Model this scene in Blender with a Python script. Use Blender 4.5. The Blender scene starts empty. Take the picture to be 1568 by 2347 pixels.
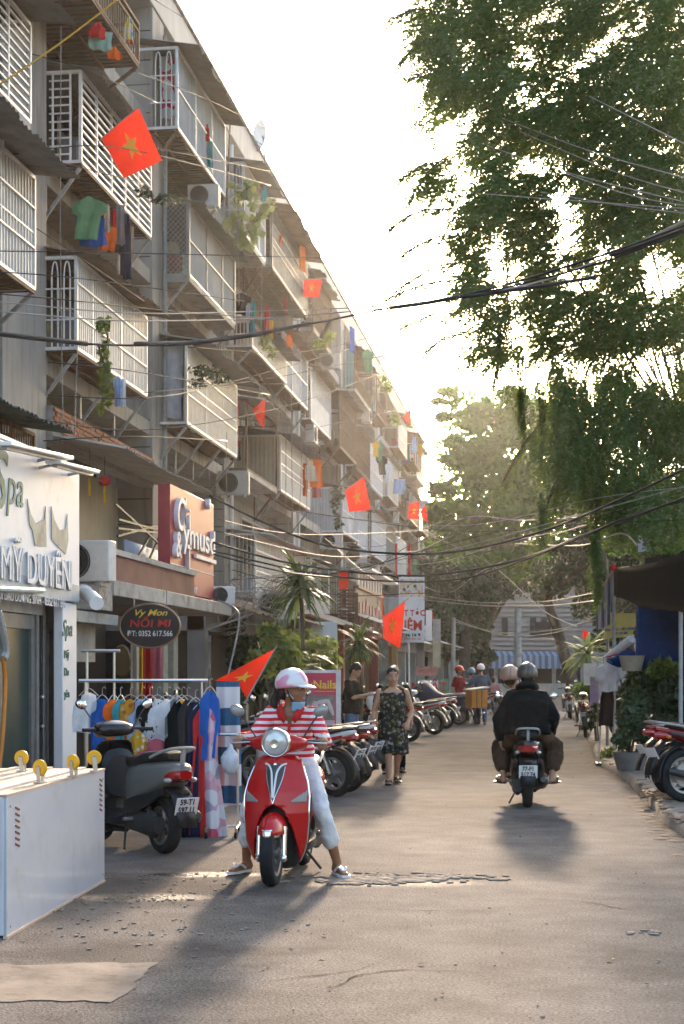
import bpy, bmesh, math, random
from mathutils import Vector, Matrix, Euler, noise
RND = random.Random(11)
PI = math.pi
sc = bpy.context.scene
COL = sc.collection
V3 = Vector

# ------------------------------------------------------------------ camera, light, exposure
FPX, CX, HY, EYE = 3600.0, 784.0, 1540.0, 1.5      # focal length and horizon in units of a 1568 x 2346 frame; eye height in metres
TH = math.atan(0.135)                              # the camera looks a little left of the street's direction
CT, ST = math.cos(TH), math.sin(TH)
cam_d = bpy.data.cameras.new('camera')
cam = bpy.data.objects.new('camera', cam_d)
COL.objects.link(cam)
cam.location = (0, 0, EYE)
cam.rotation_euler = (PI / 2, 0, TH)
cam_d.sensor_fit = 'VERTICAL'
cam_d.sensor_height = 24.0
cam_d.lens = 24.0 * FPX / 2346.0
cam_d.shift_y = (HY - 1173.0) / 2346.0
cam_d.clip_end = 2000
cam_d.dof.use_dof = True
cam_d.dof.focus_distance = 11.6
cam_d.dof.aperture_fstop = 5.0
sc.camera = cam

SUN_AZ, SUN_EL = math.radians(-2.6), math.radians(14.5)   # azimuth from the street's direction (+Y), to the left
world = bpy.data.worlds.new('World')
sc.world = world
world.use_nodes = True
wn = world.node_tree
sky = wn.nodes.new('ShaderNodeTexSky')
sky.sky_type = 'NISHITA'
sky.sun_disc = False
sky.sun_elevation = SUN_EL
sky.sun_rotation = SUN_AZ
sky.air_density = 1.0
sky.dust_density = 5.0
sky.ozone_density = 1.0
bg = wn.nodes['Background']
wn.links.new(sky.outputs[0], bg.inputs[0])
bg.inputs[1].default_value = 0.15
sun_d = bpy.data.lights.new('sun', 'SUN')
sun_d.energy = 2.0
sun_d.angle = math.radians(3.0)
sun_d.color = (1.0, 0.77, 0.56)
sun = bpy.data.objects.new('sun', sun_d)
COL.objects.link(sun)
sdir = V3((math.sin(SUN_AZ) * math.cos(SUN_EL), math.cos(SUN_AZ) * math.cos(SUN_EL), math.sin(SUN_EL)))
sun.rotation_euler = sdir.to_track_quat('Z', 'Y').to_euler()
sc.view_settings.view_transform = 'Standard'
sc.view_settings.look = 'None'
sc.view_settings.gamma = 1.0
sc.view_settings.exposure = 2.42
sc.render.engine = 'CYCLES'
cy = sc.cycles
cy.use_denoising = True
cy.max_bounces = 6
cy.diffuse_bounces = 3
cy.glossy_bounces = 3
cy.transmission_bounces = 4
cy.transparent_max_bounces = 8
cy.volume_bounces = 1
cy.sample_clamp_indirect = 6
cy.caustics_reflective = False
cy.caustics_refractive = False

# ------------------------------------------------------------------ places
def W(l, d, z=0.0):                      # right of / ahead of the camera -> world
    return V3((l * CT - d * ST, l * ST + d * CT, z))
def G(x, y):                             # point on the ground
    d = EYE * FPX / (y - HY)
    return W((x - CX) / FPX * d, d, 0)
def PD(x, y, d):                         # point at a distance ahead
    return W((x - CX) / FPX * d, d, EYE + (HY - y) / FPX * d)
def PX(x, y, X):                         # point on a wall parallel to the street
    d = X * FPX / (CT * (x - 1270.0))
    return PD(x, y, d)
def YD(X, d):                            # world Y of a point on wall X at distance d
    return (d + X * ST) / CT
def hd(l, d):                            # rotation about z that turns local +y to the direction (right l, ahead d)
    v = W(l, d)
    return math.atan2(-v.x, v.y)

# ------------------------------------------------------------------ mesh builder
class MB:
    def __init__(s):
        s.v, s.f, s.m, s.cm = [], [], [], 0
    def add(s, vs, fs):
        o = len(s.v)
        s.v += [tuple(p) for p in vs]
        for f in fs:
            s.f.append(tuple(i + o for i in f)); s.m.append(s.cm)
        return s
    def box(s, c, d, rot=None):
        hx, hy, hz = d[0] / 2, d[1] / 2, d[2] / 2
        ps = [V3((x, y, z)) for x in (-hx, hx) for y in (-hy, hy) for z in (-hz, hz)]
        if rot is not None:
            if not isinstance(rot, Matrix): rot = Euler(rot).to_matrix()
            ps = [rot @ p for p in ps]
        c = V3(c)
        return s.add([p + c for p in ps], [(0, 1, 3, 2), (4, 6, 7, 5), (0, 4, 5, 1), (2, 3, 7, 6), (0, 2, 6, 4), (1, 5, 7, 3)])
    def b2(s, lo, hi):
        return s.box([(a + b) / 2 for a, b in zip(lo, hi)], [abs(b - a) for a, b in zip(lo, hi)])
    def bar(s, p, q, w, h=None, up=(0, 0, 1)):
        p, q = V3(p), V3(q); d = q - p; L = d.length
        if L < 1e-6: return s
        y = d / L; up = V3(up)
        x = y.cross(up)
        if x.length < 1e-3: x = y.cross(V3((1, 0, 0)))
        x.normalize(); z = x.cross(y)
        m = Matrix((x, y, z)).transposed()
        return s.box((p + q) / 2, (w, L, h or w), m)
    def loft(s, rings, ca=True, cb=True, closed=True):
        n = len(rings[0]); vs = [p for r in rings for p in r]; fs = []
        for i in range(len(rings) - 1):
            for j in range(n if closed else n - 1):
                k = (j + 1) % n
                fs.append((i * n + j, i * n + k, (i + 1) * n + k, (i + 1) * n + j))
        if closed and ca: fs.append(tuple(range(n - 1, -1, -1)))
        if closed and cb: fs.append(tuple((len(rings) - 1) * n + j for j in range(n)))
        return s.add(vs, fs)
    def tube(s, pts, r, n=8, cap=True, flat=1.0):
        pts = [V3(p) for p in pts]
        rs = r if isinstance(r, (list, tuple)) else [r] * len(pts)
        t0 = (pts[1] - pts[0]).normalized()
        u = t0.cross(V3((0, 0, 1)))
        if u.length < 1e-3: u = t0.cross(V3((0, 1, 0)))
        u.normalize(); rings = []
        for i, p in enumerate(pts):
            a = pts[max(i - 1, 0)]; b = pts[min(i + 1, len(pts) - 1)]
            t = (b - a)
            if t.length < 1e-9: t = t0
            t = t.normalized(); u = (u - t * u.dot(t))
            if u.length < 1e-6: u = t.orthogonal()
            u.normalize(); w = t.cross(u)
            rings.append([p + (u * math.cos(2 * PI * k / n) + w * math.sin(2 * PI * k / n) * flat) * rs[i] for k in range(n)])
        return s.loft(rings, cap, cap)
    def lathe(s, prof, n=20, M=None, caps=True):
        M = M or Matrix()
        rings = [[M @ V3((r * math.cos(2 * PI * k / n), r * math.sin(2 * PI * k / n), z)) for k in range(n)] for r, z in prof]
        return s.loft(rings, caps, caps)
    def ell(s, c, r, nu=12, nv=8, rot=None):
        c = V3(c); rings = []
        if rot is not None and not isinstance(rot, Matrix): rot = Euler(rot).to_matrix()
        for i in range(1, nv):
            a = PI * i / nv
            ring = []
            for k in range(nu):
                b = 2 * PI * k / nu
                p = V3((r[0] * math.sin(a) * math.cos(b), r[1] * math.sin(a) * math.sin(b), -r[2] * math.cos(a)))
                if rot is not None: p = rot @ p
                ring.append(p + c)
            rings.append(ring)
        return s.loft(rings)
    def grid(s, fn, nu, nv, keep=None):
        vs = [fn(i / nu, j / nv) for i in range(nu + 1) for j in range(nv + 1)]
        fs = []
        for i in range(nu):
            for j in range(nv):
                if keep and not keep((i + .5) / nu, (j + .5) / nv): continue
                a = i * (nv + 1) + j
                fs.append((a, a + nv + 1, a + nv + 2, a + 1))
        return s.add(vs, fs)
    def prism(s, pts, ext):
        ext = V3(ext); n = len(pts); a = [V3(p) for p in pts]
        fs = [tuple(range(n - 1, -1, -1)), tuple(range(n, 2 * n))]
        for i in range(n):
            k = (i + 1) % n
            fs.append((i, k, n + k, n + i))
        return s.add(a + [p + ext for p in a], fs)
    def mesh(s, name):
        me = bpy.data.meshes.new(name)
        used = sorted({i for f in s.f for i in f})
        if len(used) < len(s.v):
            mp = {o: i for i, o in enumerate(used)}
            s.v = [s.v[i] for i in used]; s.f = [tuple(mp[i] for i in f) for f in s.f]
        me.from_pydata(s.v, [], s.f)
        if any(s.m): me.polygons.foreach_set('material_index', s.m)
        me.update()
        return me
    def build(s, name, mat=None, parent=None, smooth=True, ang=38, bevel=0, solid=0, fix=True):
        me = s.mesh(name)
        if fix and len(s.f) < 30000:
            bm = bmesh.new(); bm.from_mesh(me)
            bmesh.ops.recalc_face_normals(bm, faces=bm.faces)
            bm.to_mesh(me); bm.free()
        return put(name, me, mat, parent, smooth, ang, bevel, solid)

def put(name, me, mat=None, parent=None, smooth=True, ang=38, bevel=0, solid=0):
    for m in (mat if isinstance(mat, (list, tuple)) else [mat]):
        if m is not None: me.materials.append(m)
    if smooth:
        me.shade_smooth()
        if ang < 180: me.set_sharp_from_angle(angle=math.radians(ang))
    o = bpy.data.objects.new(name, me)
    COL.objects.link(o)
    if parent is not None: o.parent = parent
    if solid:
        md = o.modifiers.new('solid', 'SOLIDIFY'); md.thickness = solid; md.offset = 0
    if bevel:
        md = o.modifiers.new('bevel', 'BEVEL'); md.width = bevel; md.segments = 2; md.limit_method = 'ANGLE'
    return o

def tag(o, label=None, cat=None, group=None, kind=None):
    if label: o['label'] = label
    if cat: o['category'] = cat
    if group: o['group'] = group
    if kind: o['kind'] = kind
    return o
def thing(name, label, cat, loc=(0, 0, 0), rotz=0, group=None):
    o = bpy.data.objects.new(name, None)
    COL.objects.link(o); o.empty_display_size = .1
    o.location = loc; o.rotation_euler = (0, 0, rotz)
    return tag(o, label, cat, group)
def part(name, parent):
    o = bpy.data.objects.new(name, None); COL.objects.link(o); o.empty_display_size = .1; o.parent = parent
    return o
KIDS = {}
def copy_tree(o, loc, rotz, label=None, group=None):
    def cp(a, par):
        c = a.copy(); COL.objects.link(c); c.parent = par
        for k in a.children: cp(k, c)
        return c
    r = cp(o, None); r.location = loc; r.rotation_euler = (0, 0, rotz)
    if label: r['label'] = label
    if group: r['group'] = group
    return r
def remesh(mb, name, voxel, smooth=4, fac=.5):
    me = mb.mesh(name + '_raw')
    o = bpy.data.objects.new('tmp', me); COL.objects.link(o)
    md = o.modifiers.new('r', 'REMESH'); md.mode = 'VOXEL'; md.voxel_size = voxel
    md = o.modifiers.new('s', 'SMOOTH'); md.iterations = smooth; md.factor = fac
    dg = bpy.context.evaluated_depsgraph_get()
    out = bpy.data.meshes.new_from_object(o.evaluated_get(dg)); out.name = name
    bpy.data.objects.remove(o); bpy.data.meshes.remove(me)
    return out
def crom(pts, n=6):                       # smooth curve through points
    pts = [V3(p) for p in pts]; out = []
    for i in range(len(pts) - 1):
        a = pts[max(i - 1, 0)]; b = pts[i]; c = pts[i + 1]; d = pts[min(i + 2, len(pts) - 1)]
        for k in range(n):
            t = k / n
            out.append(.5 * ((2 * b) + (c - a) * t + (2 * a - 5 * b + 4 * c - d) * t * t + (3 * b - a - 3 * c + d) * t ** 3))
    out.append(pts[-1])
    return out
def lerp(a, b, t): return a + (b - a) * t

# ------------------------------------------------------------------ materials
MATS = {}
def nodes_of(name):
    m = bpy.data.materials.new(name); m.use_nodes = True
    return m, m.node_tree, m.node_tree.nodes['Principled BSDF']
def mat(name, col, rough=.6, metal=0.0, var=.18, scale=5.0, bump=0.0, bscale=40.0, spec=.3, streak=0.0, dirt=None, dirt_amt=.5, coat=0.0, transl=0.0, wear=1.0):
    """Principled colour with blotchy variation, optional vertical streaks, a dirt colour, bump and a share of translucency."""
    if name in MATS: return MATS[name]
    m, nt, p = nodes_of(name)
    N, L = nt.nodes, nt.links
    tc = N.new('ShaderNodeTexCoord'); geo = N.new('ShaderNodeNewGeometry')
    def noi(sc_, det=4, vec=None, rough_=.6):
        n = N.new('ShaderNodeTexNoise'); n.inputs['Scale'].default_value = sc_; n.inputs['Detail'].default_value = det; n.inputs['Roughness'].default_value = rough_
        L.new(vec or geo.outputs['Position'], n.inputs['Vector']); return n
    n1 = noi(scale)
    cr = N.new('ShaderNodeMapRange'); cr.inputs[1].default_value = .3; cr.inputs[2].default_value = .7
    cr.inputs[3].default_value = 1 - var; cr.inputs[4].default_value = 1 + var
    L.new(n1.outputs[0], cr.inputs[0])
    hs = N.new('ShaderNodeHueSaturation'); hs.inputs['Color'].default_value = (*col, 1)
    L.new(cr.outputs[0], hs.inputs['Value'])
    last = hs.outputs[0]
    if streak:
        mp = N.new('ShaderNodeMapping'); mp.inputs['Scale'].default_value = (3.0, 3.0, .22)
        L.new(geo.outputs['Position'], mp.inputs[0])
        n2 = noi(1.6, 5, mp.outputs[0], .65)
        r2 = N.new('ShaderNodeMapRange'); r2.inputs[1].default_value = .5; r2.inputs[2].default_value = .78; r2.inputs[4].default_value = streak
        L.new(n2.outputs[0], r2.inputs[0])
        mx = N.new('ShaderNodeMixRGB'); mx.inputs[2].default_value = (*(dirt or (.05, .045, .035)), 1)
        L.new(r2.outputs[0], mx.inputs[0]); L.new(last, mx.inputs[1]); last = mx.outputs[0]
    elif dirt:
        n2 = noi(scale * 2.3, 6, None, .7)
        r2 = N.new('ShaderNodeMapRange'); r2.inputs[1].default_value = .52; r2.inputs[2].default_value = .72; r2.inputs[4].default_value = dirt_amt
        L.new(n2.outputs[0], r2.inputs[0])
        mx = N.new('ShaderNodeMixRGB'); mx.inputs[2].default_value = (*dirt, 1)
        L.new(r2.outputs[0], mx.inputs[0]); L.new(last, mx.inputs[1]); last = mx.outputs[0]
    L.new(last, p.inputs['Base Color'])
    p.inputs['Roughness'].default_value = rough; p.inputs['Metallic'].default_value = metal
    p.inputs['Specular IOR Level'].default_value = spec; p.inputs['Coat Weight'].default_value = coat; p.inputs['Coat Roughness'].default_value = .08
    if bump:
        nb = noi(bscale, 5); b = N.new('ShaderNodeBump'); b.inputs['Strength'].default_value = bump; b.inputs['Distance'].default_value = .01
        L.new(nb.outputs[0], b.inputs['Height']); L.new(b.outputs[0], p.inputs['Normal'])
    if transl:
        t = N.new('ShaderNodeBsdfTranslucent'); L.new(last, t.inputs[0])
        mx = N.new('ShaderNodeMixShader'); mx.inputs[0].default_value = transl
        L.new(p.outputs[0], mx.inputs[1]); L.new(t.outputs[0], mx.inputs[2])
        L.new(mx.outputs[0], N['Material Output'].inputs[0])
    MATS[name] = m
    return m
def leafmat(name, c1, c2, tcol, tr=.35, scale=1.2):
    m, nt, p = nodes_of(name); N, L = nt.nodes, nt.links
    geo = N.new('ShaderNodeNewGeometry')
    n = N.new('ShaderNodeTexNoise'); n.inputs['Scale'].default_value = scale; n.inputs['Detail'].default_value = 3
    L.new(geo.outputs['Position'], n.inputs['Vector'])
    r = N.new('ShaderNodeMapRange'); r.inputs[1].default_value = .35; r.inputs[2].default_value = .65
    ad = N.new('ShaderNodeMath'); ad.operation = 'MULTIPLY_ADD'; ad.inputs[1].default_value = .35; 
    L.new(geo.outputs['Random Per Island'], ad.inputs[0]); L.new(n.outputs[0], ad.inputs[2])
    sb = N.new('ShaderNodeMath'); sb.operation = 'SUBTRACT'; sb.inputs[1].default_value = .17
    L.new(ad.outputs[0], sb.inputs[0]); L.new(sb.outputs[0], r.inputs[0])
    mx = N.new('ShaderNodeMixRGB'); mx.inputs[1].default_value = (*c1, 1); mx.inputs[2].default_value = (*c2, 1)
    L.new(r.outputs[0], mx.inputs[0]); L.new(mx.outputs[0], p.inputs['Base Color'])
    p.inputs['Roughness'].default_value = .5; p.inputs['Specular IOR Level'].default_value = .35
    t = N.new('ShaderNodeBsdfTranslucent'); t.inputs[0].default_value = (*tcol, 1)
    ms = N.new('ShaderNodeMixShader'); ms.inputs[0].default_value = tr
    L.new(p.outputs[0], ms.inputs[1]); L.new(t.outputs[0], ms.inputs[2]); L.new(ms.outputs[0], N['Material Output'].inputs[0])
    return m

WALL = mat('aged_render', (.37, .345, .315), .9, var=.14, scale=.9, streak=.75, dirt=(.10, .085, .068), bump=.3, bscale=14)
WALL2 = mat('pale_render', (.52, .50, .48), .9, var=.1, scale=1.3, streak=.35, dirt=(.2, .18, .15), bump=.2)
CONC = mat('stained_concrete', (.36, .34, .31), .9, var=.25, scale=2.2, dirt=(.06, .055, .05), dirt_amt=.7, bump=.5, bscale=25)
WHITE_METAL = mat('white_painted_metal', (.72, .72, .72), .45, var=.1, scale=6, dirt=(.3, .22, .15), dirt_amt=.35)
GREY_METAL = mat('grey_painted_metal', (.3, .3, .29), .5, var=.2, scale=5, dirt=(.16, .09, .05), dirt_amt=.5)
RUST = mat('rusty_steel', (.16, .10, .065), .8, var=.35, scale=7, dirt=(.24, .11, .04), dirt_amt=.7)
DARKSTEEL = mat('dark_steel', (.045, .045, .045), .55, var=.2)
CHROME = mat('chrome', (.78, .78, .78), .14, 1.0, var=.05)
STEEL = mat('brushed_steel', (.55, .54, .52), .3, 1.0, var=.1)
PANEL = mat('galvanised_panel', (.46, .455, .46), .6, .1, var=.14, scale=2.2, streak=.4, dirt=(.2, .16, .12))
PANEL_BEIGE = mat('beige_panel', (.50, .45, .37), .7, var=.15, scale=2, streak=.45, dirt=(.18, .12, .07))
PANEL_BLUE = mat('pale_blue_panel', (.42, .47, .55), .6, var=.12, scale=2, streak=.4, dirt=(.2, .2, .2))
PANEL_TEAL = mat('teal_panel', (.16, .30, .30), .6, var=.15, scale=2, streak=.4, dirt=(.1, .1, .09))
TIN = mat('corrugated_tin', (.17, .165, .155), .6, .2, var=.3, scale=2.5, streak=.6, dirt=(.10, .06, .035))
TIN_RUST = mat('rusty_tin', (.20, .14, .095), .75, .1, var=.35, scale=3, streak=.6, dirt=(.10, .045, .02))
TIN_GREEN = mat('green_tin', (.11, .135, .11), .6, .1, var=.3, scale=3, streak=.6, dirt=(.05, .05, .04))
TIN_PALE = mat('pale_tin', (.42, .40, .36), .6, .1, var=.2, scale=3, streak=.5, dirt=(.2, .13, .07))
DARK = mat('room_shade', (.018, .018, .02), .8, var=.2)  # near-black colour stands in for the shade inside rooms and openings
GLASS = mat('dark_glass', (.03, .045, .045), .08, spec=.8, var=.1)
BLACK_PL = mat('black_plastic', (.018, .018, .02), .38, var=.15)
RUBBER = mat('rubber', (.014, .014, .015), .75, var=.25, scale=20, bump=.2)
WHITE_PL = mat('white_plastic', (.72, .71, .70), .4, var=.06, scale=4)
WIRE = mat('cable_black', (.022, .02, .018), .55, var=.2)
WIRE_GREY = mat('cable_grey', (.26, .25, .24), .55, var=.15)
BRICK = mat('brick_red', (.30, .13, .075), .9, var=.3, scale=9, bump=.4)
MORTAR = mat('mortar', (.33, .30, .27), .95, var=.2, scale=8)
WOOD = mat('weathered_wood', (.2, .13, .08), .8, var=.3, scale=6)
FLAG_RED = mat('flag_red', (.66, .03, .010), .85, var=.10, scale=4, transl=.36, spec=.1, bump=.3, bscale=9)
FLAG_YEL = mat('flag_yellow', (.85, .60, .06), .75, var=.04, transl=.4)
SKIN = mat('skin', (.36, .19, .115), .5, var=.08, scale=14)
SKIN_D = mat('skin_tanned', (.25, .115, .06), .5, var=.1, scale=14)
HAIR = mat('black_hair', (.012, .010, .009), .45, var=.3, scale=60)
def cloth(name, col, tr=.12, var=.16, scale=9): return mat('cloth_' + name, col, .9, var=var, scale=scale, transl=tr, spec=.08, bump=.25, bscale=60)
C_WHITE = cloth('white', (.70, .69, .70)); C_BLACK = cloth('black', (.0045, .007, .008), .0); C_NAVY = cloth('navy', (.016, .022, .05), .03)
C_RED = cloth('red', (.5, .03, .03)); C_BLUE = cloth('blue', (.02, .11, .42)); C_GREEN = cloth('green', (.12, .30, .15))
C_YEL = cloth('yellow', (.72, .38, .03)); C_PINK = cloth('rose', (.50, .12, .16)); C_GREY = cloth('grey', (.18, .18, .19)); C_CREAM = cloth('cream', (.55, .47, .36))
C_TEAL = cloth('teal', (.04, .25, .28)); C_ORANGE = cloth('orange', (.7, .14, .02)); C_BROWN = cloth('brown', (.06, .036, .024), .02); C_LBLUE = cloth('light_blue', (.3, .4, .6))
C_MAROON = cloth('maroon', (.22, .015, .02), .05); C_JEANS = cloth('jeans', (.09, .15, .24), .03)
# ------------------------------------------------------------------ helpers in world coordinates
def wm(o):
    M = Matrix.LocRotScale(o.location, o.rotation_euler, o.scale)
    return wm(o.parent) @ o.matrix_parent_inverse @ M if o.parent else M
def wb(mb, name, m=None, parent=None, **k):        # build from world coordinates under a placed parent
    o = mb.build(name, m, parent, **k)
    if parent is not None: o.matrix_parent_inverse = wm(parent).inverted()
    return o
def wtext(body, name, m, parent, loc, rot, size, ext=.004, align='CENTER', shear=0, sx=1.0, bold=0.0, world=True):
    c = bpy.data.curves.new(name, 'FONT'); c.body = body; c.size = size; c.extrude = ext; c.align_x = align; c.align_y = 'CENTER'
    c.shear = shear; c.offset = bold; c.resolution_u = 3
    c.materials.append(m)
    o = bpy.data.objects.new(name, c); COL.objects.link(o)
    o.location = loc; o.rotation_euler = rot; o.scale = (sx, 1, 1)
    dg = bpy.context.evaluated_depsgraph_get()
    me = bpy.data.meshes.new_from_object(o.evaluated_get(dg)); me.name = name
    bpy.data.objects.remove(o); bpy.data.curves.remove(c)
    o = bpy.data.objects.new(name, me); COL.objects.link(o)
    o.location = loc; o.rotation_euler = rot; o.scale = (sx, 1, 1)
    if parent is not None:
        o.parent = parent
        if world: o.matrix_parent_inverse = wm(parent).inverted()
    return o
FACE_CAM = (PI / 2, 0, 0)            # letters on a board across the street
FACE_ST = (PI / 2, 0, PI / 2)        # letters on a board along the street, facing it

# ------------------------------------------------------------------ ground
STAINS = [(330, 2040, 1.1, .8, .45, 0), (420, 2004, .6, .16, .75, 1.0), (300, 2056, .6, .2, .7, .9), (330, 2190, .9, .5, .5, 0), (880, 2024, .75, .22, .6, .25), (640, 2050, .4, .3, .4, 0), (1240, 1880, .5, .6, .25, 0), (1000, 1850, .8, .5, .2, 0), (560, 2290, .7, .4, .25, 0), (1500, 2200, .4, .5, .3, 0), (960, 2300, .5, .25, .2, 0)]
def asphalt():
    m, nt, p = nodes_of('worn_asphalt'); N, L = nt.nodes, nt.links
    geo = N.new('ShaderNodeNewGeometry')
    def noi(s, d=4, r=.6, v=None):
        n = N.new('ShaderNodeTexNoise'); n.inputs['Scale'].default_value = s; n.inputs['Detail'].default_value = d; n.inputs['Roughness'].default_value = r
        L.new(v or geo.outputs['Position'], n.inputs['Vector']); return n
    big = noi(.35, 5); mid = noi(2.2, 6, .7); fine = noi(62, 3, .75)
    vor = N.new('ShaderNodeTexVoronoi'); vor.inputs['Scale'].default_value = 75; L.new(geo.outputs['Position'], vor.inputs['Vector'])
    r1 = N.new('ShaderNodeMapRange'); r1.inputs[1].default_value = .3; r1.inputs[2].default_value = .7; r1.inputs[3].default_value = .75; r1.inputs[4].default_value = 1.25; L.new(big.outputs[0], r1.inputs[0])
    r2 = N.new('ShaderNodeMapRange'); r2.inputs[1].default_value = .3; r2.inputs[2].default_value = .7; r2.inputs[3].default_value = .7; r2.inputs[4].default_value = 1.3; L.new(mid.outputs[0], r2.inputs[0])
    r3 = N.new('ShaderNodeMapRange'); r3.inputs[1].default_value = .3; r3.inputs[2].default_value = .75; r3.inputs[3].default_value = .3; r3.inputs[4].default_value = 1.95; L.new(fine.outputs[0], r3.inputs[0])
    a = N.new('ShaderNodeMath'); a.operation = 'MULTIPLY'; L.new(r1.outputs[0], a.inputs[0]); L.new(r2.outputs[0], a.inputs[1])
    b = N.new('ShaderNodeMath'); b.operation = 'MULTIPLY'; L.new(a.outputs[0], b.inputs[0]); L.new(r3.outputs[0], b.inputs[1])
    hs = N.new('ShaderNodeHueSaturation'); hs.inputs['Color'].default_value = (.148, .127, .110, 1); L.new(b.outputs[0], hs.inputs['Value'])
    L.new(hs.outputs[0], p.inputs['Base Color'])
    rr = N.new('ShaderNodeMapRange'); rr.inputs[1].default_value = .35; rr.inputs[2].default_value = .65; rr.inputs[3].default_value = .62; rr.inputs[4].default_value = .82; L.new(mid.outputs[0], rr.inputs[0])
    L.new(rr.outputs[0], p.inputs['Roughness']); p.inputs['Specular IOR Level'].default_value = .05
    bm = N.new('ShaderNodeBump'); bm.inputs['Strength'].default_value = .6; bm.inputs['Distance'].default_value = .008
    ad = N.new('ShaderNodeMath'); ad.operation = 'MULTIPLY_ADD'; ad.inputs[1].default_value = -.6
    L.new(vor.outputs[0], ad.inputs[0]); L.new(fine.outputs[0], ad.inputs[2]); L.new(ad.outputs[0], bm.inputs['Height'])
    bm2 = N.new('ShaderNodeBump'); bm2.inputs['Strength'].default_value = .08; bm2.inputs['Distance'].default_value = .02
    L.new(mid.outputs[0], bm2.inputs['Height']); L.new(bm2.outputs[0], bm.inputs['Normal']); L.new(bm.outputs[0], p.inputs['Normal'])
    # damp and oily stains soaked into the surface: soft noisy ellipses (centre, radii, how dark, how wet)
    dark = None; wet = None
    for (px, py, rx, ry, k, w_) in STAINS:
        c = G(px, py)
        mp = N.new('ShaderNodeMapping'); mp.vector_type = 'TEXTURE'; mp.inputs['Location'].default_value = c; mp.inputs['Rotation'].default_value = (0, 0, TH); mp.inputs['Scale'].default_value = (rx, ry, 1)
        L.new(geo.outputs['Position'], mp.inputs[0])
        ln = N.new('ShaderNodeVectorMath'); ln.operation = 'LENGTH'; L.new(mp.outputs[0], ln.inputs[0])
        na = N.new('ShaderNodeMath'); na.operation = 'MULTIPLY_ADD'; na.inputs[1].default_value = 1.5; L.new(mid.outputs[0], na.inputs[0]); L.new(ln.outputs['Value'], na.inputs[2])
        mr = N.new('ShaderNodeMapRange'); mr.inputs[1].default_value = 1.25; mr.inputs[2].default_value = 1.9; mr.inputs[3].default_value = 1; mr.inputs[4].default_value = 0; L.new(na.outputs[0], mr.inputs[0])
        def acc(old, amt):
            m1 = N.new('ShaderNodeMath'); m1.operation = 'MULTIPLY'; m1.inputs[1].default_value = amt; L.new(mr.outputs[0], m1.inputs[0])
            if old is None: return m1.outputs[0]
            m2 = N.new('ShaderNodeMath'); m2.operation = 'MAXIMUM'; L.new(old, m2.inputs[0]); L.new(m1.outputs[0], m2.inputs[1]); return m2.outputs[0]
        dark = acc(dark, k); wet = acc(wet, w_)
    dk = N.new('ShaderNodeMixRGB'); dk.inputs[2].default_value = (.03, .026, .023, 1); L.new(dark, dk.inputs[0]); L.new(hs.outputs[0], dk.inputs[1])
    L.new(dk.outputs[0], p.inputs['Base Color'])
    p.inputs['Specular IOR Level'].default_value = 0
    g = N.new('ShaderNodeBsdfPrincipled'); g.inputs['Specular IOR Level'].default_value = .2
    L.new(dk.outputs[0], g.inputs['Base Color'])
    rw_ = N.new('ShaderNodeMapRange'); rw_.inputs[3].default_value = .74; rw_.inputs[4].default_value = .22; L.new(wet, rw_.inputs[0]); L.new(rw_.outputs[0], g.inputs['Roughness']); L.new(bm.outputs[0], g.inputs['Normal'])
    ms = N.new('ShaderNodeMixShader'); mw = N.new('ShaderNodeMapRange'); mw.inputs[3].default_value = .23; mw.inputs[4].default_value = .75; L.new(wet, mw.inputs[0]); L.new(mw.outputs[0], ms.inputs[0])       # worn, dusty stone: only part of the surface has a sheen
    L.new(p.outputs[0], ms.inputs[1]); L.new(g.outputs[0], ms.inputs[2]); L.new(ms.outputs[0], N['Material Output'].inputs[0])
    return m
ASPH = asphalt()
EARTH = mat('packed_earth', (.16, .125, .09), .95, var=.25, scale=1.5, bump=.4, spec=.05)
PAVE = mat('pavement_concrete', (.30, .25, .20), .85, var=.22, scale=1.6, dirt=(.12, .09, .06), dirt_amt=.6, bump=.4, bscale=30, spec=.06)

tag(MB().grid(lambda u, v: V3((lerp(-165, 165, u), lerp(-55, 185, v), -.03)), 4, 4).build('ground', EARTH), kind='structure')
KERB = [W(2.6, 4), W(3.0, 10)] + [G(*p) for p in ((1557, 1911), (1523, 1886), (1475, 1829), (1427, 1784), (1370, 1748), (1352, 1705), (1322, 1660), (1304, 1628), (1296, 1608))]
KERB[0].x = 1.55; KERB[1].x = 1.5
KC = []
for i, p in enumerate(crom(KERB, 8)):
    KC.append(p + V3(((noise.noise(p * 1.7) * .05), 0, 0)))
def roadz(x, y): return noise.noise(V3((x * .4, y * .25, 3))) * .012
mb = MB()
rows = [[V3((lerp(-12, k.x + .02, i / 12), k.y, roadz(lerp(-12, k.x, i / 12), k.y) * .0)) for i in range(13)] for k in [V3((1.6, -12, 0))] + KC]
mb.loft(rows, closed=False)
tag(mb.build('road', ASPH), kind='structure')
ye = KC[-1].y
tag(MB().grid(lambda u, v: V3((lerp(-60, 60, u), lerp(ye - .01, ye + 16, v), -.004)), 3, 2).build('side_street', ASPH), kind='structure')
mb = MB()
Kp = [V3((1.6, -12, 0))] + KC
mb.loft([[V3((k.x, k.y, -.02)), V3((k.x + .02 + .02 * noise.noise(k * 5), k.y, .07)), V3((k.x + .09, k.y, .1)), V3((k.x + 2.2, k.y, .105)), V3((14, k.y, .11))] for k in Kp], closed=False)
tag(mb.build('pavement', PAVE, ang=60), kind='structure')
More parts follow.
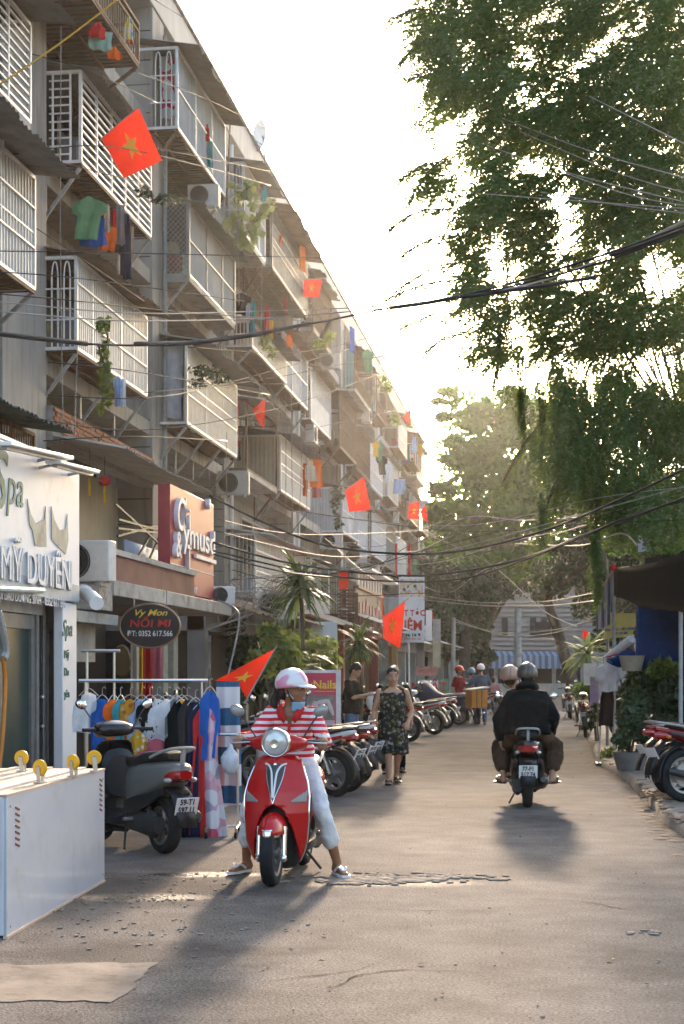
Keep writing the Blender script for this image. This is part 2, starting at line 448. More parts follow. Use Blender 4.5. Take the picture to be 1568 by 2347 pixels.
# soil and leaf dirt gathered along the broken kerb
mb = MB(); r = random.Random(3)
for i in range(520):
    t = r.random(); k = KC[int(lerp(10, 60, t ** .8)) if len(KC) > 62 else int(t * (len(KC) - 1))]
    p = k + V3((r.gauss(-.05, .09), r.uniform(-.6, .6), 0))
    s = r.uniform(.01, .055) * r.random() ** .5
    mb.ell((p.x, p.y, .0 + (.1 if p.x > k.x + .03 else 0)), (s * 1.8, s * 2.2, s * .28), 7, 4)
tag(mb.build('kerb_dirt', mat('kerb_soil', (.15, .105, .07), .95, var=.3, bump=.5), fix=False), kind='stuff')
# pale concrete cover let into the road
q = [G(-60, 2297), G(262, 2296), G(362, 2206), G(-40, 2212)]
mb = MB()
def cov(u, v):
    a = lerp(q[0], q[1], u); b = lerp(q[3], q[2], u); p = lerp(a, b, v)
    e = .12 * noise.noise(p * 3) + .05 * noise.noise(p * 11) if v in (0, 1) or u in (0, 1) else 0
    return V3((p.x + e * .4, p.y + e, .0045 + .001 * noise.noise(p * 6)))
mb.grid(cov, 60, 30)
tag(mb.build('concrete_patch', mat('pale_concrete', (.235, .19, .15), .95, var=.3, scale=2.5, dirt=(.10, .085, .07), dirt_amt=.95, bump=.5, bscale=18, spec=.05)), kind='structure')
# dirty gutter gap round it, wet strip, dug-up mortar
def blotch(name, m, c, rx, ry, z, seed, n=110, rough=.42):
    rr = random.Random(seed); ctr = G(*c); ring = []
    for k in range(n):
        a = 2 * PI * k / n
        s = 1 + rough * (noise.noise(V3((math.cos(a) * 1.6 + seed, math.sin(a) * 1.6, seed))) * 1.5 + .5 * noise.noise(V3((math.cos(a) * 7, math.sin(a) * 7, seed))) + rr.uniform(-.12, .12))
        ring.append(ctr + W(math.cos(a) * rx * s, math.sin(a) * ry * s, z))
    b = MB(); b.add([ctr + V3((0, 0, z))] + ring, [(0, 1 + k, 1 + (k + 1) % n) for k in range(n)])
    return tag(b.build(name, m), kind='structure')
mb = MB(); r = random.Random(5); c0 = G(890, 2012)
def lump(c, n, sx, sy, smin, smax, hz=.4):
    for i in range(n):
        p = c + W(r.gauss(0, sx), r.gauss(0, sy), 0); s = r.uniform(smin, smax)
        mb.ell((p.x, p.y, .005), (s * r.uniform(.8, 2.2), s * r.uniform(.7, 1.3), s * hz), 7, 4, (0, 0, r.uniform(-.6, .6)))
lump(c0, 190, .34, .12, .008, .035, .28); lump(G(830, 2022), 90, .15, .08, .008, .03, .28); lump(G(1000, 2010), 70, .2, .06, .006, .025, .3); lump(G(880, 2016), 14, .25, .05, .04, .08, .12)
tag(mb.build('mortar_rubble', mat('mortar_rubble', (.27, .225, .18), .95, var=.35, scale=9, bump=.8, spec=.05), fix=False, ang=30), kind='stuff')
mb = MB()
lump(G(420, 2010), 90, .45, .22, .003, .011, .5); lump(G(280, 2060), 120, .4, .3, .003, .011, .5); lump(G(340, 2130), 100, .5, .35, .003, .012, .5)
for i in range(90): lump(G(r.uniform(150, 1560), 1640 + 700 * r.random() ** .7), 1, .1, .1, .003, .007, .6)
lump(G(1480, 2137), 14, .06, .05, .008, .02)
tag(mb.build('road_grit', mat('grit', (.24, .20, .17), .9, var=.4, scale=30), fix=False), kind='stuff')
mb = MB(); r = random.Random(9)
for i in range(34):
    p = G(r.choice([r.uniform(700, 1560), r.uniform(1300, 1560)]), 1650 + 640 * r.random()); a = r.uniform(0, 6); s = r.uniform(.012, .026)
    x, y = V3((math.cos(a), math.sin(a), 0)), V3((-math.sin(a), math.cos(a), 0))
    mb.add([p + x * s + V3((0, 0, .008)), p + y * s * .4 + V3((0, 0, .016)), p - x * s + V3((0, 0, .01)), p - y * s * .4 + V3((0, 0, .007))], [(0, 1, 2, 3)])
tag(mb.build('fallen_leaves', leafmat('dead_leaf', (.1, .06, .02), (.2, .15, .05), (.2, .12, .03)), fix=False), kind='stuff')

mb = MB(); r = random.Random(14)
for (x, y, n_, a_) in ((1180, 2060, 18, -.3), (1330, 1900, 12, 2.6), (980, 1890, 12, .1), (560, 2255, 14, .4), (1100, 2230, 16, 2.9), (1240, 1760, 10, .1), (860, 2085, 12, .05)):
    p = G(x, y); a = a_; rows = []
    for i in range(n_):
        w_ = r.uniform(.002, .008) * math.sin(PI * (i + .5) / n_); d_ = W(math.cos(a), math.sin(a) * 1.0, 0); s_ = V3((-d_.y, d_.x, 0)) * w_
        rows.append([p + s_ + V3((0, 0, .004)), p - s_ + V3((0, 0, .004))]); a += r.uniform(-.5, .5); a = a * .9 + a_ * .1; p = p + d_ * r.uniform(.04, .10)
    mb.loft(rows, closed=False)
tag(mb.build('road_cracks', mat('crack_dark', (.025, .022, .02), .95, spec=.02), None, fix=False), kind='structure')

# ------------------------------------------------------------------ the apartment block
FL = [3.5, 6.55, 9.6, 12.65]; ROOF = 15.7
XW, XP = -8.77, -8.0                         # back wall of the bays, face of the piers
BLD = thing('apartment_building', 'long five storey grey apartment block with caged balconies and tin awnings along the left', 'building', (-8.4, YD(-8, 25), 0))
def yd(d): return YD(-8, d)
PIERS = [(15.4, 16.6), (23.0, 25.0), (31.6, 32.5), (38.5, 39.2), (48.6, 49.4), (59.5, 60.3), (70.9, 71.8), (81.9, 82.8), (93.2, 94.6)]
wb(MB().b2((-9.6, yd(9), -.05), (XW, yd(94.6), ROOF - .02)), 'wall', WALL, BLD)
wb(MB().b2((-12.5, yd(9.2), .0), (-9.62, yd(94.4), ROOF + .05)), 'back_block', WALL, BLD)
for a, b in PIERS:
    mb = MB().b2((XW - .05, yd(a), -.05), (XP, yd(b), 14.88)); wb(mb, 'pier', WALL, BLD, bevel=.015)
mb = MB()
for a, b in PIERS[1:5]:
    z = 2.0
    while z < 14.6:
        mb.b2((XW + .02, yd(a) - .006, z), (XP - .05, yd(a) + .01, z + .022)); z += RND.uniform(.42, .6)
tag(wb(mb, 'render_joint', mat('joint_dark', (.10, .09, .08), .9), BLD), kind='stuff')
wb(MB().b2((XW - .05, yd(9), 14.9), (XP + .02, yd(94.7), ROOF)), 'parapet', WALL2, BLD, bevel=.02)
wb(MB().b2((XW - .1, yd(9), ROOF + .005), (XP + .07, yd(94.75), ROOF + .07)), 'coping', CONC, BLD)
for z in FL:
    wb(MB().b2((XW - .05, yd(9.1), z - .28), (XP - .06, yd(93.1), z)), 'floor_slab', WALL, BLD)

def corr(p0, p1, q1, q0, pitch=.16, amp=.022, name=None):
    """A corrugated sheet over p0-p1 (top edge) and q0-q1 (lower edge); the waves run down the slope, the lower edge is a little ragged."""
    p0, p1, q0, q1 = map(V3, (p0, p1, q0, q1))
    n = max(6, int((p1 - p0).length / pitch * 4)); nrm = (p1 - p0).cross(q0 - p0).normalized()
    rr = random.Random(int(p0.y * 100)); mb = MB(); rows = []
    for i in range(n + 1):
        t = i / n; off = nrm * amp * math.cos(2 * PI * (t * (p1 - p0).length) / pitch)
        a, b = lerp(p0, p1, t), lerp(q0, q1, t)
        sag = V3((0, 0, -.02 * math.sin(t * 7 + p0.y)))
        rg = (b - a).normalized() * (.05 * noise.noise(V3((t * 9, p0.y, p0.z))) + (.05 if int(t * 7 + p0.z) % 2 else 0))
        rows.append([a + off, lerp(a, b, .5) + off + sag, b + off + rg + sag])
    return mb.loft(rows, closed=False)
UNIT = MB().box((0, 0, 0), (1, 1, 1)).mesh('bar')
BARM = {}
NBAR = [0]
def bar_obj(name, p, q, w, m, parent):                 # one bar as an object of its own; all share the unit-box mesh
    me = BARM.get(m.name)
    if me is None:
        me = UNIT.copy(); me.materials.append(m); BARM[m.name] = me
    p, q = V3(p), V3(q); d = q - p
    o = bpy.data.objects.new(name, me); COL.objects.link(o); o.parent = parent
    y = d.normalized(); x = y.cross(V3((0, 0, 1)))
    if x.length < 1e-3: x = y.cross(V3((1, 0, 0)))
    x.normalize(); z = x.cross(y)
    M = Matrix.Translation((p + q) / 2) @ Matrix((x, y, z)).transposed().to_4x4() @ Matrix.Diagonal((w, d.length, w, 1))
    L = wm(parent).inverted() @ M
    loc, rot, s = L.decompose()
    o.location = loc; o.rotation_euler = rot.to_euler(); o.scale = s
    NBAR[0] += 1
    return o
def arch_pts(c, u, w, z0, z1, n=6):
    """pointed arch outline centred at c along direction u, springing at z0, tip at z1"""
    pts = []
    for s in (-1, 1):
        seg = []
        for k in range(n + 1):
            t = k / n
            seg.append(V3(c) + V3(u) * (s * w * (1 - t ** 1.7)) + V3((0, 0, z0 + (z1 - z0) * math.sin(t * PI / 2))))
        pts.append(seg)
    return pts
def cage(d0, d1, zb, zt, Xf, side='grid', front='panel', roof='tin', under='rack', metal=None, pmat=None, near=False, roofx=None, rdrop=.16, name='balcony_cage', brk=2, lab=None):
    metal = metal or WHITE_METAL
    y0, y1 = yd(d0), yd(d1)
    P = part(name, BLD)
    if lab: P['label'] = lab
    P.matrix_parent_inverse = wm(BLD).inverted()
    P.location = ((Xf + XW) / 2, (y0 + y1) / 2, zb)
    fr = MB(); t = .05
    for y in (y0, y1): fr.bar((Xf, y, zb), (Xf, y, zt), t)
    fr.bar((XW, y0, zb), (XW, y0, zt), t)
    for z in (zb, zt):
        fr.bar((Xf, y0, z), (Xf, y1, z), t); fr.bar((XW, y0, z), (Xf, y0, z), t); fr.bar((XW, y1, z), (Xf, y1, z), t)
    L = y1 - y0
    if front in ('grid', 'vbars'):
        n = max(1, round(L / .95))
        for i in range(1, n): fr.bar((Xf, y0 + L * i / n, zb), (Xf, y0 + L * i / n, zt), t * .8)
    bars = MB(); H = zt - zb
    def put_bar(p, q, w):
        if near and NBAR[0] < 290: bar_obj('bar', p, q, w, metal, P)
        else: bars.bar(p, q, w)
    if side == 'grid':
        n = 11
        xa, xb = XP - .02, Xf - .17
        for x in (xa + .06, xb): put_bar((x, y0, zb), (x, y0, zt), .028)
        for i in range(1, n): put_bar((xa, y0, zb + H * i / n), (xb, y0, zb + H * i / n), .022)
    elif side == 'arch':
        xs = [XP + (Xf - XP) * k / 5 for k in range(1, 5)]
        for x in xs: put_bar((x, y0, zb), (x, y0, zb + H * .78), .02)
        for z in (zb + H * .32, zb + H * .66): put_bar((XP, y0, z), (Xf, y0, z), .022)
        for c in ((xs[0] + xs[1]) / 2, (xs[2] + xs[3]) / 2):
            for sg in arch_pts((c, y0, 0), (1, 0, 0), (xs[1] - xs[0]) / 2, zb + H * .78, zb + H * .96): bars.tube(sg, .012, 5)
    elif side == 'net':
        k = 0; s = .11
        w = Xf - XP
        for i in range(-int(H / s) - 1, int(w / s) + int(H / s) + 2):
            for sg in (1, -1):
                pts = []
                # line x = XP + i*s + sg*(z) clipped to the panel
                z_lo, z_hi = 0.0, H
                x0 = i * s if sg > 0 else i * s
                def xz(z): return x0 + sg * z
                zs = sorted([max(0, min(H, (0 - x0) / sg)), max(0, min(H, (w - x0) / sg))])
                if zs[1] - zs[0] > .03: bars.bar((XP + xz(zs[0]), y0, zb + zs[0]), (XP + xz(zs[1]), y0, zb + zs[1]), .014)
    elif side == 'bars':
        for k in range(1, 7): bars.bar((lerp(XP, Xf, k / 7), y0, zb), (lerp(XP, Xf, k / 7), y0, zt), .018)
        bars.bar((XP, y0, zb + H * .5), (Xf, y0, zb + H * .5), .02)
    elif side == 'panel':
        wb(corr((XW, y0, zt), (Xf, y0, zt), (Xf, y0, zb), (XW, y0, zb), .12, .008), 'side_panel', pmat or PANEL, P)
    if front == 'grid':
        n = 11
        for i in range(1, n): put_bar((Xf, y0, zb + H * i / n), (Xf, y1, zb + H * i / n), .03)
    elif front == 'vbars':
        n = int(L / .1)
        for i in range(1, n):
            y = y0 + L * i / n
            put_bar((Xf, y, zb), (Xf, y, zt - .02), .022)
        for z in (zb + H * .36, zb + H * .72): put_bar((Xf + .02, y0, z), (Xf + .02, y1, z), .03)
    if front == 'vpanel':
        n = int(L / .12)
        for i in range(1, n): bars.bar((Xf, y0 + L * i / n, zb), (Xf, y0 + L * i / n, zt - .02), .018)
        for z in (zb + H * .36, zb + H * .72): bars.bar((Xf + .02, y0, z), (Xf + .02, y1, z), .026)
        front = 'panel'
    if front == 'panel':
        wb(corr((Xf - .03, y0, zt), (Xf - .03, y1, zt), (Xf - .03, y1, zb), (Xf - .03, y0, zb), .11, .02), 'front_panel', pmat or PANEL, P)
        fr.bar((Xf + .0, y0, zb + H * .5), (Xf + .0, y1, zb + H * .5), .025)
        for u_ in (.36, .71): fr.bar((Xf - .0, y0 + L * u_, zb), (Xf - .0, y0 + L * u_, zt), .03)
    elif front == 'half':
        wb(corr((Xf - .03, y0, zb + H * .55), (Xf - .03, y1, zb + H * .55), (Xf - .03, y1, zb), (Xf - .03, y0, zb), .14, .012), 'front_panel', pmat or PANEL, P)
        n = int(L / .16)
        for i in range(1, n): bars.bar((Xf, y0 + L * i / n, zb + H * .5), (Xf, y0 + L * i / n, zt), .02)
    elif front == 'rail':
        n = int(L / .14)
        for i in range(1, n): bars.bar((Xf, y0 + L * i / n, zb), (Xf, y0 + L * i / n, zb + .55), .018)
        fr.bar((Xf, y0, zb + .55), (Xf, y1, zb + .55), .04)
    wb(fr, 'frame', metal, P)
    if bars.v: tag(wb(bars, 'bar_set', metal, P), kind='stuff')
    # floor: a rack of bars or a slab
    fl = MB()
    if under == 'rack':
        n = int(L / .16)
        for i in range(n + 1): fl.bar((XW, y0 + L * i / n, zb - .03), (Xf, y0 + L * i / n, zb - .03), .03, .02)
        for k in (0, .33, .66, 1): fl.bar((lerp(XW, Xf, k), y0, zb - .055), (lerp(XW, Xf, k), y1, zb - .055), .04)
        wb(fl, 'floor_rack', RUST, P)
        wb(MB().b2((XW, y0 + .05, zb - .012), (Xf - .03, y1 - .05, zb)), 'floor_sheet', TIN, P)
    else:
        wb(fl.b2((XW, y0, zb - .14), (Xf + .02, y1, zb - .01)), 'floor_slab', CONC, P)
    if brk:
        bm_ = RUST if RND.random() < .5 else GREY_METAL
        for i in range(brk):
            y = lerp(y0 + .05, y1 - .05, i / max(1, brk - 1))
            br = MB(); br.bar((Xf - .02, y, zb - .08), (XP - .1, y, zb - .85), .05); br.bar((XP - .1, y, zb - .03), (XP - .1, y, zb - .9), .04)
            wb(br, 'bracket', bm_, P)
    if roof:
        rm = {'tin': TIN, 'rust': TIN_RUST, 'green': TIN_GREEN, 'pale': TIN_PALE}[roof]
        xr = roofx or Xf + .28
        zr = zt + .06
        wb(corr((XW, y0 - .12, zr + rdrop * 1.4), (XW, y1 + .1, zr + rdrop * 1.4), (xr, y1 + .1, zr - rdrop * .4), (xr, y0 - .12, zr - rdrop * .4)), 'roof_sheet', rm, P)
    # things glimpsed inside: a low shelf of household stuff
    if front in ('grid', 'vbars', 'half', 'rail', 'open') and side != 'panel':
        rr = random.Random(int(d0 * 10 + zb * 7)); it = MB()
        for k in range(5):
            yy = lerp(y0 + .3, y1 - .3, rr.random()); h_ = rr.uniform(.2, .7)
            it.box((lerp(XP, Xf, .3), yy, zb + h_ / 2), (.25, rr.uniform(.2, .5), h_))
        tag(wb(it, 'stored_goods', rr.choice([WOOD, C_GREY, C_CREAM, C_TEAL, PANEL_BLUE, C_MAROON]), P), kind='stuff')
    return P
def window(da, db, za, zb, X=XW, kind='bars'):
    y0, y1 = yd(da), yd(db)
    wn_ = wb(MB().b2((X - .02, y0, za), (X + .012, y1, zb)), 'window', DARK if kind != 'glass' else GLASS, BLD)
    f = MB()
    for y in (y0, y1, (y0 + y1) / 2): f.bar((X + .03, y, za), (X + .03, y, zb), .05)
    for z in (za, zb): f.bar((X + .034, y0, z), (X + .034, y1, z), .05)
    wb(f, 'frame', WALL2, wn_)
    return wn_

# framed near-black panels behind every balcony; the colour paints the shade of the openings
BAYS = [(16.7, 22.9), (25.1, 31.5), (32.6, 38.4), (39.3, 48.5), (49.5, 59.4), (60.4, 70.8), (71.9, 81.8), (82.9, 93.1)]
for a, b in BAYS:
    for z in FL:
        L = b - a; n = 1 if L < 8 else 2
        for k in range(n):
            window(a + L * (k + .06) / n, a + L * (k + .80) / n, z + .05, z + 2.35)

ll = lambda i, dz: FL[i] + dz
# bay nearest the camera
cage(17.0, 22.3, 9.27, 10.65, -7.35, 'grid', 'grid', 'tin', 'slab', near=True, roofx=-6.75, brk=0)
cage(17.5, 22.05, 6.85, 8.4, -7.2, 'net', 'vpanel', 'tin', 'rack', pmat=PANEL, roofx=-6.6, brk=2)
cage(17.5, 22.9, 3.9, 4.95, -7.5, 'bars', 'vbars', 'green', 'slab', metal=RUST, roofx=-6.9, brk=0)
cage(17.0, 22.5, 12.6, 14.2, -7.4, 'bars', 'half', 'tin', 'rack')
# second bay
cage(25.18, 29.5, 9.66, 11.1, -7.5, 'grid', 'grid', 'tin', 'rack', near=True, roofx=-7.22)
cage(24.95, 29.2, 6.63, 8.07, -7.5, 'arch', 'vbars', 'rust', 'rack', near=True, roofx=-7.1, brk=3)
cage(22.9, 26.8, 11.82, 12.5, -7.0, 'bars', 'rail', None, 'rack', metal=RUST, brk=2)
# third bay
cage(31.4, 35.9, 12.36, 13.95, -7.45, 'arch', 'panel', 'tin', 'rack', near=True, roofx=-7.0)
cage(32.4, 37.0, 9.68, 11.15, -7.45, 'net', 'panel', 'green', 'slab', pmat=WALL2, metal=GREY_METAL, roofx=-7.15)
cage(32.2, 37.2, 6.6, 8.25, -7.45, 'open', 'vpanel', 'tin', 'rack', metal=WHITE_METAL, roofx=-6.95, brk=4, pmat=PANEL_BEIGE)
# fourth bay
cage(38.6, 41.4, 12.3, 14.0, -7.55, 'arch', 'panel', 'pale', 'slab', roofx=-7.05, pmat=WALL2)
cage(41.9, 47.8, 12.3, 13.9, -7.45, 'open', 'vpanel', 'rust', 'rack', roofx=-6.9, pmat=PANEL_BEIGE, metal=GREY_METAL)
cage(38.6, 43.5, 9.5, 10.1, -7.35, 'bars', 'rail', 'tin', 'rack', roofx=-7.0, rdrop=.1)
cage(43.9, 48.2, 9.55, 11.0, -7.5, 'open', 'panel', 'rust', 'rack', roofx=-7.1, pmat=PANEL)
cage(38.7, 42.9, 6.5, 8.2, -7.5, 'open', 'bars', 'pale', 'slab', roofx=-7.0, metal=RUST)
cage(43.2, 48.3, 6.5, 8.0, -7.45, 'panel', 'vpanel', 'tin', 'rack', roofx=-7.0, pmat=PANEL_BEIGE)
cage(38.8, 46.5, 3.5, 4.9, -7.3, 'bars', 'vbars', 'pale', 'slab', roofx=-6.9, brk=0)
r = random.Random(21)
for bi, (a, b) in enumerate(BAYS[4:]):
    for li, z in enumerate(FL):
        L = b - a; cut = r.uniform(.42, .58)
        for (u0, u1) in ((.02, cut - .03), (cut + .03, .98)):
            if r.random() < .08: continue
            cage(a + L * u0, a + L * u1, z - r.uniform(.0, .25), z + r.uniform(1.35, 1.75), -7.5 + r.uniform(-.2, .2),
                 r.choice(['grid', 'bars', 'panel', 'arch', 'open']), r.choice(['panel', 'vpanel', 'vpanel', 'half', 'vbars', 'vbars', 'rail']),
                 r.choice(['tin', 'rust', 'pale', 'tin', 'green', None]), r.choice(['rack', 'slab', 'rack']),
                 metal=r.choice([WHITE_METAL, WHITE_METAL, GREY_METAL, RUST]), pmat=r.choice([PANEL, PANEL, PANEL_BEIGE, PANEL_TEAL, WALL2, PANEL_BLUE]), brk=r.choice([2, 2, 0]))
# low brick upstand and tin canopy of the second bay's first floor
yb0, yb1 = yd(25.05), yd(31.4)
BP = part('brick_parapet', BLD); BP.matrix_parent_inverse = wm(BLD).inverted(); BP.location = (-7.95, (yb0 + yb1) / 2, 5.5)
wb(MB().b2((-8.2, yb0, 5.18), (-7.92, yb1, 5.75)), 'mortar_core', MORTAR, BP)
rr = random.Random(4)
bme = MB().box((0, 0, 0), (.115, .21, .062)).mesh('brick'); bme.materials.append(BRICK)
for row in range(5):
    y = yb0 + .11 + (.11 if row % 2 else 0)
    while y < yb1 - .1:
        if not (rr.random() < .12):
            o = bpy.data.objects.new('brick', bme); COL.objects.link(o); o.parent = BP
            o.location = V3((-7.95 + rr.uniform(0, .016), y, 5.40 + row * .075)) - V3(BP.location); o.rotation_euler = (0, 0, rr.uniform(-.03, .03))
        y += .226
wb(corr((-8.0, yb0, 5.30), (-8.0, yb1 + .2, 5.30), (-6.75, yb1 + .2, 5.05), (-6.75, yb0, 5.05), .14, .02), 'canopy_sheet', TIN_PALE, BLD)
wb(MB().b2((XW - .02, yb0, 3.2), (XW + .06, yb1, 3.5)), 'sill_band', CONC, BLD)
wb(MB().b2((-8.72, yd(26), 3.5), (-8.64, yd(31.3), 5.2)), 'recess_wall', mat('cream_render', (.42, .38, .29), .9, var=.15, scale=1.2, streak=.5, dirt=(.2, .17, .12)), BLD)
for d_, m_ in ((32.7, GREY_METAL), (39.4, WHITE_PL), (49.6, WHITE_PL), (60.5, GREY_METAL), (72, WHITE_PL)):
    wb(MB().tube([(XP + .06, yd(d_) - .35, 2.5), (XP + .06, yd(d_) - .35, 14.6)], .05, 8), 'drain_pipe', m_, BLD)
# roof things
for (x, y, d, rz) in ((598, 322, 42.5, 2.2), (878, 822, 75, 2.4)):
    t = thing('satellite_dish', 'white satellite dish on the roof edge ' + ('above the leafy balcony' if x < 700 else 'far down the block'), 'satellite dish', PD(x, y + 20 * 30 / d, d), rz)
    a = .42
    rings = [[V3((rr_ * math.cos(2 * PI * k / 18), -.16 * (rr_ / a) ** 2 * -1 - .1, rr_ * math.sin(2 * PI * k / 18) + .3)) for k in range(18)] for rr_ in (.02, .15, .3, a)]
    MB().loft(rings, False, False).build('dish', WHITE_PL, t, solid=.02)
    m_ = MB(); m_.tube([(0, -.05, .3), (0, -.12, 0), (0, -.12, -.5)], .025, 6); m_.tube([(0, .28, .2), (0, -.05, 0.05)], .012, 5); m_.ell((0, .28, .22), (.04, .05, .04), 6, 5)
    m_.build('mast', GREY_METAL, t)
t = thing('roof_antenna', 'thin rusty antenna pole lashed to the top floor cage', 'antenna', PD(520, 470, 37))
s = 37 / FPX
MB().tube([(0, 0, 0), (.06, 0, 1.5), (.14, 0, 3.1)], [.025, .02, .006], 6).build('mast', RUST, t)
# ------------------------------------------------------------------ trees and plants
BARK = mat('bark', (.075, .055, .04), .95, var=.35, scale=6, bump=.8, bscale=14)
LEAF_F = leafmat('feathery_leaf', (.024, .062, .024), (.06, .12, .032), (.13, .19, .03), .36, .5)
LEAF_B = leafmat('broad_leaf', (.03, .075, .016), (.085, .155, .028), (.12, .24, .03), .42, .35)
LEAF_D = leafmat('dark_leaf', (.012, .026, .012), (.035, .058, .022), (.05, .09, .02), .14, .5)
LEAF_L = leafmat('lime_leaf', (.07, .12, .02), (.17, .21, .04), (.25, .32, .05), .4, 1.5)
LEAF_Y = leafmat('shrub_leaf', (.035, .07, .015), (.16, .19, .04), (.2, .26, .05), .35, 2.5)
VIEW = W(0, 1, 0)
def limb(mb, pts, r0, r1, n=7):
    pts = crom(pts, 5); k = len(pts) - 1
    mb.tube(pts, [lerp(r0, r1, (i / k) ** .8) for i in range(k + 1)], n)
def twig(mb, p, dirv, L, n, ll, lw, rr, droop=.5):
    """a drooping leaf stalk with paired slim leaflets"""
    d = dirv.normalized(); pts = [p]; step = L / n
    q = p.copy()
    side0 = d.cross(V3((0, 0, 1)))
    if side0.length < .05: side0 = V3((1, 0, 0))
    side0.normalize()
    for i in range(n):
        d = (d + V3((0, 0, -droop / n))).normalized(); q = q + d * step
        s = side0 * math.cos(.3) ; tip = 1 - .55 * (i / n) ** 2
        for sg in (-1, 1):
            ax = (s * sg + d * .45 + V3((rr.uniform(-.25, .25), rr.uniform(-.25, .25), rr.uniform(-.45, .15)))).normalized()
            wv = ax.cross(V3((rr.gauss(0, .8), rr.gauss(0, .8), rr.gauss(0, .8)))).normalized() * lw * .5
            a = q; m_ = q + ax * ll * tip * .5; e = q + ax * ll * tip
            mb.add([a, m_ + wv, e, m_ - wv], [(0, 1, 2, 3)])
def interp(tab, y):
    for (a, va), (b, vb) in zip(tab, tab[1:]):
        if y <= b: return lerp(va, vb, max(0, min(1, (y - a) / (b - a))))
    return tab[-1][1]

# big feathery tree reaching over the street from the right
t = thing('feathery_tree', 'large feathery leaved tree leaning over the street from the right with its lit crown overhead', 'tree', W(7.6, 30))
trunk = MB(); base = W(7.6, 30)
limb(trunk, [base, base + V3((-.3, .2, 2.5)), base + V3((-.8, 0, 5.0)), PD(1620, 560, 30)], .42, .2, 9)
wb(trunk, 'trunk', BARK, t, ang=180)
HUB = base + V3((-.8, 0, 5.0))
rr = random.Random(8)
XL = [(-150, 960), (0, 985), (60, 970), (150, 1000), (230, 990), (330, 1000), (420, 985), (500, 1035), (580, 1050), (650, 1075), (740, 1060), (820, 1085), (900, 1150), (1000, 1235), (1100, 1330), (1170, 1380)]
mb = MB(); brn = MB(); cnt = 0
ends = []
for _ in range(15):
    y = rr.uniform(-120, 600); x = interp(XL, y) + rr.uniform(20, 420); d = rr.uniform(25, 36)
    e = PD(x, y, d); ends.append(e)
    mid = lerp(HUB, e, .5) + V3((rr.uniform(-.6, .6), rr.uniform(-.6, .6), rr.uniform(.1, 1.3)))
    limb(brn, [HUB + V3((0, 0, rr.uniform(-.5, 2.5))), mid, e], rr.uniform(.018, .04), .005, 6)
wb(brn, 'limb', BARK, t, ang=180)
tries = 0
while cnt < 16500 and tries < 160000:
    tries += 1
    y = rr.uniform(-170, 1180); x = rr.uniform(930, 1680); xl = interp(XL, y)
    edge = x - xl
    if edge < -20: continue
    if edge < 0 and rr.random() > .05: continue
    q = noise.noise(V3((x / 75, y / 55, 1.3))) + .5 * noise.noise(V3((x / 28, y / 22, 7)))
    thr = -.24
    if y > 600: thr = -.27 + .06 * math.sin(x / 60)
    if 1090 < x < 1330 and 640 < y < 880: thr = -.04
    if y > 760 and x < 1250: thr += .12
    if x > 1330 and 560 < y < 700: thr += .16
    if x > 1440 and 760 < y < 900: thr += .2
    if edge < 130: thr += .30 * (1 - edge / 130)
    if x > 1270 and 830 < y < 1150: thr = -.42
    if 1040 < x < 1170 and 560 < y < 800: thr -= .14
    if q < thr: continue
    d = 30 + (rr.random() - .45) * 11 + noise.noise(V3((x / 120, y / 120, 4))) * 3
    p = PD(x, y, d)
    out = W(-1, 0, 0) * rr.uniform(.1, 1.1) + W(0, rr.uniform(-.9, .9), 0) + V3((0, 0, rr.uniform(-.55, .35)))
    if y > 820: out = W(rr.uniform(-.6, .5), rr.uniform(-.5, .5), -1.0)
    if q > thr + .10 and rr.random() < .8: twig(mb, p, out, rr.uniform(.4, .85), 11, rr.uniform(.09, .13), .046, rr, .6)     # dense heart of a clump
    else: twig(mb, p, out, rr.uniform(.5, 1.0), 14, rr.uniform(.06, .09), .029, rr, .75)                                   # fine feathery fringe
    cnt += 1
# loose hanging sprays along the crown's edge
def spray(x0, y0, x1, y1, d, n=3):
    a, b = PD(x0, y0, d), PD(x1, y1, d)
    pts = crom([a, lerp(a, b, .5) + V3((0, 0, .12)), b], 5)
    brn2.tube(pts, [.016] * (len(pts) - 1) + [.006], 4)
    for p in pts[1:]:
        for k in range(n): twig(mb, p, (b - a).normalized() + V3((rr.uniform(-.5, .5), rr.uniform(-.5, .5), rr.uniform(-.6, .2))), rr.uniform(.25, .5), 9, .085, .034, rr, .6)
brn2 = MB()
for s in ((1010, 30, 900, 45, 27), (1010, 90, 930, 130, 27), (1040, 190, 950, 180, 28), (1010, 380, 930, 405, 28), (1040, 350, 950, 440, 28), (1030, 480, 905, 515, 28), (1060, 540, 930, 580, 29), (1060, 600, 920, 660, 29), (1070, 640, 880, 690, 29), (1060, 720, 940, 745, 29), (1075, 760, 985, 800, 29),
          (1160, 560, 1165, 760, 28), (1150, 740, 1140, 860, 28), (1230, 860, 1245, 1060, 28), (1245, 900, 1240, 1080, 29), (1190, 880, 1195, 960, 28), (1330, 1060, 1260, 1200, 28), (1370, 1080, 1365, 1230, 27), (1440, 1100, 1420, 1200, 27), (1290, 1000, 1275, 1130, 28), (1500, 1120, 1490, 1220, 27), (1250, 960, 1150, 1110, 27), (1330, 980, 1230, 1230, 26)): spray(*s, n=3)
for x, y0, y1 in ((1240, 1130, 1230), (1362, 1210, 1345), (1368, 1240, 1330)): spray(x, y0, x + rr.uniform(-10, 10), y1, 25, 3)
tag(wb(brn2, 'twig', BARK, t, ang=180), kind='stuff')
o = put('crown', mb.mesh('crown'), LEAF_F, t, smooth=False); o.matrix_parent_inverse = wm(t).inverted()

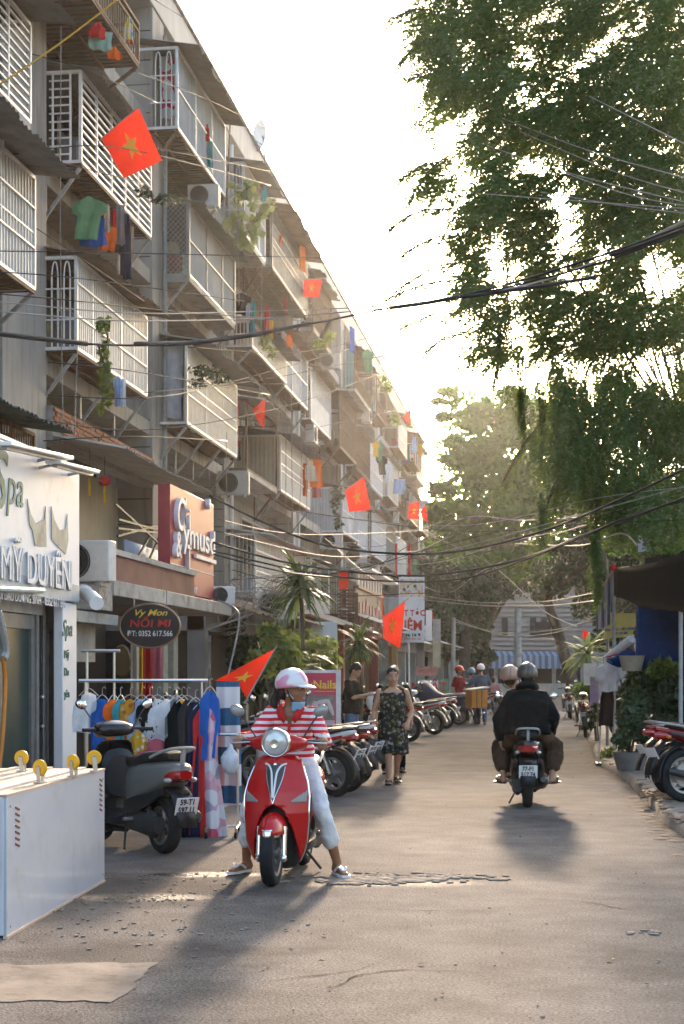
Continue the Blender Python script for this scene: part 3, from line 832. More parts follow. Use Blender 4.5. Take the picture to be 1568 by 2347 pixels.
def leafcloud(mb, c, rad, n, size, rr, shell=.55, asp=.55, up=.25):
    for _ in range(n):
        v = V3((rr.gauss(0, 1), rr.gauss(0, 1), rr.gauss(0, 1))).normalized()
        rad_ = shell + (1 - shell) * rr.random() ** .6 if rr.random() < .8 else rr.random()
        k = 1 + .22 * noise.noise(v * 2.3 + c)
        p = c + V3((v.x * rad[0], v.y * rad[1], v.z * rad[2])) * rad_ * k
        n_ = (v + V3((rr.gauss(0, .9), rr.gauss(0, .9), up + rr.gauss(0, .8)))).normalized()
        ax = n_.orthogonal(); ax.rotate(Matrix.Rotation(rr.uniform(0, 6.3), 3, n_)); b = n_.cross(ax)
        s = size * rr.uniform(.65, 1.35)
        mb.add([p - ax * s * .5, p + b * s * asp * .5 - n_ * s * .06, p + ax * s * .5 - n_ * s * .12, p - b * s * asp * .5 - n_ * s * .06], [(0, 1, 2, 3)])
def tree(name, label, blobs, trunk_pts, r0, r1, lm, size, dens, seed, group=None, cat='tree', limbs=6, asp=.55, depth=1.0):
    rr = random.Random(seed); base = V3(trunk_pts[0])
    t = thing(name, label, cat, base, 0, group)
    tb = MB(); limb(tb, trunk_pts, r0, r1, 9); wb(tb, 'trunk', BARK, t, ang=180)
    mb = MB(); lb = MB(); top = V3(trunk_pts[-1])
    for (x, y, rx, ry, d) in blobs:
        s = d / FPX; c = PD(x, y, d); rad = (rx * s, max(rx, ry) * s * depth, ry * s)
        n = int(11 * dens * (rx * ry) * s * s / (size * size * asp))
        sub = max(3, int(rx * ry / 900))
        leafcloud(mb, c, rad, int(n * .35), size, rr, .2, asp)
        for k in range(sub):                                  # smaller clumps over the surface give the uneven outline
            v = V3((rr.gauss(0, 1), rr.gauss(0, 1), rr.gauss(0, 1))).normalized()
            cc = c + V3((v.x * rad[0], v.y * rad[1], v.z * rad[2])) * rr.uniform(.55, .95)
            q = rr.uniform(.25, .45)
            leafcloud(mb, cc, (rad[0] * q, rad[1] * q, rad[2] * q * .7), int(n * .65 / sub), size, rr, .45, asp)
        if limbs: limb(lb, [lerp(V3(trunk_pts[-2]), top, rr.random()), lerp(top, c, .6) + V3((0, 0, .2)), c], r1 * .6, r1 * .12, 6)
    if limbs: wb(lb, 'limb', BARK, t, ang=180)
    o = put('crown', mb.mesh('crown'), lm, t, smooth=False); o.matrix_parent_inverse = wm(t).inverted()
    return t
tree('broadleaf_tree', 'tall hazy broad crowned tree rising over the end of the street beside the block', [(1040, 905, 50, 24, 86), (1080, 950, 80, 42, 86), (1150, 945, 95, 60, 86), (1235, 960, 95, 75, 87), (1065, 1040, 80, 72, 84), (1150, 1060, 110, 95, 84), (1260, 1080, 120, 100, 86), (1060, 1150, 85, 80, 84), (1160, 1180, 110, 90, 83), (1290, 1190, 110, 90, 85), (1040, 1240, 60, 60, 83), (1130, 1280, 100, 70, 83)],
     [G(1100, 1602), PD(1096, 1530, 86), PD(1112, 1440, 86), PD(1128, 1380, 86)], .55, .35, LEAF_B, .30, 2.6, 5)
tree('street_tree', 'dark leafy street tree with a leaning black trunk before the end wall', [(1330, 1130, 75, 70, 84), (1400, 1200, 90, 90, 82), (1330, 1290, 85, 70, 83), (1265, 1330, 60, 50, 84), (1420, 1310, 80, 80, 80), (1350, 1390, 50, 40, 82), (1480, 1240, 90, 90, 78)],
     [G(1322, 1604), PD(1305, 1540, 84), PD(1280, 1450, 84), PD(1256, 1370, 84), PD(1290, 1300, 84)], .42, .2, LEAF_D, .26, 2.2, 6)
tree('street_tree', 'dark shady tree behind the shop signs at the far end of the left row', [(1010, 1330, 60, 60, 78), (1075, 1350, 70, 65, 79), (1020, 1420, 50, 55, 76), (1090, 1430, 45, 50, 80), (1055, 1480, 45, 45, 80), (1130, 1350, 50, 50, 80), (990, 1390, 45, 60, 75), (1100, 1500, 40, 30, 82), (1010, 1490, 40, 30, 78)],
     [G(1060, 1609), PD(1062, 1540, 79), PD(1068, 1470, 79), PD(1060, 1400, 79)], .35, .22, LEAF_D, .24, 2.6, 7)
tree('roadside_tree', 'mid green tree with sky glints standing behind the dark market stall', [(1440, 1150, 70, 60, 46), (1530, 1150, 80, 80, 45), (1490, 1220, 90, 60, 45), (1570, 1230, 70, 70, 44), (1420, 1230, 45, 45, 47)],
     [W(9.8, 45), PD(1560, 1480, 45), PD(1545, 1330, 45), PD(1530, 1240, 45)], .24, .12, LEAF_B, .16, 1.8, 9)

def bush(name, label, blobs, base, lm, size, dens, seed, group=None, asp=.45):
    rr = random.Random(seed); t = thing(name, label, 'shrub' if 'pot' not in name else 'potted plant', base, 0, group)
    mb = MB(); st = MB()
    for (x, y, rx, ry, d) in blobs:
        s = d / FPX; c = PD(x, y, d); n = int(6 * dens * rx * ry * s * s / (size * size * asp))
        leafcloud(mb, c, (rx * s, rx * s * .9, ry * s), n, size, rr, .35, asp)
        st.tube([V3(base) + V3((rr.uniform(-.1, .1), 0, 0)), lerp(V3(base), c, .5) + V3((.05, 0, .1)), c], [.02, .014, .006], 5)
    wb(st, 'stem', BARK, t, ang=180)
    o = put('foliage', mb.mesh('foliage'), lm, t, smooth=False); o.matrix_parent_inverse = wm(t).inverted()
    return t
bush('shrub', 'bright yellow green leafy shrub above the pink nail salon board', [(700, 1500, 45, 40, 28), (740, 1485, 40, 32, 28), (660, 1470, 30, 26, 28.5), (760, 1520, 25, 25, 27.5), (700, 1460, 35, 20, 29)], W(-.6, 28), LEAF_Y, .13, 2.2, 3)
bush('shrub', 'yellow green shrub filling the gap beside the folded red flag', [(640, 1480, 45, 34, 25), (600, 1515, 40, 40, 24.8), (670, 1520, 34, 34, 24.6), (620, 1450, 34, 24, 25.4)], W((630 - CX) / FPX * 25, 25), LEAF_Y, .12, 3.0, 23)
bush('shrub', 'dark green shrub growing behind the folded red flag', [(560, 1500, 45, 50, 27), (610, 1475, 45, 35, 28), (590, 1550, 45, 45, 27), (540, 1440, 30, 30, 28), (640, 1530, 40, 40, 27)], W(-1.5, 27.5), LEAF_D, .12, 2.4, 4)
bush('shrub', 'small shrub under the drying balcony of the second block bay', [(545, 1600, 35, 30, 25)], W(-1.7, 25), LEAF_D, .1, 2.2, 4)
def rosette(name, label, c, tips, L, w, base, lm, seed, trunk_r=.05, n=60, cat='palm', low=-.9):
    """a dracaena-like head: long strap leaves arching from one point"""
    rr = random.Random(seed); t = thing(name, label, cat, base)
    tb = MB(); limb(tb, [base, lerp(V3(base), c, .5) + V3((.06, 0, 0)), c], trunk_r, trunk_r * .7, 7); wb(tb, 'trunk', BARK, t, ang=180)
    mb = MB()
    for k in range(n):
        a = rr.uniform(0, 2 * PI); e = rr.uniform(low, 1.15)
        d = V3((math.cos(a) * math.cos(e), math.sin(a) * math.cos(e), math.sin(e))); l = L * rr.uniform(.7, 1.15)
        p = V3(c) + V3((0, 0, rr.uniform(-.25, .12))); s = d.cross(V3((0, 0, 1))).normalized()
        rows = []
        for i in range(6):
            u = i / 5; ww = w * (1 - abs(u - .35) ** 1.5 * 1.6) * .5 if i < 5 else .004
            rows.append([p - s * max(ww, .004), p + s * max(ww, .004)])
            d = (d + V3((0, 0, -.16 - .1 * u))).normalized(); p = p + d * l / 5
        mb.loft(rows, closed=False)
    o = put('leaf_crown', mb.mesh('leaf_crown'), lm, t, smooth=False); o.matrix_parent_inverse = wm(t).inverted()
    return t
STRAP = leafmat('strap_leaf', (.02, .045, .018), (.085, .12, .035), (.1, .16, .03), .25, 3)
rosette('dracaena_palm', 'tall slim dracaena with a drooping strap leaf head in front of the balconies', PD(688, 1330, 26), 0, .78, .07, W((688 - CX) / FPX * 26, 26), STRAP, 2, .045, 110)
rosette('dracaena_palm', 'lower bushy dracaena beside the brown slatted shop sign', PD(822, 1465, 33), 0, .62, .06, W((824 - CX) / FPX * 33, 33), STRAP, 3, .05, 90)
rosette('dracaena_palm', 'young palm just above the top edge of the pink nail board', PD(695, 1510, 25.5), 0, .6, .05, W((695 - CX) / FPX * 25.5, 25.5), STRAP, 6, .03, 30, low=-.2)
# balcony plants
bush('balcony_plant', 'pale green leafy plant spilling from the fourth bay top balcony', [(560, 440, 38, 42, 37), (545, 520, 32, 45, 37), (600, 480, 30, 28, 36.5), (628, 462, 18, 16, 36), (560, 560, 30, 22, 37), (585, 530, 25, 30, 37)], PD(545, 560, 37.5), LEAF_L if False else leafmat('pale_leaf', (.09, .14, .05), (.2, .25, .1), (.25, .3, .1), .35, 2), .2, 1.3, 12, asp=.8)
bush('hanging_plant', 'long trailing green and russet plant hanging from the barred second bay box', [(240, 800, 16, 30, 24.6), (242, 850, 18, 40, 24.6), (244, 900, 16, 35, 24.6), (236, 745, 18, 20, 24.8), (232, 935, 8, 16, 24.6)], PD(240, 790, 24.7), LEAF_Y, .09, 2.0, 13)
bush('hanging_plant', 'dark climbing plant on the tin awning above the beige third bay box', [(470, 850, 40, 16, 31.5), (500, 865, 26, 18, 31.5), (450, 880, 24, 14, 31.5)], PD(470, 870, 31.6), LEAF_D, .09, 1.3, 14)
bush('balcony_plant', 'row of small potted greens on the rack under the big flag', [(330, 440, 22, 14, 24.4), (370, 455, 26, 12, 24.6), (400, 462, 18, 10, 24.8)], PD(350, 465, 24.6), LEAF_D, .08, 1.5, 15)
bush('balcony_plant', 'scrubby plant on the fifth bay rack below the small far flag', [(735, 790, 20, 16, 46), (755, 770, 14, 14, 46)], PD(740, 800, 46), LEAF_Y, .16, 1.3, 16)
bush('balcony_plant', 'leafy plant on a far top balcony beside the small orange flag', [(885, 880, 22, 22, 68), (905, 960, 16, 20, 70)], PD(885, 900, 68), LEAF_Y, .22, 1.2, 17)
bush('balcony_plant', 'grey green plant beside the big faded flag down the block', [(770, 1140, 18, 35, 52), (775, 1190, 14, 25, 52)], PD(770, 1180, 52), LEAF_D, .16, 1.4, 18)
bush('balcony_plant', 'clump of greens on the drying rack with red clothes', [(610, 780, 18, 22, 37.5), (625, 810, 12, 18, 37.5)], PD(610, 800, 37.6), LEAF_Y, .12, 1.4, 19)
bush('balcony_plant', 'leafy sprig poking through the vertical bars of the second bay box', [(237, 752, 14, 18, 24.5), (250, 735, 10, 10, 24.5)], PD(240, 760, 24.6), LEAF_L, .08, 1.2, 20)
# ------------------------------------------------------------------ scooters and motorbikes (local +y is forward, +x the rider's right)
def ring(y, hw, zc, hh, p=2.6, n=18, x0=0.0, tilt=0.0):
    out = []
    for k in range(n):
        a = 2 * PI * k / n; c, s = math.cos(a), math.sin(a)
        z = math.copysign(abs(s) ** (2 / p), s) * hh
        out.append(V3((x0 + math.copysign(abs(c) ** (2 / p), c) * hw, y + z * tilt, zc + z)))
    return out
def AX(y, z, x=0): return Matrix.Translation((x, y, z)) @ Matrix.Rotation(PI / 2, 4, 'Y')
def paint(name, col, rough=.22): return mat('paint_' + name, col, rough, var=.05, scale=3, coat=.35, spec=.3)
P_RED = paint('red', (.44, .006, .007)); P_BLACK = paint('black', (.012, .012, .013)); P_SILVER = paint('silver_grey', (.115, .115, .11), .35)
P_WHITE = paint('white', (.62, .62, .62)); P_MAROON = paint('maroon', (.20, .012, .014)); P_DGREY = paint('dark_grey', (.04, .042, .045), .35); P_BLUE = paint('blue', (.02, .05, .16))
LAMP_RED = mat('red_lens', (.28, .01, .008), .12, spec=.6, coat=.5); LAMP_AMB = mat('amber_lens', (.55, .16, .02), .15, coat=.4)
LAMP_CLEAR = mat('clear_lens', (.50, .50, .49), .1, .35, coat=.6); MIRROR_B = mat('mirror_shell', (.28, .265, .25), .3, .4)
PLATE = mat('plate_white', (.70, .70, .70), .4, var=.05); PLATE_TXT = mat('plate_black', (.02, .02, .025), .5)
SEATM = mat('seat_vinyl', (.016, .016, .017), .5, bump=.3, bscale=70); ALLOY = mat('cast_alloy', (.32, .31, .30), .4, .8, var=.2); EXH = mat('exhaust', (.06, .058, .056), .4, .6)
def wheel(par, y, r, w, nsp=5, disc=True):
    t = MB().lathe([(.66 * r, -w * .38), (.8 * r, -w * .5), (.93 * r, -w * .44), (.985 * r, -w * .22), (r, 0), (.985 * r, w * .22), (.93 * r, w * .44), (.8 * r, w * .5), (.66 * r, w * .38)], 30, AX(y, r), False)
    T = t.build('wheel', RUBBER, par, ang=60)
    m = MB().lathe([(.60 * r, -w * .36), (.69 * r, -w * .42), (.69 * r, w * .42), (.60 * r, w * .36), (.60 * r, -w * .36)], 30, AX(y, r), False)
    m.build('rim', ALLOY, T)
    h = MB().lathe([(.02, -w * .6), (.18 * r, -w * .5), (.18 * r, w * .5), (.02, w * .6)], 14, AX(y, r))
    for k in range(nsp):
        a = 2 * PI * k / nsp; h.bar((0, y + .1 * r * math.cos(a), r + .1 * r * math.sin(a)), (0, y + .63 * r * math.cos(a), r + .63 * r * math.sin(a)), w * .22, .035 * (r / .25))
    if disc: h.lathe([(.2 * r, w * .52), (.45 * r, w * .52), (.45 * r, w * .56), (.2 * r, w * .56)], 24, AX(y, r))
    h.build('hub', ALLOY, T)
    return T
def number_plate(par, y, z, l1, l2, tilt=.35, w=.2, h=.15, txt=True):
    o = MB().box((0, 0, 0), (w, .006, h)).build('number_plate', PLATE, par, bevel=.004)
    o.location = (0, y, z); o.rotation_euler = (tilt, 0, 0)
    if txt:
        for s, dz in ((l1, h * .24), (l2, -h * .22)):
            if s:
                c = wtext(s, 'lettering', PLATE_TXT, o, (0, -.005, dz), (PI / 2, 0, 0), h * .46, .001, sx=.82, world=False, bold=.002)
    return o
def mirrors(par, y, z, dx, m=None, face=1):
    for s in (-1, 1):
        a = MB().tube(crom([(s * .17, y - .02, z - .2), (s * (dx - .05), y, z - .09), (s * dx, y, z - .02)], 5), .006, 6)
        A = a.build('mirror', DARKSTEEL, par)
        MB().ell((s * (dx + .015), y + .012, z), (.058, .022, .04), 14, 8, (0, s * -.45, 0)).build('shell', m or MIRROR_B, A)
        MB().ell((s * (dx + .015), y - .006, z), (.05, .01, .034), 14, 6, (0, s * -.45, 0)).build('mirror_glass', CHROME, A)
def handlebar(par, y, z, w, grip=True):
    mb = MB().tube(crom([(-w, y - .1, z), (-.12, y, z + .01), (.12, y, z + .01), (w, y - .1, z)], 5), .012, 8)
    H = mb.build('handlebar', DARKSTEEL, par)
    for s in (-1, 1):
        MB().tube([(s * (w - .115), y - .085, z), (s * (w + .005), y - .102, z)], .017, 10).build('grip', RUBBER, H)
        MB().tube(crom([(s * (w - .14), y - .03, z), (s * (w - .06), y + .0, z - .005), (s * (w + .02), y - .02, z - .01)], 4), .007, 6).build('brake_lever', STEEL, H)
    return H
def fender(par, y, zc, rx, ry, rz, m, a0=-100, a1=100, e0=0, e1=88, name='front_fender'):
    mb = MB().grid(lambda u, v: V3((rx * math.sin(math.radians(lerp(a0, a1, u))) * math.cos(math.radians(lerp(e0, e1, v))), y + ry * math.cos(math.radians(lerp(a0, a1, u))) * math.cos(math.radians(lerp(e0, e1, v))), zc + rz * math.sin(math.radians(lerp(e0, e1, v))))), 20, 10)
    return mb.build(name, m, par, solid=.006, ang=70)
def make_scooter(name, label, body, front='plain', l1='', l2='', group=None, cat='scooter', side=None, txt=True):
    side = side or body
    t = thing(name, label, cat, group=group)
    wheel(t, .62, .235, .10); wheel(t, -.62, .235, .11)
    fender(t, .56, .37, .098, .25, .145, body)
    mb = MB().grid(lambda u, v: V3(((.075) * math.sin(lerp(-1.4, 1.4, u)), .56 + .257 * math.cos(lerp(-1.3, 1.3, u)) * math.cos(v * .28) , .352 + .06 * v)), 12, 3)
    mb.build('fender_tip', CHROME, t, solid=.005)
    for s in (-1, 1):
        f = MB().tube([(s * .088, .612, .42), (s * .088, .64, .19)], .022, 10); f.ell((s * .088, .64, .2), (.026, .04, .03), 8, 6)
        f.build('fork_leg', CHROME if front == 'round' else ALLOY, t)
    HW = [(.10, .10), (.14, .15), (.2, .185), (.3, .215), (.45, .23), (.62, .232), (.72, .212), (.80, .182), (.87, .16), (.90, .12)]
    YS = [(.10, .40), (.3, .44), (.5, .455), (.65, .43), (.80, .375), (.9, .32)]
    def hw(z): return interp(HW, z)
    def sy(x, z, off=0): return interp(YS, z) + .115 * (1 - min(1, (x / max(.05, hw(z)))) ** 2) - .02 * abs(x) / .23 + off + .02 * math.exp(-(x / .05) ** 2) * (1 if z > .55 else 0)
    def notch(x, z): return (x / .165) ** 2 + ((z - .10) / .465) ** 2 < 1
    def surf(off, inside, nx=58, nz=96, z0=.10, z1=.90):
        return MB().grid(lambda u, v: V3((lerp(-1, 1, u) * hw(lerp(z0, z1, v)), sy(lerp(-1, 1, u) * hw(lerp(z0, z1, v)), lerp(z0, z1, v), off), lerp(z0, z1, v))), nx, nz,
                         lambda u, v: inside(lerp(-1, 1, u) * hw(lerp(z0, z1, v)), lerp(z0, z1, v)))
    S = surf(0, lambda x, z: not notch(x, z)).build('front_shield', body, t, ang=70, solid=.012)
    surf(-.10, lambda x, z: z < .64, 20, 30).build('inner_fender', BLACK_PL, t, solid=.01)
    for s in (-1, 1):
        MB().tube([(s * (hw(z) + .003), sy(hw(z), z, .004), z) for z in [.16 + .035 * k for k in range(20)]], .007, 6).build('edge_trim', CHROME if front == 'round' else BLACK_PL, S)
        lens = lambda x, z: s * x > .118 and .582 < z < .582 + (s * x - .105) * .68 and z > .64 - (.23 - s * x) * .0 - .065 + 0 and s * x < .218
        lm = surf(.008, lens, 90, 110)
        if lm.f: lm.build('turn_signal', mat('signal_lens', (.24, .23, .22), .15, coat=.5), S, solid=.008)
    if front == 'round':
        ins = lambda x, z: .60 < z < .845 and abs(x) < .010 + .055 * ((z - .60) / .245) ** .7
        surf(.010, ins, 90, 120).build('centre_insert', P_DGREY, S, solid=.006)
        for s in (-1, 1):
            pts = [(s * .075, .85), (s * .045, .838), (s * .022, .80), (s * .013, .74), (s * .003, .615)]
            MB().tube(crom([(x, sy(x, z, .018), z) for x, z in pts], 5), .0075, 6).build('badge_strip', WHITE_PL, S)
            MB().tube(crom([(x, sy(x, z, .014), z) for x, z in [(s * .068, .83), (s * .055, .74), (s * .018, .63), (0, .575)]], 5), .0035, 5).build('insert_trim', CHROME, S)
        MB().ell((0, sy(0, .845, .012), .845), (.013, .006, .013), 10, 6).build('emblem', CHROME, S)
        C = MB().loft([ring(y, w, 1.0 - abs(y - .4) * .2, h, 2.3, 20) for y, w, h in ((.27, .10, .05), (.30, .20, .062), (.36, .215, .068), (.42, .16, .075), (.46, .10, .085), (.475, .06, .07))]).build('handlebar_cowl', body, t, ang=60)
        MB().lathe([(.001, .075), (.07, .06), (.092, .03), (.092, 0)], 28, Matrix.Translation((0, .455, 1.0)) @ Matrix.Rotation(-PI / 2, 4, 'X'), False).build('headlight', LAMP_CLEAR, C)
        MB().lathe([(.085, .036), (.097, .04), (.106, .02), (.104, -.05)], 28, Matrix.Translation((0, .455, 1.0)) @ Matrix.Rotation(-PI / 2, 4, 'X'), False).build('headlight_ring', CHROME, C, solid=.004)
        m_ = MB().lathe([(.001, .08), (.03, .082), (.032, .074)], 14, Matrix.Translation((0, .455, .995)) @ Matrix.Rotation(-PI / 2, 4, 'X'), False); m_.build('bulb', CHROME, C)
        mirrors(t, .34, 1.225, .29); handlebar(t, .38, 1.0, .33)
    else:
        C = MB().loft([ring(y, w, 1.0, h, 2.4, 20) for y, w, h in ((.24, .05, .03), (.27, .15, .055), (.34, .2, .065), (.44, .16, .07), (.52, .08, .05))]).build('handlebar_cowl', P_BLACK, t, ang=60)
        MB().ell((0, .30, 1.045), (.115, .06, .022), 16, 6, (.55, 0, 0)).build('dashboard', mat('dash_glass', (.16, .17, .17), .12, coat=.5), C)
        MB().ell((0, .53, .96), (.11, .03, .05), 12, 6).build('headlight', LAMP_CLEAR, C)
        mirrors(t, .33, 1.22, .30, P_BLACK); handlebar(t, .36, 1.0, .33)
        MB().loft([ring(y, w, z, h, 2.6, 16) for y, w, z, h in ((.33, .16, .62, .20), (.25, .17, .62, .22), (.20, .14, .60, .18))]).build('glove_box', BLACK_PL, t)
    # floor, tail, engine
    MB().loft([ring(y, w, z, h, 4, 16) for y, w, z, h in ((.40, .15, .27, .04), (.2, .2, .24, .045), (-.1, .2, .24, .05), (-.25, .17, .27, .06))]).build('floorboard', BLACK_PL, t)
    MB().loft([ring(y, w, z, h, 2.8, 22) for y, w, z, h in ((-.14, .12, .47, .20), (-.22, .165, .52, .22), (-.40, .185, .58, .185), (-.60, .18, .62, .145), (-.78, .15, .665, .11), (-.92, .10, .69, .075), (-.985, .045, .70, .04))]).build('tail_body', side, t, ang=60)
    for s in (-1, 1):                                          # lower dark side panel and a rubbing strip
        MB().loft([ring(y, .02, z, h, 2.5, 12, s * x) for y, x, z, h in ((-.2, .15, .37, .06), (-.42, .172, .40, .075), (-.65, .165, .46, .055), (-.82, .13, .53, .03))]).build('side_panel', BLACK_PL, t)
    MB().loft([ring(y, w, z, h, 3, 20) for y, w, z, h in ((-.10, .07, .735, .03), (-.16, .13, .745, .055), (-.38, .15, .755, .06), (-.48, .15, .79, .055), (-.72, .125, .815, .045), (-.84, .08, .815, .025))]).build('seat', SEATM, t, ang=60)
    gr = MB().tube(crom([(-.13, -.62, .80), (-.125, -.80, .85), (-.085, -.97, .885), (.085, -.97, .885), (.125, -.80, .85), (.13, -.62, .80)], 6), .013, 8); gr.bar((0, -.93, .73), (0, -.96, .88), .03, .03)
    gr.build('grab_rail', ALLOY if body is not P_BLACK else GREY_METAL, t)
    lt = MB().loft([ring(y, w, z, h, 3, 18) for y, w, z, h in ((-.80, .135, .655, .055), (-.93, .105, .665, .055), (-1.0, .055, .67, .035))]); lt.build('tail_light', LAMP_RED, t)
    for s in (-1, 1): MB().ell((s * .115, -.9, .625), (.03, .06, .022), 10, 6).build('turn_signal', LAMP_CLEAR, t)
    MB().loft([[V3((s * w, y, z)) for s in (-1, 1)] for y, z, w in ((-.80, .56, .10), (-.93, .50, .095), (-1.0, .36, .085), (-1.04, .25, .08))], closed=False).build('rear_fender', BLACK_PL, t, solid=.012)
    number_plate(t, -1.015, .42, l1, l2, txt=txt)
    MB().ell((0, -1.0, .525), (.045, .025, .03), 10, 6).build('plate_lamp', BLACK_PL, t)
    en = MB().loft([ring(y, w, z, h, 3, 16, x) for y, w, z, h, x in ((-.15, .09, .26, .09, -.06), (-.35, .11, .27, .11, -.06), (-.60, .075, .25, .10, -.1), (-.75, .05, .25, .07, -.11))])
    en.ell((-.11, -.62, .25), (.05, .13, .12), 14, 8); en.ell((.08, -.35, .30), (.08, .12, .11), 12, 8)
    en.build('engine', mat('engine_grey', (.05, .05, .05), .5, .4), t)
    ex = MB().tube(crom([(.07, -.1, .2), (.12, -.3, .19), (.15, -.5, .24)], 4), .022, 8); ex.tube([(.155, -.45, .235), (.16, -.58, .26), (.165, -.86, .32), (.165, -.90, .33)], [.035, .058, .055, .03], 12)
    ex.build('exhaust', EXH, t); MB().bar((.222, -.55, .28), (.225, -.8, .33), .01, .07).build('heat_shield', ALLOY, t)
    for s in (-1, 1):
        sh = MB().tube([(s * .13, -.62, .27), (s * .12, -.55, .52)], .012, 6)
        for k in range(9): sh.lathe([(.026, 0), (.026, .012)], 10, Matrix.Translation((s * .128, -.605 + k * .006, .32 + k * .022)))
        sh.build('shock_absorber', DARKSTEEL, t)
    st = MB().tube([(-.1, -.1, .2), (-.2, -.28, .02)], .011, 6); st.build('side_stand', DARKSTEEL, t)
    for s in (-1, 1): MB().box((s * .2, -.36, .28), (.1, .05, .03)).build('foot_peg', ALLOY, t, bevel=.01)
    return t
def make_bike(name, label, body, accent, l1='', l2='', group=None, tr=.285, txt=True):
    """a small step-through motorbike with thin spoked-looking wheels"""
    t = thing(name, label, 'motorbike', group=group)
    wheel(t, .62, tr, .07, 6); wheel(t, -.61, tr, .08, 6)
    def arc(y, r, a0, a1, w, m, nm):
        rows = [[V3((x, y + r * math.cos(math.radians(a)), tr + r * math.sin(math.radians(a)) - abs(x) * .35)) for x in (-w, -w * .5, 0, w * .5, w)] for a in range(a0, a1 + 1, 10)]
        MB().loft(rows, closed=False).build(nm, m, t, solid=.006)
    arc(.62, tr + .035, -10, 140, .055, body, 'front_fender')
    arc(-.61, tr + .05, 30, 190, .06, BLACK_PL, 'rear_fender')
    for s in (-1, 1):
        MB().tube([(s * .055, .60, tr), (s * .055, .42, .82)], .017, 8).build('fork_leg', STEEL, t)
        MB().tube([(s * .075, -.6, tr), (s * .085, -.48, .62)], .02, 8).build('shock_absorber', STEEL, t)
        MB().bar((s * .06, -.61, tr), (s * .06, -.1, .33), .025, .04).build('swing_arm', DARKSTEEL, t)
    MB().loft([ring(y, w, z, h, 2.4, 18) for y, w, z, h in ((.56, .05, .92, .05), (.50, .10, .93, .09), (.40, .11, .95, .08), (.30, .09, .96, .04))]).build('headlight_cowl', body, t)
    MB().ell((0, .55, .92), (.07, .03, .055), 12, 6).build('headlight', LAMP_CLEAR, t)
    for s in (-1, 1):
        MB().loft([ring(y, .02, z, h, 2.4, 12, s * x) for y, x, z, h in ((.50, .11, .62, .05), (.44, .16, .60, .20), (.36, .19, .56, .24), (.26, .17, .48, .16), (.20, .14, .42, .06))]).build('leg_shield', body, t)
    MB().loft([ring(y, w, z, h, 2.6, 16) for y, w, z, h in ((.44, .05, .74, .10), (.25, .07, .56, .10), (.0, .085, .50, .11), (-.2, .09, .55, .12))]).build('frame_cover', body, t)
    MB().loft([ring(y, w, z, h, 2.6, 20) for y, w, z, h in ((-.12, .09, .60, .10), (-.25, .13, .63, .10), (-.50, .125, .68, .075), (-.72, .10, .735, .055), (-.88, .06, .775, .035), (-.95, .025, .79, .02))]).build('tail_body', body, t)
    for s in (-1, 1):
        MB().loft([ring(y, .006, z, h, 2.4, 10, s * x) for y, x, z, h in ((-.2, .132, .60, .03), (-.5, .135, .67, .035), (-.82, .095, .745, .015))]).build('side_stripe', accent, t)
    MB().loft([ring(y, w, z, h, 3, 18) for y, w, z, h in ((.0, .07, .70, .02), (-.1, .12, .735, .045), (-.4, .135, .76, .05), (-.65, .11, .80, .04), (-.78, .07, .815, .02))]).build('seat', SEATM, t)
    MB().tube(crom([(-.11, -.55, .79), (-.11, -.78, .83), (-.07, -.92, .85), (.07, -.92, .85), (.11, -.78, .83), (.11, -.55, .79)], 5), .013, 7).build('grab_rail', ALLOY, t)
    MB().loft([ring(y, w, z, h, 2.8, 14) for y, w, z, h in ((-.80, .08, .71, .04), (-.93, .065, .725, .045), (-.98, .03, .73, .025))]).build('tail_light', LAMP_RED, t)
    for s in (-1, 1): MB().ell((s * .12, -.86, .70), (.035, .025, .02), 8, 6).build('turn_signal', LAMP_AMB, t)
    MB().loft([[V3((s * w, y, z)) for s in (-1, 1)] for y, z, w in ((-.82, .68, .07), (-.92, .60, .075), (-1.02, .42, .07), (-1.06, .30, .05))], closed=False).build('mudguard', BLACK_PL, t, solid=.01)
    number_plate(t, -1.005, .53, l1, l2, .5, .19, .14, txt)
    en = MB().loft([ring(y, w, z, h, 3, 14) for y, w, z, h in ((.22, .06, .33, .06), (.1, .11, .32, .10), (-.1, .12, .31, .11), (-.22, .08, .33, .08))]); en.tube([(0, .1, .36), (0, .34, .42)], .06, 10)
    en.build('engine', mat('engine_grey', (.05, .05, .05), .5, .4), t)
    ex = MB().tube(crom([(.05, .3, .36), (.09, .3, .2), (.12, .0, .16), (.13, -.3, .22)], 5), .018, 8); ex.tube([(.13, -.28, .215), (.135, -.4, .235), (.14, -.85, .33), (.14, -.9, .34)], [.025, .045, .04, .022], 12)
    ex.build('exhaust', CHROME if accent is not P_BLACK else EXH, t)
    for s in (-1, 1): MB().tube([(s * .1, -.05, .26), (s * .24, -.05, .27)], .014, 7).build('foot_peg', RUBBER, t)
    MB().tube([(-.08, -.05, .22), (-.2, -.16, .015)], .011, 6).build('side_stand', DARKSTEEL, t)
    mirrors(t, .40, 1.2, .25, BLACK_PL); handlebar(t, .42, .985, .31)
    return t
def place(o, loc, rz, lean=0.0):
    o.location = loc; o.rotation_euler = (0, lean, rz)
    return o

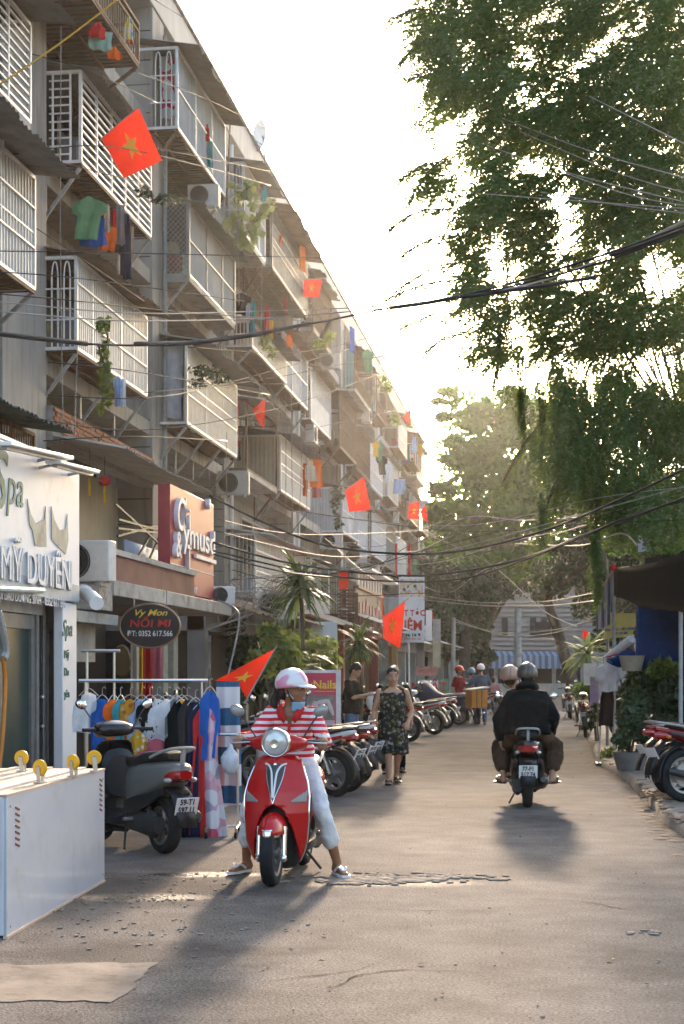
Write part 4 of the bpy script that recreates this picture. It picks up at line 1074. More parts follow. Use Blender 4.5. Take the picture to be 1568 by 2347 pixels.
RS_P = W(-.40, 11.62, 0); RS_R = hd(-.16, -1.06)
red_scooter = place(make_scooter('red_scooter', 'glossy red scooter facing the viewer with a round chrome headlight', P_RED, 'round', txt=False), RS_P, RS_R)
gs = place(make_scooter('parked_scooter', 'black and silver scooter parked tail out by the white freezer, plate 59-T1 597.11', P_BLACK, 'plain', '59-T1', '597.11', side=P_SILVER), W(-1.81, 13.5), hd(-.55, .83))
two = place(make_scooter('moving_scooter', 'dark scooter riding away with two people in black aboard', P_BLACK, 'plain', '77-F1', '517.74'), W(2.12, 18.05), hd(.10, 1.0))
PG = 'motorbikes parked tail out along the left side'
def parked(o, px, py, rz, up=0.0, lean=-.06):
    """put the rear tyre's contact on the pixel's ground point"""
    p = G(px, py); b = V3((0, -.61, 0)); b.rotate(Euler((0, 0, rz)))
    loc = p - b; loc.z = up
    return place(o, loc, rz, lean)
HL = hd(-.80, .60)
wb_ = make_bike('parked_motorbike', 'white and red motorbike with its tail out, nearest of the three beside the scooter rider', P_WHITE, P_RED, '59-C1', '204.36', PG)
parked(wb_, 768, 1826, HL)
bk = make_bike('parked_motorbike', 'black motorbike with a silver plate, middle of the three beside the scooter rider', P_BLACK, P_RED, '59-V2', '318.07', PG)
parked(bk, 795, 1815, HL + .06)
def dupv(src, label, px, py, rz, up=0.0): 
    o = copy_tree(src, (0, 0, 0), 0, label, src.get('group')); parked(o, px, py, rz, up); return o
dupv(wb_, 'white tailed motorbike whose rear wheel reaches furthest out, behind the striped rider', 818, 1798, HL - .05)
dupv(bk, 'black motorbike parked behind the blue striped towels', 560, 1790, HL + .5)
rb = make_bike('parked_motorbike', 'maroon red motorbike with a silver fuel flap parked on the right pavement', P_MAROON, P_BLACK, '', '', 'motorbikes on the right pavement', .285, False)
dupv(bk, 'dark motorbike half hidden behind the woman in the floral dress', 940, 1700, HL, 0)
dupv(wb_, 'white motorbike with a bare tail just beyond the woman in the floral dress', 995, 1684, HL + .05)
dupv(bk, 'black scooter like motorbike standing beside the man looking down', 838, 1700, HL - .5)
dupv(wb_, 'small white motorbike beyond the orange delivery crate', 1140, 1640, hd(-.5, .8))
dupv(bk, 'motorbike under the orange delivery crate', 1098, 1660, hd(.05, 1))
# right hand pavement bikes
parked(rb, 1548, 1846, hd(.97, .2), .1)
dupv(rb, 'second maroon motorbike overlapping the first, cut off by the picture edge', 1566, 1858, hd(.9, .42), .1)
dupv(bk, 'dark motorbike parked at the kerb by the white jacket stand', 1342, 1690, hd(.15, 1))
dupv(bk, 'far black motorbike first in line on the right kerb', 1308, 1648, hd(.1, 1))
dupv(wb_, 'white and red motorbike tucked behind the potted bush on the right', 1420, 1700, hd(.8, .5), .1)
# bike under the navy cover
cv = make_bike('covered_motorbike', 'motorbike whose wheels stick out under a navy blue cover', P_BLACK, P_BLACK, '', '', None, .285, False)
parked(cv, 1052, 1662, hd(-.86, .5))
dupv(wb_, 'silver wheeled motorbike in front of the navy covered one', 1022, 1670, hd(-.8, .6))
# ------------------------------------------------------------------ people
def frame_from(d, up=V3((0, 0, 1))):
    y = V3(d).normalized(); x = y.cross(up)
    if x.length < .05: x = y.cross(V3((0, 1, 0)))
    x.normalize(); return Matrix((x, y, x.cross(y))).transposed()      # columns: right, forward, up
def chain(mb, pts, rads, n=12, k=4):
    pts = [V3(p) for p in pts]
    P, Rr = [], []
    for i in range(len(pts) - 1):
        for j in range(k): P.append(lerp(pts[i], pts[i + 1], j / k)); Rr.append(lerp(rads[i], rads[i + 1], j / k))
    P.append(pts[-1]); Rr.append(rads[-1])
    mb.tube(P, Rr, n)
    mb.ell(pts[0], (rads[0],) * 3, n, 6); mb.ell(pts[-1], (rads[-1],) * 3, n, 6)
    for p, r in zip(pts[1:-1], rads[1:-1]): mb.ell(p, (r * 1.01,) * 3, n, 6)
def trunkloft(mb, secs, n=22, fold=0.0):
    """secs: (centre, side vector, half width, half depth)"""
    rings = []
    for i, (c, s, w, dp) in enumerate(secs):
        c, s = V3(c), V3(s).normalized()
        a = V3(secs[min(i + 1, len(secs) - 1)][0]) - V3(secs[max(i - 1, 0)][0])
        f = s.cross(a).normalized()
        rings.append([c + s * (w * math.copysign(abs(math.cos(t)) ** .85, math.cos(t))) * (1 + fold * math.sin(t * 9 + i)) + f * (dp * math.copysign(abs(math.sin(t)) ** .85, math.sin(t))) * (1 + fold * math.sin(t * 9 + i)) for t in [2 * PI * k / n for k in range(n)]])
    mb.loft(rings)
def hand(mb, wr, dirv, nrm, s=1.0, curl=.35, side=1):
    """palm, four unequal fingers with two bends and a thumb from the palm's side"""
    F = frame_from(dirv, V3(nrm)); x, y, z = F.col[0], F.col[1], F.col[2]
    c = V3(wr) + y * .045 * s
    mb.ell(c, (.038 * s, .05 * s, .018 * s), 10, 7, F)
    chain(mb, [V3(wr) - y * .02 * s, c], [.024 * s, .026 * s], 8, 2)
    for i, (off, L) in enumerate(((-.03, .07), (-.01, .08), (.011, .075), (.031, .058))):
        p = c + x * off * s + y * .04 * s; d = y.copy(); pts = [p]
        for k, q in enumerate((.42, .33, .25)):
            d = (d * math.cos(curl * (1 + .4 * k)) - z * math.sin(curl * (1 + .4 * k))).normalized()
            p = p + d * L * q * s; pts.append(p)
        chain(mb, pts, [.0105 * s, .0095 * s, .009 * s, .0075 * s], 7, 2)
    p = c - x * side * .03 * s - y * .012 * s; d = (y * .6 - x * side * .75 - z * .25).normalized(); p2 = p + d * .04 * s
    chain(mb, [c - x * side * .015 * s, p, p2, p2 + (y * .85 - x * side * .2 - z * .4).normalized() * .03 * s], [.015 * s, .013 * s, .011 * s, .009 * s], 7, 2)
def roughen(me, amt, sc_):
    n = [v.normal.copy() for v in me.vertices]
    for v, nn in zip(me.vertices, n):
        v.co += nn * amt * (noise.noise(v.co * sc_) + .5 * noise.noise(v.co * sc_ * 2.3))
def person(label, loc, rotz, J, yaw=0.0, pitch=0.0, skin=SKIN, top=None, sleeve='short', bottom=None, blen='long', dress=None, hair='short', shoes='flip', vox=.012, group=None, face=True, S=1.0, wide=1.0, hcurl=.35, handdir=None, shoe_m=None, hair_m=None, cat='person', ease=.018, hem=None):
    t = thing('person', label, cat, loc, rotz, group)
    J = {k: V3(v) for k, v in J.items()}
    sv = (J['shR'] - J['shL']).normalized(); hv = (J['hiR'] - J['hiL']).normalized()
    pel, nec, hea = J['pel'], J['nec'], J['hea']
    ch = J.get('che', lerp(pel, nec, .62)); wa = J.get('wai', lerp(pel, nec, .3))
    b = MB()
    trunkloft(b, [(pel - (wa - pel).normalized() * .09, hv, .11 * wide, .09), (pel, hv, .155 * wide, .105 * wide), (wa, lerp(hv, sv, .4), .13 * wide, .095 * wide), (ch, sv, .155 * wide, .11 * wide), (lerp(ch, nec, .72), sv, .15 * wide, .085), (nec, sv, .06, .055)])
    up = (hea - nec).normalized()
    chain(b, [nec - up * .04, lerp(nec, hea, .75)], [.056, .05], 12, 3)
    Rh = Euler((pitch, 0, yaw)).to_matrix()                # head frame: +y is where the face points
    def H(x, y, z): return hea + Rh @ V3((x, y, z)) * S
    b.ell(H(0, -.012, .035), (.076 * S, .095 * S, .09 * S), 18, 12, Rh)
    b.ell(H(0, .018, -.03), (.062 * S, .072 * S, .082 * S), 16, 10, Rh)
    b.ell(H(0, .045, -.088), (.034 * S, .038 * S, .03 * S), 12, 8, Rh)
    for s in (-1, 1): b.ell(H(s * .036, .052, -.028), (.026 * S, .028 * S, .026 * S), 10, 7, Rh); b.ell(H(s * .078, -.006, -.008), (.012 * S, .022 * S, .032 * S), 8, 6, Rh)
    b.tube([H(0, .084, .02), H(0, .098, -.012), H(0, .104, -.03), H(0, .084, -.042)], [.010 * S, .013 * S, .017 * S, .012 * S], 10)
    for s in (-1, 1): b.ell(H(s * .030, .074, .028), (.02 * S, .014 * S, .008 * S), 8, 5, Rh)
    b.ell(H(0, .078, -.066), (.024 * S, .016 * S, .014 * S), 10, 6, Rh)
    for q in 'RL':
        sh, el, wr = J['sh' + q], J['el' + q], J['wr' + q]
        chain(b, [lerp(sh, ch, .2), sh, lerp(sh, el, .45), el, lerp(el, wr, .4), wr], [.06, .052 * wide, .044 * wide, .036, .034, .024], 12, 3)
        hd_ = handdir[q] if handdir and q in handdir else ((wr - el).normalized(), (V3((0, 0, 1)) if abs((wr - el).normalized().z) < .7 else V3((1 if q == 'R' else -1, 0, 0))))
        hand(b, wr, hd_[0], hd_[1], 1.0, hcurl, 1 if q == 'R' else -1)
        hi, kn, an, to = J['hi' + q], J['kn' + q], J['an' + q], J['to' + q]
        chain(b, [hi, lerp(hi, kn, .45), kn, lerp(kn, an, .35), an], [.085 * wide, .072 * wide, .050, .05, .033], 14, 4)
        fd = (to - an); fd.z = 0; fdn = fd.normalized()
        heel = V3((an.x, an.y, to.z)) - fdn * .035
        chain(b, [an, heel + V3((0, 0, .035)), lerp(heel, to, .55) + V3((0, 0, .035)), to + V3((0, 0, .02))], [.034, .034, .033, .022], 10, 3)
        b.ell(to + V3((0, 0, .018)) + fdn * .0, (.038, .05, .018), 10, 6, frame_from(fdn))
    me = remesh(b, 'body', vox, 3, .4)
    put('body', me, skin, t, ang=180)
    if face:
        for s in (-1, 1):
            MB().ell(H(s * .031, .080, .010), (.0145 * S, .006 * S, .0065 * S), 10, 6, Rh).build('eye', mat('eye_white', (.45, .43, .41), .3), t)
            MB().ell(H(s * .031, .0855, .010), (.0068 * S, .003 * S, .0068 * S), 8, 6, Rh).build('iris', HAIR, t)
            MB().tube([H(s * .012, .088, .034), H(s * .034, .087, .040), H(s * .052, .074, .033)], [.0035, .0045, .0025], 5).build('eyebrow', HAIR, t)
        MB().tube([H(-.025, .084, -.066), H(-.01, .0935, -.062), H(.01, .0935, -.062), H(.025, .084, -.066)], [.003, .007, .007, .003], 6).build('mouth', mat('lips', (.26, .07, .055), .45), t)
    hm = hair_m or HAIR
    if hair:
        h = MB()
        h.ell(H(0, -.022, .048), (.086 * S, .100 * S, .092 * S), 18, 12, Rh)
        if hair in ('tied', 'bun'):
            h.ell(H(0, -.105, -.01), (.042, .05, .05), 12, 8, Rh); h.ell(H(0, -.07, -.03), (.066, .05, .06), 12, 8, Rh)
        if hair == 'tied': chain(h, [H(.0, -.12, -.02), H(.01, -.14, -.10), H(.015, -.13, -.2)], [.035, .036, .015], 8, 3)
        if hair == 'short': h.ell(H(0, -.055, -.02), (.072, .055, .07), 12, 8, Rh)
        # keep only what lies above / behind the hairline
        hme = remesh(h, 'hair', .010, 2); inv = Rh.inverted()
        bm = bmesh.new(); bm.from_mesh(hme)
        dead = [v for v in bm.verts if (lambda p: p.y > .030 and p.z < .062 - (.0 if abs(p.x) < .05 else .03) )(inv @ (v.co - hea) / S)]
        bmesh.ops.delete(bm, geom=dead, context='VERTS'); bm.to_mesh(hme); bm.free(); roughen(hme, .006, 30)
        put('hair', hme, hm, t, ang=180)
    if top is not None:
        c = MB(); e = ease
        low = pel - (wa - pel).normalized() * (.10 if hem is None else hem)
        trunkloft(c, [(low, hv, .165 * wide + e, .115 * wide + e), (pel, hv, .16 * wide + e, .112 * wide + e), (wa, lerp(hv, sv, .4), .142 * wide + e, .105 * wide + e), (ch, sv, .16 * wide + e, .118 * wide + e), (lerp(ch, nec, .72), sv, .155 * wide + e * .6, .09 + e), (lerp(ch, nec, .93), sv, .085, .068)])
        for q in 'RL':
            sh, el, wr = J['sh' + q], J['el' + q], J['wr' + q]
            if sleeve == 'long': chain(c, [lerp(sh, ch, .2), sh, lerp(sh, el, .5), el, lerp(el, wr, .5), lerp(el, wr, .93)], [.072, .064 * wide + e * .4, .055 * wide + e * .5, .046 + e * .6, .043 + e * .5, .035 + e * .4], 14, 4)
            elif sleeve == 'short': chain(c, [lerp(sh, ch, .2), sh, lerp(sh, el, .72)], [.072, .064 * wide + e * .3, .062 + e * .4], 14, 4)
        cm = remesh(c, 'shirt', max(.010, vox), 4, .5); roughen(cm, .011, 10); roughen(cm, .005 if vox < .012 else .001, 24)
        put('shirt', cm, top, t, ang=180)
    if bottom is not None:
        c = MB(); f = {'long': .97, 'capri': .62, 'shorts': .15}[blen]
        trunkloft(c, [(pel - (wa - pel).normalized() * .11, hv, .15 * wide, .11), (pel, hv, .163 * wide, .115 * wide), (lerp(pel, wa, .8), hv, .146 * wide, .106 * wide)])
        for q in 'RL':
            hi, kn, an = J['hi' + q], J['kn' + q], J['an' + q]
            chain(c, [hi, lerp(hi, kn, .45), kn, lerp(kn, an, f * .55), lerp(kn, an, f)], [.094 * wide, .084 * wide, .064 * wide + e * .3, .060 * wide + e * .5, .056 + e * .5], 14, 4)
        cm = remesh(c, 'trousers', max(.011, vox), 3, .5); roughen(cm, .012, 9); roughen(cm, .005, 26)
        put('trousers', cm, bottom, t, ang=180)
    if dress is not None:
        dm, zhem = dress
        c = MB(); kn = lerp(J['knR'], J['knL'], .5)
        secs = [(V3((kn.x, kn.y, zhem)), hv, .20 * wide, .15)]
        for k in (.35, .7): secs.append((lerp(V3((kn.x, kn.y, zhem)), pel, k), hv, lerp(.20, .178, k) * wide, lerp(.155, .128, k)))
        secs += [(pel, hv, .178 * wide, .128 * wide), (wa, sv, .155 * wide, .118 * wide), (ch, sv, .166 * wide, .132 * wide), (lerp(ch, nec, .62), sv, .155 * wide, .10)]
        trunkloft(c, secs, 30, .025)
        for q in 'RL': chain(c, [lerp(J['sh' + q], ch, .25), lerp(J['sh' + q], nec, .28) + V3((0, 0, .02))], [.07, .048], 10, 3)
        cm = remesh(c, 'dress', max(.011, vox), 4, .5); roughen(cm, .010, 9)
        put('dress', cm, dm, t, ang=180)
    for q in 'RL':
        if not shoes: continue
        an, to = J['an' + q], J['to' + q]
        fd = to - an; fd.z = 0; L = .25; fn = fd.normalized(); mid = V3((an.x, an.y, to.z)) + fn * .075
        F = frame_from(fn)
        sh = MB(); out = [mid + F @ V3((w, y, -.004)) for y, w in ((-.125, -.02), (-.1, -.036), (0, -.036), (.09, -.05), (.14, -.03), (.15, 0), (.14, .03), (.09, .05), (0, .036), (-.1, .036), (-.125, .02))]
        sh.prism(out, (0, 0, .018))
        o = sh.build('sandal', shoe_m or WHITE_PL, t)
        st = MB()
        for s in (-1, 1): st.tube(crom([mid + F @ V3((0, .09, .03)), mid + F @ V3((s * .03, .05, .062)), mid + F @ V3((s * .042, -.005, .03))], 4), .009, 6)
        st.build('strap', shoe_m or WHITE_PL, o)
    t['head'] = 1; del t['head']
    return t, H, Rh
def stand(h=1.6, sw=.0, arms=(.06, .05), feet=.1, step=0.0):
    k = h / 1.6
    J = dict(pel=(0, 0, .88), nec=(0, 0, 1.33), hea=(0, .015, 1.485))
    for q, s in (('R', 1), ('L', -1)):
        J['sh' + q] = (s * .175, 0, 1.27); J['el' + q] = (s * (.215 + arms[0]), -.02, 1.01); J['wr' + q] = (s * (.215 + arms[1]), .07, .79)
        st = step * s
        J['hi' + q] = (s * .085, 0, .84); J['kn' + q] = (s * feet * .95, .03 + st * .5, .46); J['an' + q] = (s * feet, st, .085); J['to' + q] = (s * (feet + .02), st + .15, .012)
    return {a: tuple(c * k for c in b) for a, b in J.items()}
def helmet(t, H, Rh, m, visor=None, S=1.0, dz=.0, vent=False, k=1.0):
    mb = MB()
    def fn(u, v):
        a = lerp(-PI, PI, u); e = lerp(-.16 - .42 * (1 - math.cos(a)) * .35, PI / 2, v)
        return H(k * .112 * math.sin(a) * math.cos(e), -.008 + k * .132 * math.cos(a) * math.cos(e), .032 + dz + k * .118 * math.sin(e))
    mb.grid(fn, 32, 12)
    o = mb.build('helmet', m, t, solid=.012, ang=70)
    if visor is not None:
        MB().grid(lambda u, v: H(k * .108 * math.sin(lerp(-1.05, 1.05, u)) * (1 - v * .12), k * .115 * math.cos(lerp(-1.05, 1.05, u)) + v * .085 * math.cos(lerp(-1.05, 1.05, u)), .030 + dz - v * .022), 14, 4).build('visor', visor, o, solid=.008)
    st = MB()
    for s in (-1, 1): st.tube(crom([H(s * .095, .0, .0), H(s * .075, .03, -.075), H(s * .02, .05, -.122)], 4), .006, 5)
    st.build('chin_strap', BLACK_PL, o)
    return o
def stripes(name, a, b, per, duty=.5, axis='Z', off=0.0):
    m, nt, p = nodes_of(name); N, L = nt.nodes, nt.links
    tc = N.new('ShaderNodeTexCoord'); sx = N.new('ShaderNodeSeparateXYZ'); L.new(tc.outputs['Object'], sx.inputs[0])
    nz = N.new('ShaderNodeTexNoise'); nz.inputs['Scale'].default_value = 5; L.new(tc.outputs['Object'], nz.inputs['Vector'])
    ad = N.new('ShaderNodeMath'); ad.operation = 'MULTIPLY_ADD'; ad.inputs[1].default_value = .02; L.new(nz.outputs[0], ad.inputs[0]); L.new(sx.outputs[axis], ad.inputs[2])
    dv = N.new('ShaderNodeMath'); dv.operation = 'MULTIPLY_ADD'; dv.inputs[1].default_value = 1 / per; dv.inputs[2].default_value = off; L.new(ad.outputs[0], dv.inputs[0])
    fr = N.new('ShaderNodeMath'); fr.operation = 'FRACT'; L.new(dv.outputs[0], fr.inputs[0])
    lt = N.new('ShaderNodeMath'); lt.operation = 'LESS_THAN'; lt.inputs[1].default_value = duty; L.new(fr.outputs[0], lt.inputs[0])
    mx = N.new('ShaderNodeMixRGB'); mx.inputs[1].default_value = (*b, 1); mx.inputs[2].default_value = (*a, 1)
    L.new(lt.outputs[0], mx.inputs[0]); L.new(mx.outputs[0], p.inputs['Base Color']); p.inputs['Roughness'].default_value = .85; p.inputs['Specular IOR Level'].default_value = .15
    return m
def spots(name, base, cols, sc_=22, thr=.36):
    m, nt, p = nodes_of(name); N, L = nt.nodes, nt.links
    tc = N.new('ShaderNodeTexCoord'); v = N.new('ShaderNodeTexVoronoi'); v.inputs['Scale'].default_value = sc_; L.new(tc.outputs['Object'], v.inputs['Vector'])
    cr = N.new('ShaderNodeValToRGB'); cr.color_ramp.interpolation = 'CONSTANT'
    e = cr.color_ramp.elements
    for i, c in enumerate(cols):
        el = e[i] if i < 2 else e.new(i / len(cols))
        el.position = i / len(cols); el.color = (*c, 1)
    sp = N.new('ShaderNodeSeparateColor'); L.new(v.outputs['Color'], sp.inputs[0]); L.new(sp.outputs[0], cr.inputs[0])
    lt = N.new('ShaderNodeMath'); lt.operation = 'LESS_THAN'; lt.inputs[1].default_value = thr; L.new(v.outputs[0], lt.inputs[0])
    mx = N.new('ShaderNodeMixRGB'); mx.inputs[1].default_value = (*base, 1); L.new(lt.outputs[0], mx.inputs[0]); L.new(cr.outputs[0], mx.inputs[2]); L.new(mx.outputs[0], p.inputs['Base Color'])
    p.inputs['Roughness'].default_value = .8; p.inputs['Specular IOR Level'].default_value = .15
    return m
STRIPE = stripes('red_white_stripe', (.55, .028, .045), (.66, .62, .60), .046, .52)
FLORAL = spots('dark_floral', (.010, .011, .010), [(.012, .012, .012), (.12, .10, .02), (.10, .10, .09), (.05, .06, .03), (.22, .21, .19)], 26, .5)
HELM_W = mat('helmet_white', (.68, .64, .64), .3, coat=.4, var=.05)
# helmet with a pink graphic: a broad patch in the painted shell
def helm_pink():
    m, nt, p = nodes_of('helmet_white_pink'); N, L = nt.nodes, nt.links
    tc = N.new('ShaderNodeTexCoord'); n = N.new('ShaderNodeTexNoise'); n.inputs['Scale'].default_value = 6.5; n.inputs['Detail'].default_value = 1.5; L.new(tc.outputs['Object'], n.inputs['Vector'])
    r = N.new('ShaderNodeValToRGB'); r.color_ramp.elements[0].position = .47; r.color_ramp.elements[1].position = .52; r.color_ramp.elements[0].color = (.66, .63, .64, 1); r.color_ramp.elements[1].color = (.62, .24, .34, 1)
    L.new(n.outputs[0], r.inputs[0]); L.new(r.outputs[0], p.inputs['Base Color']); p.inputs['Roughness'].default_value = .3; p.inputs['Coat Weight'].default_value = .4
    return m

# the rider on the red scooter: feet down on both sides, looking to her left
J = dict(pel=(0, -.26, .83), wai=(0, -.23, .97), che=(0, -.19, 1.11), nec=(0, -.15, 1.245), hea=(-.01, -.125, 1.372),
         shR=(.155, -.17, 1.195), elR=(.27, -.02, 1.00), wrR=(.305, .215, 1.025), shL=(-.155, -.17, 1.195), elL=(-.27, -.02, 0.99), wrL=(-.305, .215, 1.015),
         hiR=(.10, -.22, .80), knR=(.27, .12, .50), anR=(.335, -.10, .10), toR=(.40, .06, .014),
         hiL=(-.10, -.22, .80), knL=(-.27, .12, .50), anL=(-.365, -.02, .10), toL=(-.44, .13, .014))
rp, H, Rh = person('woman in a red and white striped top and pink marked helmet astride the red scooter', RS_P, RS_R, J, yaw=1.32, pitch=-.05, skin=SKIN_D, top=STRIPE, sleeve='long', bottom=C_WHITE, blen='capri', hair='tied', vox=.0085, hcurl=.75, ease=.014, wide=.93,
                   handdir={'R': ((.05, .95, -.1), (0, 0, 1)), 'L': ((-.05, .95, -.1), (0, 0, 1))})
helmet(rp, H, Rh, helm_pink(), HELM_W, dz=.012, k=.93)
mk = MB().grid(lambda u, v: H(.070 * math.sin(lerp(-1.3, 1.3, u)) * (1 - .25 * v), .006 + .098 * math.cos(lerp(-1.3, 1.3, u)) * (1 - .25 * v), lerp(-.092, -.156, v) - .012 * math.cos(lerp(-1.2, 1.2, u)) * v), 14, 6)
mk.build('face_mask', mat('surgical_mask', (.22, .42, .58), .8, transl=.15), rp, solid=.004, ang=70)
lp = MB()
for s in (-1, 1): lp.tube(crom([H(s * .058, .042, -.07), H(s * .075, .01, -.03), H(s * .08, -.01, .0)], 4), .0025, 5)
lp.build('mask_loop', WHITE_PL, rp)
MB().ell(H(.083, .0, -.045), (.008, .008, .009), 8, 6).build('ear_ring', mat('pearl', (.7, .6, .45), .25), rp)
for ch_ in rp.children:
    if ch_.name.startswith('shirt'):
        bm = bmesh.new(); bm.from_mesh(ch_.data)
        dead = [v for v in bm.verts if v.co.y > -.17 and v.co.z > 1.11 and abs(v.co.x) < .062 * (v.co.z - 1.11) / .115]
        bmesh.ops.delete(bm, geom=dead, context='VERTS'); bm.to_mesh(ch_.data); bm.free()
cl = MB()
for s in (-1, 1):
    cl.loft([[V3((s * .062, -.205, 1.275)), V3((s * .085, -.19, 1.245))], [V3((s * .070, -.12, 1.265)), V3((s * .105, -.105, 1.225))], [V3((s * .052, -.066, 1.222)), V3((s * .088, -.056, 1.168))], [V3((s * .020, -.052, 1.155)), V3((s * .042, -.048, 1.120))]], closed=False)
cl.build('collar', C_RED, rp, solid=.009)
MB().box((0, -.050, 1.085), (.022, .012, .06), (.2, 0, 0)).build('placket', C_RED, rp)

# two on the dark scooter
two_p, two_r = W(2.12, 18.05), hd(.10, 1.0)
def seated(y, dz=0.0, kn=(.26, .30), foot=(.30, .10, .25)):
    J = dict(pel=(0, y, .86 + dz), wai=(0, y + .01, 1.0 + dz), che=(0, y + .03, 1.14 + dz), nec=(0, y + .07, 1.31 + dz), hea=(0, y + .10, 1.45 + dz))
    for q, s in (('R', 1), ('L', -1)):
        J['sh' + q] = (s * .185, y + .05, 1.25 + dz); J['hi' + q] = (s * .11, y + .03, .83 + dz)
        J['kn' + q] = (s * kn[0], y + kn[1], .66); J['an' + q] = (s * foot[0], y + foot[1], foot[2] + .07); J['to' + q] = (s * (foot[0] + .05), y + foot[1] + .13, foot[2])
    return J
J = seated(-.56, 0, (.31, .22), (.27, .06, .26))
J.update(elR=(.30, -.50, 1.0), wrR=(.26, -.30, .80), elL=(-.335, -.58, 1.0), wrL=(-.30, -.50, .76))
J.update(shR=(.155, -.50, 1.205), shL=(-.155, -.50, 1.205), elR=(.285, -.52, .99), elL=(-.315, -.56, .97))
p2, H, Rh = person('person in a wide black jacket and dark helmet riding pillion', two_p, two_r, J, skin=SKIN, top=C_BLACK, sleeve='long', bottom=C_BROWN, blen='capri', hair='short', vox=.013, wide=1.24, ease=.055, face=False, hem=.05, shoe_m=BLACK_PL)
hd_ = MB(); hd_.tube(crom([H(-.09, -.02, -.12), H(-.06, -.11, -.10), H(0, -.13, -.09), H(.06, -.11, -.10), H(.09, -.02, -.12)], 4), .045, 10); hd_.build('hood', C_BLACK, p2, ang=180)
helmet(p2, H, Rh, mat('helmet_olive', (.075, .065, .05), .3, coat=.4), None, dz=.005)
J = seated(-.02, .0, (.24, .34), (.22, .36, .27))
J.update(elR=(.30, .12, 1.02), wrR=(.31, .27, 1.0), elL=(-.30, .12, 1.02), wrL=(-.31, .27, 1.0))
J = {k: (v[0] - .05, v[1], v[2]) if k in ('hea', 'nec') else v for k, v in J.items()}
J['shR'] = (.12, J['shR'][1], 1.16); J['shL'] = (-.20, J['shL'][1], 1.18); J['elR'] = (.25, .12, .98)
J['hea'] = (J['hea'][0] - .14, J['hea'][1], J['hea'][2] - .02); J['nec'] = (-.09, J['nec'][1], J['nec'][2])
p3, H, Rh = person('driver with a tan helmet steering the moving scooter', two_p, two_r, J, skin=SKIN, top=C_BLACK, sleeve='long', bottom=C_BROWN, hair='short', vox=.014, face=False, hcurl=.8, shoe_m=BLACK_PL)
helmet(p3, H, Rh, mat('helmet_tan', (.33, .20, .14), .35, coat=.4), None)

# the woman in the floral dress walking towards us
J = stand(1.55, step=.16, feet=.075); J['anL'] = (-.075, -.20, .15); J['toL'] = (-.08, -.06, .02); J['knL'] = (-.07, .02, .44); J['knR'] = (.07, .14, .46)
J['elL'] = (-.27, -.06, .98); J['wrL'] = (-.19, .16, .84); J['elR'] = (.25, -.04, .98); J['wrR'] = (.255, .02, .74)
pw, H, Rh = person('woman in a dark sleeveless floral dress walking up the road towards the viewer', G(900, 1796), PI + .22, J, yaw=0, pitch=-.05, skin=mat('skin_light', (.42, .23, .145), .5, var=.08, scale=14), dress=(FLORAL, .40), hair='bun', vox=.0105, wide=1.08, shoe_m=BLACK_PL)
J = stand(1.58, step=.16, feet=.13)
pb, H, Rh = person('person in dark clothes walking right behind the floral dress woman', W((899 - CX) / FPX * 24, 23.4), PI + .2, J, top=C_BLACK, bottom=C_BLACK, vox=.014, hair='short', face=True, shoe_m=RUBBER)
# man looking down at a white bag
J = stand(1.66, feet=.1); J.update(hea=(0, .07, 1.52), nec=(0, .02, 1.385), elR=(.24, .12, 1.08), wrR=(.10, .30, 1.13), elL=(-.24, .10, 1.08), wrL=(-.08, .31, 1.12))
man_p = W((806 - CX) / FPX * 26, 26)
pm, H, Rh = person('man in a black t-shirt and jeans looking down into a white bag', man_p, hd(.93, -.35), J, pitch=-.65, top=C_BLACK, bottom=C_JEANS, vox=.013, hair='short', shoe_m=BLACK_PL)
mb = MB(); c = man_p + Euler((0, 0, hd(.93, -.35))).to_matrix() @ V3((0, .36, 1.0))
mb.ell(c, (.10, .10, .13), 14, 10); mb.tube([c + V3((0, 0, .11)), c + V3((0, 0, .17))], [.05, .06], 10)
bag_me = mb.build('plastic_bag', mat('plastic_bag', (.62, .62, .63), .4, var=.15, scale=20, transl=.3), None); roughen(bag_me.data, .018, 14)
tag(bag_me, 'white plastic bag in the hands of the man in the black t-shirt', 'bag')
# people farther up the street
def far(label, px, py, d, h, rz, top, bottom, hat=None, seat=False, hair='short', blen='long', yaw=0):
    J = stand(h, feet=.11)
    if seat:
        J = seated(0); J.update(elR=(.27, .14, 1.02), wrR=(.28, .32, 1.0), elL=(-.27, .14, 1.02), wrL=(-.28, .32, 1.0))
    p, H, Rh = person(label, W((px - CX) / FPX * d, d), rz, J, yaw=yaw, top=top, bottom=bottom, blen=blen, vox=.02, face=False, hair=hair, shoe_m=BLACK_PL)
    if hat: helmet(p, H, Rh, hat, hat)
    return p
RED_H = mat('helmet_red', (.5, .03, .02), .3); BLUE_H = mat('helmet_blue', (.08, .16, .24), .3)
far('man in a dark red shirt and red helmet standing beyond the navy covered motorbike', 1052, 1600, 45, 1.66, hd(.8, -.6), C_MAROON, C_BLACK, RED_H)
far('rider in a blue vest and white helmet beside the orange delivery crate', 1102, 1600, 45, 1.72, hd(-.1, 1), cloth('slate', (.10, .12, .17)), C_JEANS, HELM_W)
far('person in a blue grey helmet between the red and the white helmets', 1080, 1600, 46.5, 1.6, hd(.3, 1), C_GREY, C_BLACK, BLUE_H)
far('child in a pink t-shirt and maroon shorts walking away up the street', 1131, 1600, 57, 1.30, hd(.1, 1), mat('cloth_dusty_pink', (.34, .15, .15), .85), C_MAROON, None, blen='shorts')
far('person in a blue and white shirt riding towards us behind the tan helmet', 1184, 1600, 52, 1.6, PI + .1, stripes('blue_white', (.05, .12, .35), (.55, .56, .6), .16, .5), C_BLACK, None, seat=True)
